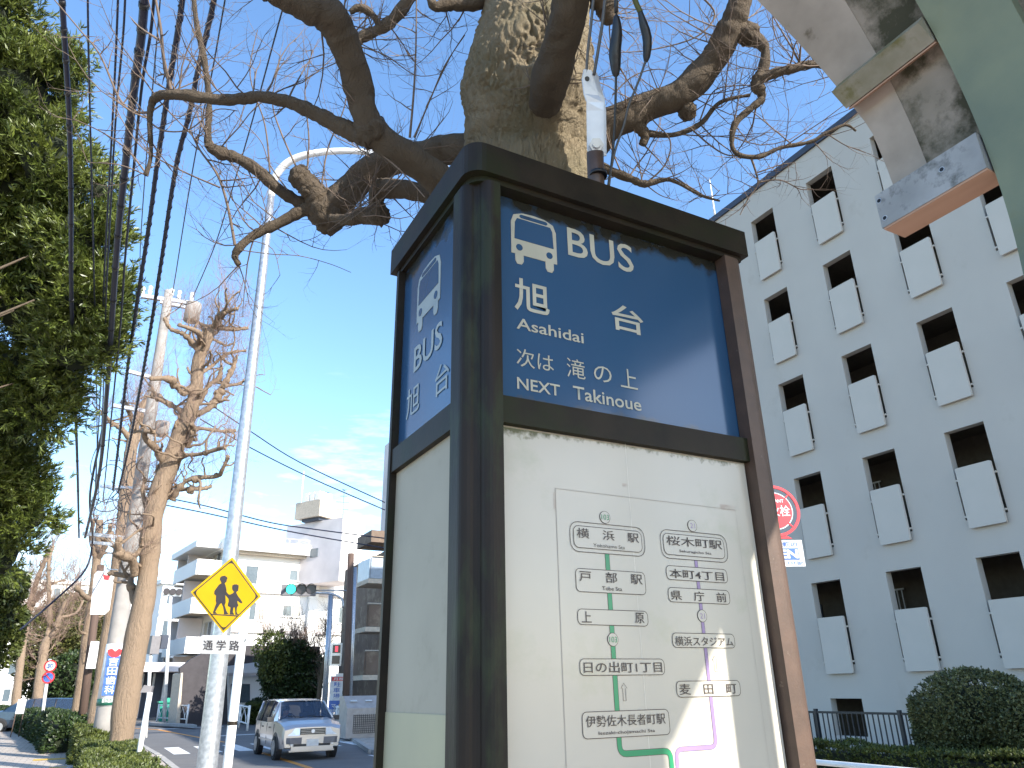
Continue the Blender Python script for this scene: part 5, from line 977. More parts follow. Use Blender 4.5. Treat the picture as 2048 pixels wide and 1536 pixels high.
pollard('sunlit pruned tree with a thick leaning trunk, just right of the concrete pole',
 [(236, 1520, 27), (243, 1470, 26), (262, 1340, 26), (283, 1230, 24), (296, 1150, 22), (303, 1060, 21), (318, 985, 21), (340, 930, 19), (362, 865, 18), (378, 830, 16), (392, 780, 14), (397, 720, 13), (410, 690, 11), (425, 660, 8)],
 [[(330, 930, 12), (312, 900, 8), (292, 875, 7), (285, 860, 7), (300, 870, 4)], [(290, 1080, 9), (300, 1050, 5), (292, 1010, 5), (280, 985, 5), (286, 960, 5)], [(345, 1000, 8), (362, 970, 6), (390, 955, 6), (430, 950, 5), (445, 940, 5), (455, 915, 4)],
  [(350, 930, 7), (370, 915, 5), (400, 905, 5), (440, 900, 5), (450, 895, 3)], [(375, 895, 8), (385, 870, 6), (388, 850, 6), (378, 850, 4)], [(385, 860, 7), (400, 852, 5), (440, 858, 5), (470, 862, 4)], [(390, 830, 9), (415, 820, 7), (430, 800, 7), (445, 775, 7), (462, 740, 6), (472, 722, 5)], [(448, 772, 5), (480, 765, 4), (492, 755, 3)],
  [(385, 820, 9), (400, 795, 7), (418, 770, 6), (440, 755, 6), (442, 735, 5)], [(392, 770, 8), (370, 790, 7), (352, 770, 7), (330, 757, 7), (300, 755, 5)], [(372, 830, 8), (350, 812, 7), (320, 795, 7), (306, 785, 6)], [(398, 700, 9), (380, 680, 7), (360, 670, 6), (345, 655, 5), (335, 640, 4)],
  [(405, 700, 9), (418, 660, 8), (435, 655, 6), (470, 655, 5), (495, 655, 4)], [(398, 690, 6), (400, 665, 6), (360, 650, 4)], [(430, 655, 6), (440, 635, 6), (450, 625, 5), (475, 618, 4)], [(420, 665, 7), (410, 650, 5), (390, 640, 4)], [(405, 745, 5), (430, 730, 4), (450, 710, 4), (490, 700, 3)],
  [(315, 1010, 8), (345, 985, 7), (360, 975, 6), (400, 975, 5), (420, 970, 4)], [(270, 1150, 10), (262, 1120, 9), (245, 1110, 9), (240, 1085, 6)], [(275, 1220, 10), (262, 1180, 8), (262, 1150, 7), (225, 1145, 5)]],
 .826, 18.97, (.35, 1.0), 1.0, 3, .0055, density=.8)
pollard('second pruned tree standing just behind the concrete utility pole',
 [(185, 1500, 19), (192, 1440, 18), (210, 1330, 18), (225, 1230, 17), (238, 1130, 16), (248, 1040, 15), (255, 960, 14), (262, 900, 12), (268, 860, 10), (275, 830, 8)],
 [[(245, 1060, 8), (262, 1040, 6), (285, 1030, 5)], [(262, 880, 8), (245, 860, 6), (225, 845, 5), (205, 830, 4)], [(265, 900, 8), (285, 870, 7), (292, 840, 6), (300, 820, 5)], [(268, 850, 7), (262, 820, 6), (250, 805, 5)], [(240, 1100, 8), (215, 1085, 6), (200, 1075, 5)], [(270, 840, 7), (290, 800, 6), (305, 790, 4)]],
 .447, 27.2, (.5, 1.4), 1.0, 5, .009, density=.5)
pollard('third pruned tree, dark trunk left of the brown pole',
 [(148, 1500, 13), (155, 1430, 13), (168, 1340, 13), (178, 1260, 12), (188, 1180, 10), (195, 1100, 9), (200, 1040, 7)], [[(185, 1200, 7), (165, 1195, 6), (158, 1180, 5)], [(195, 1120, 6), (215, 1080, 5), (222, 1050, 4)], [(192, 1120, 6), (180, 1080, 5), (185, 1040, 4)]],
 .0, 33.0, (.6, 1.5), .8, 8, .011, density=.6)
pollard('forked bare tree behind the speed limit sign',
 [(68, 1480, 11), (72, 1420, 11), (82, 1340, 10), (90, 1290, 9), (98, 1275, 8)], [[(90, 1290, 8), (105, 1265, 7), (118, 1235, 6), (128, 1210, 4), (150, 1190, 3)], [(95, 1280, 6), (100, 1230, 6), (97, 1190, 5), (98, 1130, 4), (110, 1090, 3)], [(118, 1235, 4), (150, 1225, 3), (165, 1200, 3)]],
 -2.03, 49.9, (.8, 2.0), .8, 11, .016, density=.7)
pollard('sunlit bare tree at the left edge beyond the hedge',
 [(25, 1480, 9), (28, 1440, 9), (40, 1330, 8), (50, 1260, 7), (62, 1200, 6), (78, 1150, 5), (95, 1110, 4)], [[(40, 1320, 5), (30, 1280, 4), (40, 1230, 4), (38, 1190, 3)], [(58, 1230, 5), (75, 1200, 4), (100, 1170, 3), (130, 1160, 3)], [(48, 1270, 5), (20, 1230, 4), (5, 1200, 3)]],
 -3.6, 58.8, (.8, 2.2), .9, 14, .018, density=.9)
KG = thing('kerb_guard_pipe', 'white pipe guard rail along the left kerb beside the planting strip', 'guard rail', (1.6, 18, .1))
ka = PZ(250, 1488, .55); kb = PZ(330, 1552, .55); kd = (kb-ka).normalized(); mb = MB(); mb.tube([ka-kd*2, ka, kb, kb+kd*4], .04, 8); mb.build('rail', M['white_paint'], KG)
for k in range(5): q = ka+(kb-ka)*(.25*k+.1); mb = MB(); mb.tube([(q.x, q.y, .1), (q.x, q.y, .6)], .05, 8); mb.build('post', M['white_paint'], KG)
# brown pole with yellow plate and meter box
BP = thing('brown_pole', 'slim dark brown pole between two tree trunks, with a small yellow plate near its foot', 'pole', (.1, 29.5, .1))
a = PV(162, 1470, .1, 29.5); b = PV(202, 1130, .1, 29.5); mb = MB(); mb.tube([Vector((a.x, a.y, .1)), b], [.14, .11], 12); mb.build('pole', M['wood_pole'], BP)
mb = MB(); q = PV(166, 1438, .05, 29.2); mb.obox(q, (.08, -.03, 0), (.01, .02, 0), (0, 0, .12)); mb.build('yellow_plate', M['yellow'], BP)
mb = MB(); q = PV(187, 1310, .05, 29.2); mb.obox(q, (.10, -.03, 0), (.05, .09, 0), (0, 0, .42)); mb.build('meter_box', M['white_paint'], BP)
BN = thing('street_banner', 'white banner board with a red emblem, hung high between the pavement trees', 'banner', tuple(PV(200, 1190, .2, 26)))
def bq(px_, py_): return PV(px_, py_, .2, 26)
vs = [bq(180, 1229), bq(210, 1229), bq(219, 1220), bq(229, 1150), bq(222, 1143), bq(195, 1142), bq(188, 1149)][::-1]
mb = MB(); mb.add(vs+[v+Vector((0, .05, 0)) for v in vs], [tuple(range(7)), tuple(range(7, 14))[::-1]]+[(i, (i+1) % 7, 7+(i+1) % 7, 7+i) for i in range(7)]); bd = mb.build('board', M['white_sign'], BN)
mb = MB(); mb.add([v+Vector((0, -.01, 0)) for v in (bq(206, 1149), bq(220, 1152), bq(217, 1161), bq(208, 1159))], [(0, 1, 2, 3)]); mb.build('emblem', M['red'], BN)
mb = MB(); a = bq(212, 1138); mb.tube([a, PV(236, 1140, .3, 24.5)], .02, 6); mb.build('bracket', M['galv'], BN)
# traffic signs 30 / no parking
TS = thing('speed_limit_sign_post', 'white post with a round 30 speed limit sign above a round no-parking sign', 'sign', (0, 0, .1))
tq = PZ(84, 1436, .7); TS.location = (tq.x*.84, tq.y*.84, .1); TX, TY = tq.x*.84, tq.y*.84
a = PV(84, 1450, TX, TY); b = PV(100, 1318, TX, TY); mb = MB(); mb.tube([Vector((a.x, a.y, .1)), b], .06, 10); mb.build('post', M['white_paint'], TS); ns = Vector((-.05, -1, 0)).normalized(); us = Vector((1, -.05, 0))
for (px_, py_, kind) in ((101, 1332, 0), (97, 1355, 1)):
    c = PV(px_, py_, TX, TY)+ns*.08; R_ = 11.2*(c-Vector((0, 0, EYE))).dot(FW)/F
    mb = MB(); mb.disc(c, ns, R_, .02, 26); d_ = mb.build('sign_disc', M['red'], TS); mb = MB(); mb.disc(c, ns, R_*.76, .026, 26); mb.build('sign_field', M['white_sign'] if kind == 0 else M['blue'], d_)
    if kind == 0: text('30', c+us*-R_*.45+Vector((0, 0, -R_*.36)), c+us*R_*.45+Vector((0, 0, -R_*.36)), c+us*-R_*.45+Vector((0, 0, R_*.36)), ns, M['blue'], d_, .02, .03)
    else: mb = MB(); mb.obox(c+ns*.028, (us*.7-Vector((0, 0, .7)))*R_*.78, ns*.004, (us*.7+Vector((0, 0, .7)))*R_*.10); mb.build('slash', M['red'], d_)
# ---------------------------------------------------------------- evergreen mass on the left
def pblob(px_, py_, d, r_, rz=None): q = P(px_, py_, d); return (q.x, q.y, q.z, r_, r_, rz or r_)
EG = thing('evergreen_tree', 'tall dense evergreen with narrow leaves filling the left edge of the view', 'tree', (-2.6, 9.0, .1))
bl = [pblob(-60, 60, 9.2, .85), pblob(30, 190, 9.2, .72), pblob(100, 330, 9.2, .62), pblob(30, 400, 9.6, .85), pblob(165, 470, 9.2, .50), pblob(170, 590, 9.3, .52), pblob(60, 590, 9.7, .8), pblob(150, 700, 9.5, .48), pblob(40, 760, 9.9, .7), pblob(90, 815, 9.8, .40), pblob(-50, 900, 10.2, .8), pblob(10, 960, 10.3, .42), pblob(60, 1030, 10.4, .36), pblob(0, 1110, 10.6, .45), pblob(-60, 300, 9.8, 1.1), pblob(200, 385, 9.2, .22), pblob(215, 690, 9.3, .2), pblob(130, 130, 9.2, .2)]
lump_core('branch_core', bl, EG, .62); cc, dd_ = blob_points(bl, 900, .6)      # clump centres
kk = RNG.integers(0, len(cc), 34000); C = cc[kk]+RNG.normal(size=(34000, 3))*np.array([.10, .10, .10]); O = unit(dd_[kk]+np.array([0, 0, .7])+RNG.normal(size=(34000, 3))*.35)
V, Q = sprigs(C, O, 9, .095, .018, .42); np_mesh('foliage', V, Q, M['leaf_big'], EG, 'stuff')
mb = MB(); tb = [Vector((-2.6, 9.0, .1)), Vector((-2.5, 9.1, 3)), Vector((-2.3, 9.0, 6)), Vector((-2.4, 9, 9))]; pp, rr_ = knobby(tb, [.22, .18, .13, .06], 5, .1); mb.tube(pp, rr_, 12); mb.build('trunk', M['bark_far'], EG)
mb = MB()
for i in range(14): a = Vector(cc[rnd.randrange(len(cc))]).lerp(Vector((-2.45, 9.05, 5)), .35); z_ = max(1.5, a.z-1.2); mb.tube([Vector((-2.45, 9.05, min(8.8, z_))), a], [.04, .01], 5, False)
mb.build('limbs', M['bark_limb'], EG)['kind'] = 'stuff'
shrub('broadleaf_tree', 'dark green broadleaf tree below the evergreen at the left edge', [pblob(-20, 1180, 24, .95), pblob(-50, 1280, 24, 1.3), pblob(20, 1170, 24, .45), pblob(10, 1240, 24, .6)], M['leaf_hedge'], 5000, .13, 'tree', per=5, shell=.7, core=.72, clump=.25, nclump=70)
shrub('olive_tree', 'olive green spreading tree beyond the row of bare trees', [pblob(140, 1290, 56, 3.6), pblob(110, 1340, 56, 2.6), pblob(175, 1330, 55, 3.2), pblob(130, 1240, 56, 1.8)], M['leaf_olive'], 7000, .30, 'tree', per=4, shell=.7, core=.8, clump=.2, nclump=100)
shrub('dark_conifer', 'dark evergreen shrub standing under the olive tree behind the signs', [pblob(140, 1360, 50, 1.7), pblob(150, 1395, 50, 1.5)], M['leaf_dark'], 3000, .22, 'tree', per=4)
# planting strip hedges
hedge('planting_hedge', 'sunlit clipped hedge at the foot of the nearest pavement tree', [(.62, 9.5), (.62, 15), (.60, 21.5)], .95, .55, M['leaf_hedge'], 24000, .055)
hedge('planting_hedge', 'low hedge block around the concrete pole, just behind the nearest hedge', [(.50, 22.3), (.38, 30)], 1.0, .65, M['leaf_hedge'], 9000, .07)
hedge('planting_hedge', 'long dark hedge beside the pavement curving away to the left', [(-.1, 27), (-.9, 36), (-2.6, 50), (-6.5, 75)], 1.2, .85, M['leaf_dark'], 12000, .12)
hedge('planting_hedge', 'small dark hedge corner at the left edge of the pavement', [(-6.2, 44), (-6.6, 56)], 2.0, 1.6, M['leaf_dark'], 4000, .16)

# ---------------------------------------------------------------- far buildings
def frame(px_, py_, d, ang): c = P(px_, py_, d); a = math.radians(ang); return Vector((c.x, c.y, 0)), Vector((math.cos(a), math.sin(a), 0)), Vector((-math.sin(a), math.cos(a), 0)), Vector((0, 0, 1))
def windows(root, O, A, N_, specs, sill=True):
    """specs (a0,a1,z0,z1): recess look with frame, two panes and sill, as window > pane"""
    for (a0, a1, z0, z1) in specs:
        mb = MB(); c = O+A*((a0+a1)/2)+Vector((0, 0, (z0+z1)/2)); hw = (a1-a0)/2; hh = (z1-z0)/2; t = .06
        for s_ in (-1, 1): mb.obox(c+A*s_*(hw+t/2)+N_*.03, A*t/2, N_*.05, (0, 0, hh+t)); mb.obox(c+Vector((0, 0, s_*(hh+t/2)))+N_*.03, A*hw, N_*.05, (0, 0, t/2))
        mb.obox(c+N_*.03, A*.03, N_*.04, (0, 0, hh)); wn_ = mb.build('window', M['frame_w'], root)
        for s_, mm in ((-1, 'glass'), (1, 'curtain')): mb = MB(); mb.obox(c+A*s_*hw/2+N_*.006, A*(hw/2-.03), N_*.006, (0, 0, hh-.002)); mb.build('pane', M[mm], wn_)
        if sill: mb = MB(); mb.obox(c+Vector((0, 0, -hh-t-.03))+N_*.07, A*(hw+.1), N_*.09, (0, 0, .03)); mb.build('sill', M['wht'], wn_)
# white apartment house in the middle distance
O, A, Bk, Zu = frame(413, 1400, 56, 8); Nf = -Bk; WL = 15.2; WH = 13.25
WB = thing('white_apartment_house', 'bright white four storey apartment house with a roof tower and balcony wing, beyond the junction', 'building', tuple(O))
mb = MB()
def bbx(mb, a0, a1, b0, b1, z0, z1): c = O+A*((a0+a1)/2)+Bk*((b0+b1)/2)+Zu*((z0+z1)/2); mb.obox(c, A*((a1-a0)/2), Bk*((b1-b0)/2), Zu*((z1-z0)/2)); return mb
bbx(mb, 0, WL, 0, 12, 0, WH-.6); mb.build('wall', M['wht'], WB)
mb = MB(); bbx(mb, -.5, WL+.3, -1.1, 12.2, WH-.85, WH-.0); mb.build('roof_parapet', M['wht'], WB)
mb = MB(); bbx(mb, 0, WL, -.7, -.01, WH-1.05, WH-.86); mb.build('soffit', M['tan'], WB)
for z_ in (9.2, 6.1, 4.6): mb = MB(); bbx(mb, -.05, WL+.1, -.25, -.01, z_, z_+.22); mb.build('floor_band', M['wht2'], WB)
for a_ in (7.3,): mb = MB(); bbx(mb, a_, a_+.75, -.45, -.01, 3.0, WH-1.4); mb.build('pilaster', M['wht'], WB)
windows(WB, O, A, Nf, [(1.8, 3.8, 9.9, 11.3), (5.5, 6.9, 10.4, 11.2), (10.4, 11.9, 9.9, 11.2), (2.3, 3.6, 7.1, 8.4), (5.2, 6.7, 7.5, 8.3), (10.2, 11.7, 7.1, 8.4), (1.6, 3.0, 1.2, 2.4), (8.2, 10.2, 1.2, 2.3)])
# balcony wing on the left side of the house
for k in range(4):
    z_ = 1.7+2.95*k
    mb = MB(); bbx(mb, -2.0, -.05, 0.2, 7.6, z_, z_+.18); sl_ = mb.build('balcony_slab', M['tan'], WB)
    mb = MB(); bbx(mb, -2.05, -1.93, 0.2, 7.6, z_-.15, z_+1.05); bbx(mb, -1.92, -.05, .12, .2, z_-.15, z_+1.05); mb.build('balcony_front', M['wht'], WB)
    windows(WB, O+A*-.01, Bk, -A, [(1.0, 3.2, z_+.5, z_+2.3), (5.0, 7.4, z_+.5, z_+2.3)], False)
    for b_ in (4.0, 7.4): mb = MB(); bbx(mb, -1.9, -.05, b_, b_+.15, z_+.19, z_+2.75); mb.build('partition', M['wht2'], WB)
mb = MB(); bbx(mb, -2.4, -.51, -.3, 7.9, WH-.75, WH-.25); mb.build('eave', M['wht'], WB)
# roof tower
ta = Vector((-.52, .854, 0)); tb_ = Vector((.854, .52, 0)); nearc = P(681, 1107, 61.5)
def tbox(c0, la, lb, h, nm, m_, par=WB): mb = MB(); c = c0+ta*la/2+tb_*lb/2+Zu*h/2; mb.obox(c, ta*la/2, tb_*lb/2, Zu*h/2); return mb.build(nm, m_, par)
tw_ = tbox(nearc-Zu*2.2, 6.6, 2.7, 5.25, 'roof_tower', M['wht2']); q = nearc+ta*3.0+Zu*.35  # grey puts the shade of the long side into the colour
mb = MB(); mb.obox(q-tb_*.03, ta*.42, tb_*.03, Zu*.36); mb.build('tower_window', M['glass'], tw_)
mb = MB(); mb.obox(nearc+tb_*1.25-ta*.03+Zu*1.1, tb_*1.24, ta*.02, Zu*1.7); mb.build('tower_end_wall', M['wht'], tw_)  # white plate paints the sunlit end onto the grey tower
tk = P(637, 1042, 63); tk = Vector((tk.x, tk.y, nearc.z+3.05+.28)); tbox(tk, 2.9, 2.8, 1.45, 'water_tank', M['tan']); tbox(tk+ta*.3+tb_*.3-Zu*.27, 2.0, 1.8, .27, 'tank_stand', M['coping'])
for k in range(3): tbox(tk+Zu*1.451+ta*(.15+.62*k), .5, 1.6, .72, 'cooling_unit', M['wht'])
mb = MB(); q = tk+Zu*1.36+ta*2.3; mb.tube([q, q+Zu*2.9], .06, 6); mb.build('roof_mast', M['wht'], WB)
mb = MB(); q = O+Zu*WH+A*1.5+Bk*1; mb.tube([q, q+Zu*1.5], .05, 6); mb.build('vent_pipe', M['wht'], WB)
rl = MB()
for k in range(9): q = O+A*(3.2+k*.85)+Bk*-.9+Zu*WH; rl.tube([q, q+Zu*.42], .025, 5)
rl.tube([O+A*3.2+Bk*-.9+Zu*(WH+.42), O+A*10.0+Bk*-.9+Zu*(WH+.42)], .03, 5); rl.build('roof_rail', M['wht'], WB)
AN = MB(); q = P(685, 1033, 60); AN.tube([q, q+Vector((0, 0, 1.9))], .02, 5)
for dz, w_ in ((.55, .55), (1.15, .6), (1.65, .3)): AN.tube([q+Vector((-w_, 0, dz)), q+Vector((w_*.8, 0, dz+.05))], .018, 4)
tag(AN.build('tv_antenna', M['wire'], None, tuple(q)), 'spindly television antenna on the white roof tower', 'antenna')
# dark tiled wall and canopy in front
DW = thing('dark_tiled_wall', 'dark tiled entrance wall and canopy band running in front of the white apartment house', 'wall', tuple(O+Bk*-5))
wl = PZ(360, 1449, .1); wr = PZ(470, 1450, .1); wdn = (wr-wl); wdn.z = 0; wdn = Vector((1, .12, 0)).normalized(); wnr = Vector((wdn.y, -wdn.x, 0))
def onw(px_, py_, off=0): r_ = ray(px_, py_); o_ = Vector((0, 0, EYE)); return o_+r_*((wl+wnr*off-o_).dot(wnr)/r_.dot(wnr))
def wpoly(pp_, off, th, nm, m_): mb = MB(); vs = [onw(a, b, off) for a, b in pp_]; n_ = len(vs); mb.add(vs+[v-wnr*th for v in vs], [tuple(range(n_)), tuple(range(n_, 2*n_))[::-1]]+[(i, (i+1) % n_, n_+(i+1) % n_, n_+i) for i in range(n_)]); return mb.build(nm, m_, DW)
wpoly([(360, 1455), (455, 1458), (455, 1290), (430, 1296), (405, 1306), (380, 1320), (360, 1336)], 0, .4, 'left_panel', M['dkwall'])
wpoly([(456, 1332), (530, 1322), (638, 1312), (638, 1293), (560, 1292), (456, 1290)], 0, .4, 'canopy_band', M['dkwall'])
wpoly([(610, 1462), (640, 1463), (640, 1293), (612, 1294)], .1, .4, 'right_pier', M['dkwall'])
wpoly([(456, 1458), (612, 1460), (612, 1300), (456, 1310)], -1.6, .2, 'back_wall', M['wht'])
wpoly([(456, 1352), (612, 1350), (612, 1344), (456, 1346)], -1.2, .3, 'ledge', M['wht2'])
wpoly([(462, 1405), (500, 1405), (500, 1368), (462, 1368)], -1.55, .03, 'window', M['glass'])
wpoly([(351, 1455), (359, 1455), (366, 1345), (362, 1347)], .3, 2.0, 'side_fin', M['tan'])
PCH = thing('entrance_porch', 'shaded entrance porch with white canopy, left of the dark tiled wall', 'porch', tuple(O+A*-4))
mb = MB(); bbx(mb, -6.4, -1.9, -4.0, -1.0, 3.1, 3.7); mb.build('canopy', M['wht2'], PCH)
mb = MB(); bbx(mb, -6.2, -2.0, -1.2, -1.0, .1, 3.1); mb.build('back_wall', M['coping'], PCH)
mb = MB()
for k in range(5): bbx(mb, -5.8+.75*k, -5.65+.75*k, -1.35, -1.21, .1, 3.05)
mb.build('door_frame', M['frame_w'], PCH)
for a_ in (-6.3, -2.3): mb = MB(); bbx(mb, a_, a_+.35, -3.9, -3.5, .1, 3.1); mb.build('column', M['tan'], PCH)
# long white block behind the trees on the left
def far_block(label, px_, py_, d, ang, L_, D_, H_, m_, rows, cols, name='apartment_building'):
    O2, A2, B2, _ = frame(px_, py_, d, ang); t = thing(name, label, 'building', tuple(O2)); N2 = -B2
    mb = MB(); c = O2+A2*L_/2+B2*D_/2+Vector((0, 0, H_/2)); mb.obox(c, A2*L_/2, B2*D_/2, (0, 0, H_/2)); mb.build('wall', m_, t)
    mb = MB(); mb.obox(c+Vector((0, 0, H_/2+.2)), A2*(L_/2+.4), B2*(D_/2+.4), (0, 0, .2)); mb.build('roof', M['wht'], t)
    h = H_/rows; wd = L_/cols
    windows(t, O2, A2, N2, [(wd*(j+.25), wd*(j+.75), h*(i+.35), h*(i+.8)) for i in range(rows) for j in range(cols)])
    for i in range(1, rows): mb = MB(); mb.obox(O2+A2*L_/2+N2*.06+Vector((0, 0, h*i)), A2*L_/2, N2*.05, (0, 0, .12)); mb.build('floor_band', M['wht2'], t)
    return t
far_block('long white four storey block behind the bare trees at far left', -200, 1400, 92, 6, 46, 10, 16.5, M['wht'], 5, 14)
far_block('pale block with window rows between the sunlit tree and the white apartment house', 290, 1400, 74, 14, 9.5, 8, 12.5, M['wht'], 4, 4)
# brown building with balconies at the pylon's left edge
BB = thing('brown_balcony_building', 'brown building with stacked balconies, seen just left of the pylon', 'building', (17.2, 38, 0))
bx0 = PY(732, 1200, 36.6).x; zS = PY(740, 1084, 36.4).z; zT = PY(762, 880, 40).z
mb = MB(); mb.box(bx0+1.5, bx0+12, 37.6, 46, 0, zS-.01); mb.build('wall', M['brown'], BB)
mb = MB(); mb.box(PY(764, 1000, 41).x, bx0+11, 40, 41, zS+.62, zT); mb.build('upper_tower', M['wht2'], BB)
for k in range(5):
    z_ = PY(740, 1166+ 97*k, 36.6).z
    if z_ < .5: continue
    mb = MB(); mb.box(bx0+.05, bx0+1.48, 36.6, 38.6, z_, z_+.22); mb.build('balcony_slab', M['tan'], BB)
    mb = MB(); mb.box(bx0+.10, bx0+.16, 36.66, 38.6, z_+.24, z_+1.25); mb.box(bx0+.17, bx0+1.48, 36.60, 36.66, z_+.24, z_+1.25); mb.build('balcony_screen', M['frost'] if k == 0 else M['brown'], BB)
    mb = MB(); mb.tube([(bx0+.1, 36.6, z_+1.32), (bx0+1.4, 36.6, z_+1.32)], .035, 6); mb.build('handrail', M['tan'], BB)
mb = MB(); mb.box(bx0+.0, bx0+6, 36.3, 38.7, zS, zS+.6); mb.build('roof_slab', M['brown'], BB)
# ---------------------------------------------------------------- trees and shrubs at the junction
q = PZ(600, 1452, .1); 
shrub('junction_tree', 'dark evergreen tree with bare reddish tips in front of the dark tiled wall', [pblob(578, 1355, 40, 1.5), pblob(605, 1345, 40, 1.25), pblob(562, 1318, 40, .95), pblob(592, 1392, 40, 1.2), pblob(548, 1345, 40, .75), pblob(590, 1310, 40, .8)], M['leaf_dark'], 6500, .16, 'tree', shell=.65, per=5, clump=.25, nclump=90)
jt = bpy.data.objects['junction_tree']; V, Q = sprigs(*blob_points([pblob(545, 1300, 39.4, 1.0), pblob(550, 1330, 39.2, .8)], 900, .6), 4, .16, .07, .8); np_mesh('sunlit_foliage', V, Q, M['leaf_hedge'], jt, 'stuff')
mb = MB(); r3 = random.Random(4)
for k in range(95): twig(mb, P(r3.uniform(522, 632), r3.uniform(1275, 1345), 40), Vector((r3.uniform(-.6, .6), r3.uniform(-.6, .6), 1)), r3.uniform(.8, 1.9), .018, 2, r3, .8, 3, .45)
tag(mb.build('bare_twigs', M['twig_far'], jt), kind='stuff')
BT = thing('bare_tree', 'slender dark bare tree right of the junction evergreen', 'tree', tuple(PZ(650, 1452, .1))); mb = MB(); pts = [P(636, 1420, 38), P(640, 1370, 38), P(648, 1320, 38), P(655, 1290, 38), P(650, 1250, 38)]; pp, rr_ = knobby(pts, [.13, .11, .08, .06, .03], 5, .1); mb.tube(pp, rr_, 8); mb.build('trunk', M['bark_limb'], BT); mb = MB()
for k in range(26): twig(mb, pp[r3.randrange(4, len(pp))], Vector((r3.uniform(-1, 1), r3.uniform(-1, 1), 1)), r3.uniform(.7, 1.8), .02, 2, r3, .8, 3, .5)
tag(mb.build('twigs', M['twig'], BT), kind='stuff')
shrub('topiary_bush', 'clipped pale green cylinder bush in front of the white ledge, left one', [pblob(486, 1382, 50, .62, .8)], M['leaf_hedge'], 1500, .09, shell=.92)
shrub('topiary_bush', 'clipped pale green bush nearer to the dark evergreen tree, right one', [pblob(517, 1384, 50, .62, .75)], M['leaf_hedge'], 1500, .09, shell=.92)
hedge('junction_hedge', 'low sunlit hedge below the two clipped topiary bushes', [(PZ(462, 1440, .1).x, 46.5), (PZ(530, 1440, .1).x+1.0, 46)], 1.6, .9, M['leaf_hedge'], 3500, .10)
shrub('junction_shrub', 'dark rounded shrub behind the white fence, left of the silver car', [pblob(515, 1430, 42, .85)], M['leaf_dark'], 1600, .10)
shrub('junction_shrub', 'small green shrub at the foot of the dark tiled wall', [pblob(372, 1423, 50, .75)], M['leaf_hedge'], 1300, .10)
# pedestrian guard fences with heart-shaped bars
def guard(label, a, b, n, h=.95, m_='white_paint', name='guard_fence'):
    a = Vector((*a, .1)); b = Vector((*b, .1)); d = b-a; Ln = d.length; d.normalize(); t = thing(name, label, 'guard fence', tuple(a)); mb = MB()
    for zz in (.28, h): mb.tube([a+Vector((0, 0, zz)), b+Vector((0, 0, zz))], .032, 6)
    mb.build('rails', M[m_], t)
    for k in range(3): mb = MB(); q = a+d*(Ln*k/2); mb.tube([q, q+Vector((0, 0, h+.06))], .05, 8); mb.build('post', M[m_], t)
    for k in range(n):
        mb = MB(); q = a+d*(Ln*(k+.5)/n); w_ = Ln/n*.42; zz = Vector((0, 0, 1)); pp, rr_ = knobby([q+zz*.3, q+zz*.5+d*w_*.15, q+zz*.8+d*w_, q+zz*h], [.016]*4, 3, 0); mb.tube(pp, rr_, 4, False)
        pp, rr_ = knobby([q+zz*.3, q+zz*.5-d*w_*.15, q+zz*.8-d*w_, q+zz*h], [.016]*4, 3, 0); mb.tube(pp, rr_, 4, False); mb.build('bar', M[m_], t)
p1 = PZ(313, 1446, .1); p2 = PZ(372, 1450, .1); guard('white pedestrian fence on the traffic island, left of the lamp pole', (p1.x, p1.y), (p2.x, p2.y), 6)
p1 = PZ(462, 1450, .1); p2 = PZ(494, 1462, .1); guard('white pedestrian fence between the lamp pole and the silver car', (p1.x, p1.y), (p2.x, p2.y), 4)
p1 = PZ(662, 1466, .1); p2 = PZ(682, 1474, .1); guard('white pedestrian fence behind the silver car under the parking sign', (p1.x, p1.y), (p2.x, p2.y), 3)
p1 = PZ(103, 1440, .1); p2 = PZ(131, 1440, .1); guard('distant white pedestrian fence left of the dark tree trunk', (p1.x, p1.y), (p2.x, p2.y), 6)
mb = MB(); p1 = PZ(300, 1449, .1); p2 = PZ(392, 1454, .1); mb.obox(((p1+p2)/2+Vector((0, .5, .04))), (p2-p1)/2, (0, .8, 0), (0, 0, .06)); struct(mb.build('traffic_island', M['kerb']))
# ---------------------------------------------------------------- traffic signals and poles on the right kerb
def polething(name, label, cat, a, b, r_, m_, X_, Y_):
    q0 = PV(*a, X_, Y_); q1 = PV(*b, X_, Y_); t = thing(name, label, cat, (q0.x, q0.y, .1)); mb = MB(); mb.tube([Vector((q0.x, q0.y, .1)), q1], r_, 12); mb.build('pole', M[m_], t); return t
KX, KY = 8.75, 29.6
polething('wooden_pole', 'tall dark brown pole with its bare top, just left of the pylon', 'pole', (689, 1475), (702, 1107), [.14, .13], 'wood_pole', KX+.15, KY)
gp = polething('grey_pole', 'pale grey steel pole standing right beside the tall brown pole', 'pole', (696, 1475), (710, 1135), [.10, .09], 'galv', KX+.45, KY+.8)
SGn = polething('signal_pole', 'grey signal pole carrying a horizontal three lamp traffic light showing green', 'traffic light', (646, 1462), (662, 1190), [.12, .10], 'galv', KX-1.5+.6, KY+2)
q1 = PV(662, 1200, KX-.9, KY+2); hA = PV(575, 1181, KX-.9, KY+2)
mb = MB(); pp, rr_ = knobby([PV(686, 1215, KX-.9, KY+2), PV(683, 1198, KX-.9, KY+2), PV(665, 1188, KX-.9, KY+2), PV(640, 1186, KX-.9, KY+2), PV(628, 1186, KX-.9, KY+2)], [.05]*5, 4, 0); mb.tube(pp, rr_, 8); mb.tube([PV(630, 1181, KX-.9, KY+2), PV(700, 1181, KX-.9, KY+2)], .03, 6); mb.build('arm', M['galv'], SGn)
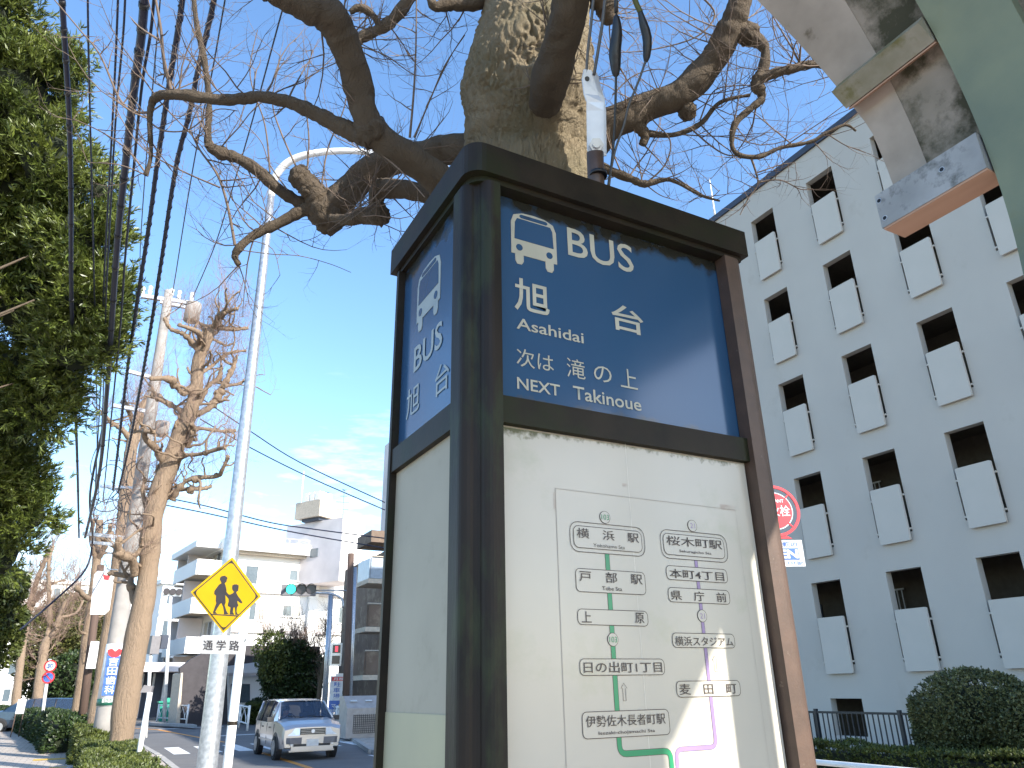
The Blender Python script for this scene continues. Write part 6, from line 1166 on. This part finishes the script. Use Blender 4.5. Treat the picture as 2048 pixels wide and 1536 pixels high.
hl = PV(562, 1180, KX-.9, KY+2); hr2 = PV(632, 1181, KX-.9, KY+2); fs = (hr2-hl); fs.z = 0; fs = fs.normalized(); fn = Vector((fs.y, -fs.x, 0))
mb = MB(); mb.obox((hl+hr2)/2, fs*((hr2-hl).length/2), fn*.07, (0, 0, .22)); mb.build('signal_housing', M['bumper'], SGn)
for k, (px_, mm) in enumerate(((582, 'green_lamp'), (603, 'dark_lens'), (622, 'dark_lens'))):
    c = PV(px_, 1179, KX-.9, KY+2)+fn*.08; mb = MB(); mb.disc(c, fn, .185, .02, 22); ln_ = mb.build('lens', M[mm], SGn)
    mb = MB(); n = 14; vs = []
    for j in range(n+1): a = math.radians(-25+230*j/n); dd = fs*math.cos(a)+Zu*math.sin(a); vs += [c+dd*.20, c+dd*.20+fn*.26]
    mb.add(vs, [(2*j, 2*j+1, 2*j+3, 2*j+2) for j in range(n)]); mb.build('hood', M['trim'] if k else M['green_lamp'] if False else M['trim'], ln_)
PS = thing('pedestrian_signal', 'boxy pedestrian signal with red figure lit, below the traffic light arm', 'traffic light', tuple(PV(672, 1310, KX-.4, KY+1))); c = PV(672, 1309, KX-.4, KY+1)
mb = MB(); mb.obox(c, fs*.22, fn*.12, (0, 0, .42)); mb.build('housing', M['galv'], PS)
for dz, mm in ((.2, 'red_lamp'), (-.2, 'dark_lens')): mb = MB(); mb.obox(c+fn*.13+Zu*dz, fs*.15, fn*.01, Zu*.15); ls = mb.build('lens', M['dark_lens'], PS); mb = MB(); mb.obox(c+fn*.145+Zu*dz-fs*.0, fs*.05, fn*.004, Zu*.1); mb.build('walking_figure', M[mm], ls)
# second signal behind the leaning tree
S2 = polething('signal_pole', 'far white signal pole with lamps seen from behind the sunlit tree trunk', 'traffic light', (328, 1445), (342, 1180), [.10, .09], 'white_paint', 4.4, 50); c = PV(345, 1184, 4.4, 50)
mb = MB(); mb.obox(c, (.5, 0, 0), (0, .1, 0), (0, 0, .25)); mb.build('signal_housing', M['galv'], S2)
for dx in (-.35, 0, .35): mb = MB(); mb.disc(c+Vector((dx, -.12, 0)), (0, -1, 0), .19, .1, 16); mb.build('lens', M['dark_lens'], S2)
S3 = thing('pedestrian_signal', 'dark pedestrian signal cluster just right of the sunlit tree trunk', 'traffic light', tuple(PV(312, 1290, 2.9, 34))); c = PV(308, 1290, 2.9, 34)
mb = MB(); mb.obox(c, (.17, .05, 0), (-.05, .14, 0), (0, 0, .34)); mb.build('housing', M['bumper'], S3); mb = MB(); mb.obox(c+Vector((.32, 0, .12)), (.13, .05, 0), (-.05, .1, 0), (0, 0, .26)); mb.build('hood', M['coping'], S3); mb = MB(); q = PV(297, 1440, 2.9, 34); mb.tube([Vector((q.x, q.y, .1)), c+Vector((-.1, 0, 0))], .06, 8); mb.build('pole', M['white_paint'], S3)
# monthly parking sign
PK = thing('parking_sign', 'white and blue monthly parking sign board beside the brown pole', 'sign', tuple(PV(673, 1430, KX+.1, KY+1.4))); kx, ky = KX+.1, KY+1.4
a_ = PV(656, 1425, kx, ky); b_ = PV(690, 1427, kx, ky); c_ = PV(660, 1352, kx, ky); AXn = Vector((b_.x-a_.x, b_.y-a_.y, 0)); wW = AXn.length; AXn.normalize(); hH = c_.z-a_.z; fn = Vector((AXn.y, -AXn.x, 0))
def pkrect(a0, a1, z0, z1, m_, nm, lift, par=PK): mb = MB(); mb.prism([(a0*wW, z0*hH), (a1*wW, z0*hH), (a1*wW, z1*hH), (a0*wW, z1*hH)], a_+fn*lift, AXn, Zu, fn, .01); return mb.build(nm, m_, par)
def pktxt(s_, a0, a1, z0, z1, m_, par, lift=.03): text(s_, a_+AXn*a0*wW+Zu*z0*hH+fn*lift, a_+AXn*a1*wW+Zu*z0*hH+fn*lift, a_+AXn*a0*wW+Zu*z1*hH+fn*lift, fn, m_, par, .015)
bd = pkrect(0, 1, 0, 1, M['white_sign'], 'board', 0); rd = pkrect(.08, .92, .86, .97, M['red'], 'red_strip', .012); bu = pkrect(.0, 1, 0, .32, M['blue'], 'blue_field', .012); pkrect(.3, .9, 1.0, 1.07, M['white_paint'], 'top_plate', .0)
pktxt('月極', .18, .82, .875, .955, M['white_sign'], rd)
for k, ch in enumerate('駐車場'): pktxt(ch, .22, .62, .70-.16*k, .83-.16*k, M['blue'], bd, .013)
for k, ch in enumerate('スペース'): pktxt(ch, .76, .93, .74-.12*k, .83-.12*k, M['sign_ink'], bd, .013)
pktxt('マ', .15, .42, .12, .22, M['white_sign'], bu); pktxt('680-', .08, .72, .02, .09, M['white_sign'], bu); pkrect(.6, .85, .10, .22, M['yellow'], 'yellow_mark', .024)
# metal cabinet
q = PZ(718, 1476, .1); MC = thing('steel_cabinet', 'beige steel cabinet with a sloping top and mesh front on the far pavement', 'cabinet', (q.x, q.y, .1)); cx, cy2 = q.x, q.y
hw = 28*(q-Vector((0, 0, EYE))).dot(FW)/F
mb = MB(); pr_ = [(0, 0), (1.0, 0), (1.0, 1.35), (.55, 1.35), (0, .95)]; mb.prism(pr_, (cx-hw, cy2, .1), (0, 1, 0), (0, 0, 1), (1, 0, 0), hw*2.6); mb.build('body', M['cabinet'], MC)
mb = MB()
for k in range(13): mb.box(cx-hw+.25+k*.07, cx-hw+.262+k*.07, cy2-.02, cy2-.004, .25, .85)
for k in range(9): mb.box(cx-hw+.25, cx-hw+1.1, cy2-.034, cy2-.021, .25+.07*k, .262+.07*k)
mb.build('mesh_front', M['trim'], MC)
mb = MB(); sn = Vector((0, -.4, .55)).normalized(); 
for k in range(2): c = Vector((cx-hw+.3+k*.55, cy2+.27, .1+1.17)); mb.obox(c+sn*.02, (.12, 0, 0), Vector((0, .55, .4)).normalized()*.03, sn*.01)
mb.build('label_strip', M['white_sign'], MC)

# ---------------------------------------------------------------- vehicles
def car(root_loc, rz, m_body, name, label, full=True, scale=1.0):
    t = thing(name, label, 'car', root_loc); t.rotation_euler = (0, 0, rz); t.scale = (scale,)*3
    sv = t.location.copy(); t.location = (0, 0, 0)
    St = [(-2.10, .66, .70, .56, .42, .88, 1.34), (-2.02, .76, .79, .62, .34, .92, 1.46), (-1.75, .80, .83, .655, .28, .93, 1.52), (-.95, .81, .84, .66, .27, .935, 1.545), (0.0, .81, .84, .66, .27, .93, 1.54), (.55, .81, .84, .65, .27, .95, 1.49), (1.22, .81, .835, .75, .27, .97, 1.04), (1.65, .80, .825, .74, .28, .93, .985), (1.97, .78, .80, .69, .30, .85, .90), (2.06, .73, .76, .62, .33, .76, .82)]
    rings = []
    for (x_, w0, w1, w2, zb, zl, zt) in St: rings.append([(x_, 0, zb), (x_, w0, zb), (x_, w1+.015, (zb+zl)*.5), (x_, w1, zl), (x_, w2, zt-.035), (x_, w2*.8, zt), (x_, 0, zt+.01)])
    mb = MB()
    for sgn in (1, -1):
        for i in range(len(rings)-1):
            for j in range(6):
                if j == 3 and 1 <= i <= 4: continue             # side window band
                if j in (4, 5) and i == 5: continue             # windscreen
                q = [rings[i][j], rings[i+1][j], rings[i+1][j+1], rings[i][j+1]]; q = [(a, b*sgn, c) for a, b, c in q]
                mb.add(q if sgn > 0 else q[::-1], [(3, 2, 1, 0)], True)
        for rg, fl in ((rings[0], 1), (rings[-1], -1)):
            q = [(a, b*sgn, c) for a, b, c in rg]; mb.add(q if sgn*fl > 0 else q[::-1], [tuple(range(7))], False)
    bd = mb.build('body', m_body, t)
    gl_ = M['carglass']
    def lerp(a, b, k): return tuple(a[i]+(b[i]-a[i])*k for i in range(3))
    def pane(q, nm='side_window'): mb = MB(); mb.add(q, [(0, 1, 2, 3)]); return mb.build(nm, gl_, t)
    segs = ((1, 2, .15, .92), (2, 3, .05, .95), (3, 4, .04, .96), (4, 5, .03, .8))
    for sgn in (1, -1):
        for (i, i2, k0, k1) in segs:
            q = [lerp(rings[i][3], rings[i2][3], 0), lerp(rings[i][3], rings[i2][3], 1), lerp(rings[i][4], rings[i2][4], 1), lerp(rings[i][4], rings[i2][4], 0)]
            pane([(a, b*sgn, c) for a, b, c in q])
            mb = MB(); A0 = Vector(lerp(rings[i2][3], rings[i2][4], 0)); A1_ = Vector(lerp(rings[i2][3], rings[i2][4], 1)); A0.y *= sgn; A1_.y *= sgn; A0 += Vector((0, sgn*.008, 0)); A1_ += Vector((0, sgn*.008, 0)); mb.tube([A0, A1_], .028 if i2 != 5 else .035, 6); mb.build('window_pillar', m_body if i2 in (5, 2) else M['trim'], t)
        mb = MB(); mb.tube([(1.22, .77*sgn, 1.02), (.55, .635*sgn, 1.475)], .03, 6); mb.build('windscreen_pillar', m_body, t)
        if full:
            mb = MB(); mb.obox((.92, .95*sgn, 1.02), (.05, 0, 0), (0, .09, 0), (0, 0, .065)); mb.build('door_mirror', M['trim'], t)
            for x_ in (-.62, .42): mb = MB(); mb.obox((x_, .855*sgn, .80), (.09, 0, 0), (0, .012, 0), (0, 0, .016)); mb.build('door_handle', M['trim'], t)
            for x_ in (-.95, 0.0, .98): mb = MB(); mb.obox((x_, .848*sgn, .62), (.004, 0, 0), (0, .006, 0), (0, 0, .28)); mb.build('door_gap', M['trim'], t)
            mb = MB(); mb.obox((0, .852*sgn, .47), (1.0, 0, 0), (0, .012, 0), (0, 0, .02)); mb.build('side_moulding', m_body, t)
    ws = [rings[5][4], rings[6][4], (rings[6][4][0], -rings[6][4][1], rings[6][4][2]), (rings[5][4][0], -rings[5][4][1], rings[5][4][2])]
    ws = [(a+.01, b, c+.012) for a, b, c in ws]; pane(ws, 'windscreen')
    for x_ in (-1.32, 1.27):
        for sgn in (1, -1):
            mb = MB(); mb.disc((x_, .70*sgn, .33), (0, sgn, 0), .37, .155, 26); mb.build('wheel_arch', M['trim'], t)
            mb = MB(); mb.disc((x_, .72*sgn, .30), (0, sgn, 0), .30, .155, 26); wh = mb.build('tyre', M['tyre'], t)
            mb = MB(); mb.disc((x_, .876*sgn, .30), (0, sgn, 0), .20, .010, 20); 
            for k in range(6): a = math.radians(60*k); mb.obox((x_+.11*math.cos(a), .888*sgn, .30+.11*math.sin(a)), (math.cos(a)*.07, 0, math.sin(a)*.07), (0, .006, 0), (-math.sin(a)*.016, 0, math.cos(a)*.016))
            mb.build('rim', M['rim'], wh)
    if full:
        for sgn in (1, -1):
            mb = MB(); pr_ = [(0, 0), (.27, .02), (.27, .15), (.0, .17), (-.02, .08)]; mb.add([(2.105, sgn*.36, .625), (2.05, sgn*.765, .625), (2.01, sgn*.775, .80), (2.085, sgn*.36, .805)]+[(1.9, sgn*.36, .60), (1.8, sgn*.74, .60), (1.8, sgn*.74, .76), (1.9, sgn*.36, .77)], [(0, 1, 2, 3), (4, 7, 6, 5), (3, 2, 6, 7), (1, 5, 6, 2), (0, 3, 7, 4), (0, 4, 5, 1)]); mb.build('headlight', M['lamp'], t)
            mb = MB(); mb.disc((2.10, sgn*.56, .42), (1, 0, 0), .04, .01, 14); mb.build('fog_lamp', M['lamp'], t)
        mb = MB(); mb.obox((2.085, 0, .72), (.012, 0, 0), (0, .345, 0), (0, 0, .075)); gr_o = mb.build('grille', M['trim'], t)
        for zz in (.68, .72, .76): mb = MB(); mb.obox((2.10, 0, zz), (.004, 0, 0), (0, .33, 0), (0, 0, .006)); mb.build('grille_bar', M['rim'], gr_o)
        mb = MB(); mb.disc((2.106, 0, .725), (1, 0, 0), .05, .008, 16); mb.build('badge', M['lamp'], gr_o)
        mb = MB(); mb.add([(2.12, -.60, .42), (2.12, .60, .42), (2.12, .62, .575), (2.12, -.62, .575), (2.0, -.80, .42), (2.0, .80, .42), (2.0, .80, .575), (2.0, -.80, .575)], [(0, 1, 2, 3), (1, 5, 6, 2), (4, 0, 3, 7), (3, 2, 6, 7), (4, 5, 1, 0)]); mb.build('bumper', M['bumper'], t)
        mb = MB(); mb.obox((2.128, 0, .50), (.004, 0, 0), (0, .30, 0), (0, 0, .085)); mb.build('bumper_centre', m_body, t)
        mb = MB(); mb.obox((2.125, 0, .30), (.02, 0, 0), (0, .58, 0), (0, 0, .055)); mb.add([(2.10, -.62, .22), (2.10, .62, .22), (2.10, .62, .26), (2.10, -.62, .26)], [(0, 1, 2, 3)]); mb.build('lower_bumper', m_body, t)
        mb = MB(); mb.obox((2.105, 0, .385), (.012, 0, 0), (0, .5, 0), (0, 0, .03)); mb.build('air_intake', M['trim'], t)
        mb = MB(); mb.obox((2.14, 0, .44), (.006, 0, 0), (0, .165, 0), (0, 0, .082)); mb.build('number_plate', M['white_sign'], t)
        mb = MB(); mb.tube([(1.18, .5, 1.06), (1.12, .05, 1.10)], .008, 5); mb.tube([(1.18, -.05, 1.06), (1.12, -.5, 1.10)], .008, 5); mb.build('wiper', M['trim'], t)
        mb = MB(); mb.box(-1.9, 1.1, -.76, .76, .55, .62); mb.box(.95, 1.2, -.72, .72, .62, .95); mb.build('cabin_floor', M['seat'], t)
        for sgn in (1, -1): mb = MB(); mb.box(-.25, .0, sgn*.36-.22, sgn*.36+.22, .62, 1.15); mb.box(-.22, -.1, sgn*.36-.11, sgn*.36+.11, 1.15, 1.34); mb.box(0, .45, sgn*.36-.22, sgn*.36+.22, .62, .78); mb.build('seat', M['seat'], t)
        mb = MB(); n = 20; pts = [(.70+.08*math.sin(2*math.pi*k/n), -.36+.17*math.cos(2*math.pi*k/n), .98+.15*math.sin(2*math.pi*k/n)) for k in range(n+1)]; mb.tube(pts, .013, 6); mb.build('steering_wheel', M['trim'], t)
    t.location = sv; return t
CAR = car((5.33, 22.85, .004), -math.pi/2+.0, M['car'], 'station_wagon', 'silver station wagon driving towards the camera on the road', True, .925)
# driver (skin modifier figure, seated)
def person(loc, rz):
    t = thing('person', 'driver in a grey jacket holding the wheel inside the silver station wagon', 'person', loc); t.rotation_euler = (0, 0, rz)
    J = {'pel': ((0, 0, .10), .13), 'sp': ((-.03, 0, .30), .125), 'ch': ((-.03, 0, .47), .14), 'nk': ((0, 0, .60), .055), 'hd': ((.02, 0, .68), .085), 'hd2': ((.02, 0, .78), .08),
         'sl': ((-.01, .18, .53), .065), 'el': ((.20, .24, .36), .05), 'wl': ((.42, .17, .40), .035), 'sr': ((-.01, -.18, .53), .065), 'er': ((.20, -.24, .36), .05), 'wr': ((.42, -.17, .40), .035),
         'hl': ((.05, .09, .08), .09), 'kl': ((.45, .12, .16), .065), 'al': ((.62, .12, -.15), .045), 'hr': ((.05, -.09, .08), .09), 'kr': ((.45, -.12, .16), .065), 'ar': ((.62, -.12, -.15), .045)}
    E = [('pel', 'sp'), ('sp', 'ch'), ('ch', 'nk'), ('nk', 'hd'), ('hd', 'hd2'), ('ch', 'sl'), ('sl', 'el'), ('el', 'wl'), ('ch', 'sr'), ('sr', 'er'), ('er', 'wr'), ('pel', 'hl'), ('hl', 'kl'), ('kl', 'al'), ('pel', 'hr'), ('hr', 'kr'), ('kr', 'ar')]
    ks = list(J); me = bpy.data.meshes.new('body'); me.from_pydata([J[k][0] for k in ks], [(ks.index(a), ks.index(b)) for a, b in E], []); o = bpy.data.objects.new('body_src', me); COL.objects.link(o)
    md = o.modifiers.new('s', 'SKIN'); 
    if not me.skin_vertices: pass
    for i, k in enumerate(ks): me.skin_vertices[0].data[i].radius = (J[k][1],)*2
    me.skin_vertices[0].data[0].use_root = True; o.modifiers.new('ss', 'SUBSURF').levels = 2
    dg = bpy.context.evaluated_depsgraph_get(); dg.update(); m2 = bpy.data.meshes.new_from_object(o.evaluated_get(dg)); bpy.data.objects.remove(o)
    m2.materials.clear(); m2.materials.append(M['cloth']); m2.materials.append(M['skin'])
    for p in m2.polygons: p.use_smooth = True; c = p.center; p.material_index = 1 if (c.z > .585 or c.x > .38 and c.z > .3) else 0
    b = bpy.data.objects.new('body', m2); COL.objects.link(b); b.parent = t
    mb = MB(); knot(mb, (.0, 0, .79), .098, 3); h = mb.build('hair', M['trim']); h.parent = t
    return t
try: person((5.33-.33, 22.85-.10, .40), -math.pi/2)
except Exception as e: print('person failed', e)
q = PZ(60, 1437, .1); car((q.x+1.4, 46.5, .004), math.radians(170), M['car_blue'], 'parked_car', 'dark blue parked car partly hidden behind the distant hedge', False)
q = PZ(352, 1445, .1); 
def crate_cart(): 
    t = thing('green_bin', 'bright green bin behind the white island fence', 'bin', (q.x, q.y+3, .1)); mb = MB(); mb.add([(q.x-.7, q.y+2.6, .1), (q.x+.7, q.y+2.6, .1), (q.x+.85, q.y+2.5, 1.15), (q.x-.85, q.y+2.5, 1.15), (q.x-.7, q.y+3.6, .1), (q.x+.7, q.y+3.6, .1), (q.x+.85, q.y+3.7, 1.15), (q.x-.85, q.y+3.7, 1.15)], [(0, 1, 2, 3), (1, 5, 6, 2), (5, 4, 7, 6), (4, 0, 3, 7), (0, 4, 5, 1)]); mb.build('body', M['green_p'], t)
    mb = MB(); mb.box(q.x-.9, q.x+.9, q.y+2.4, q.y+3.8, 1.16, 1.24); mb.box(q.x-.5, q.x+.5, q.y+2.6, q.y+3.6, 1.24, 1.42); mb.build('lid', M['green_p'], t)
crate_cart()
q = PZ(22, 1440, .7)
NB = thing('notice_board', 'small white notice board on a stand beyond the distant hedge', 'sign', (q.x*.95, q.y*.95, .1)); c = PV(42, 1413, q.x*.95, q.y*.95)
mb = MB(); mb.obox(c, (.15, 0, 0), (0, .03, 0), (0, 0, .28)); mb.build('board', M['white_sign'], NB); mb = MB(); mb.tube([(c.x-.14, c.y, .1), (c.x-.13, c.y, c.z)], .02, 6); mb.tube([(c.x+.14, c.y, .1), (c.x+.13, c.y, c.z)], .02, 6); mb.build('stand', M['wood_pole'], NB)
# two distant birds near the roof mast
for px_, py_, lab in ((655, 985, 'tiny dark bird in flight, left of the television antenna'), (689, 980, 'tiny dark bird in flight, above the television antenna')):
    c = P(px_, py_, 70); mb = MB(); mb.add([c, c+Vector((-.28, .05, .10)), c+Vector((-.12, .12, .02)), c+Vector((.28, .05, .10)), c+Vector((.12, .12, .02)), c+Vector((0, -.2, -.03)), c+Vector((0, .2, -.05)), c+Vector((0, .02, -.08))], [(0, 1, 2), (0, 4, 3), (5, 1, 7), (5, 7, 3), (0, 2, 6), (0, 6, 4), (7, 1, 6), (7, 6, 3), (5, 0, 1), (5, 3, 0)]); tag(mb.build('bird', M['black'], None, tuple(c)), lab, 'bird')

GROUPS = {'pruned_tree': 'bare pruned trees along the left pavement', 'planting_hedge': 'hedges of the left planting strip', 'guard_fence': 'white pedestrian guard fences', 'stay_wire': 'stay wires above the bracket', 'hanging_cable': 'cables hanging above the pylon cap',
    'street_wire': 'wires crossing the junction', 'cable_joint': 'cable joints', 'cable_sleeve': 'black cable joints hanging beside the bracket', 'topiary_bush': 'clipped topiary bushes', 'junction_shrub': 'small shrubs at the junction', 'bird': 'distant birds in flight',
    'signal_pole': 'traffic signal poles at the junction', 'pedestrian_signal': 'pedestrian signals at the junction'}
for o in bpy.data.objects:
    if o.parent is None and 'category' in o:
        k = o.name.split('.')[0]
        if k in GROUPS and 'group' not in o: o['group'] = GROUPS[k]
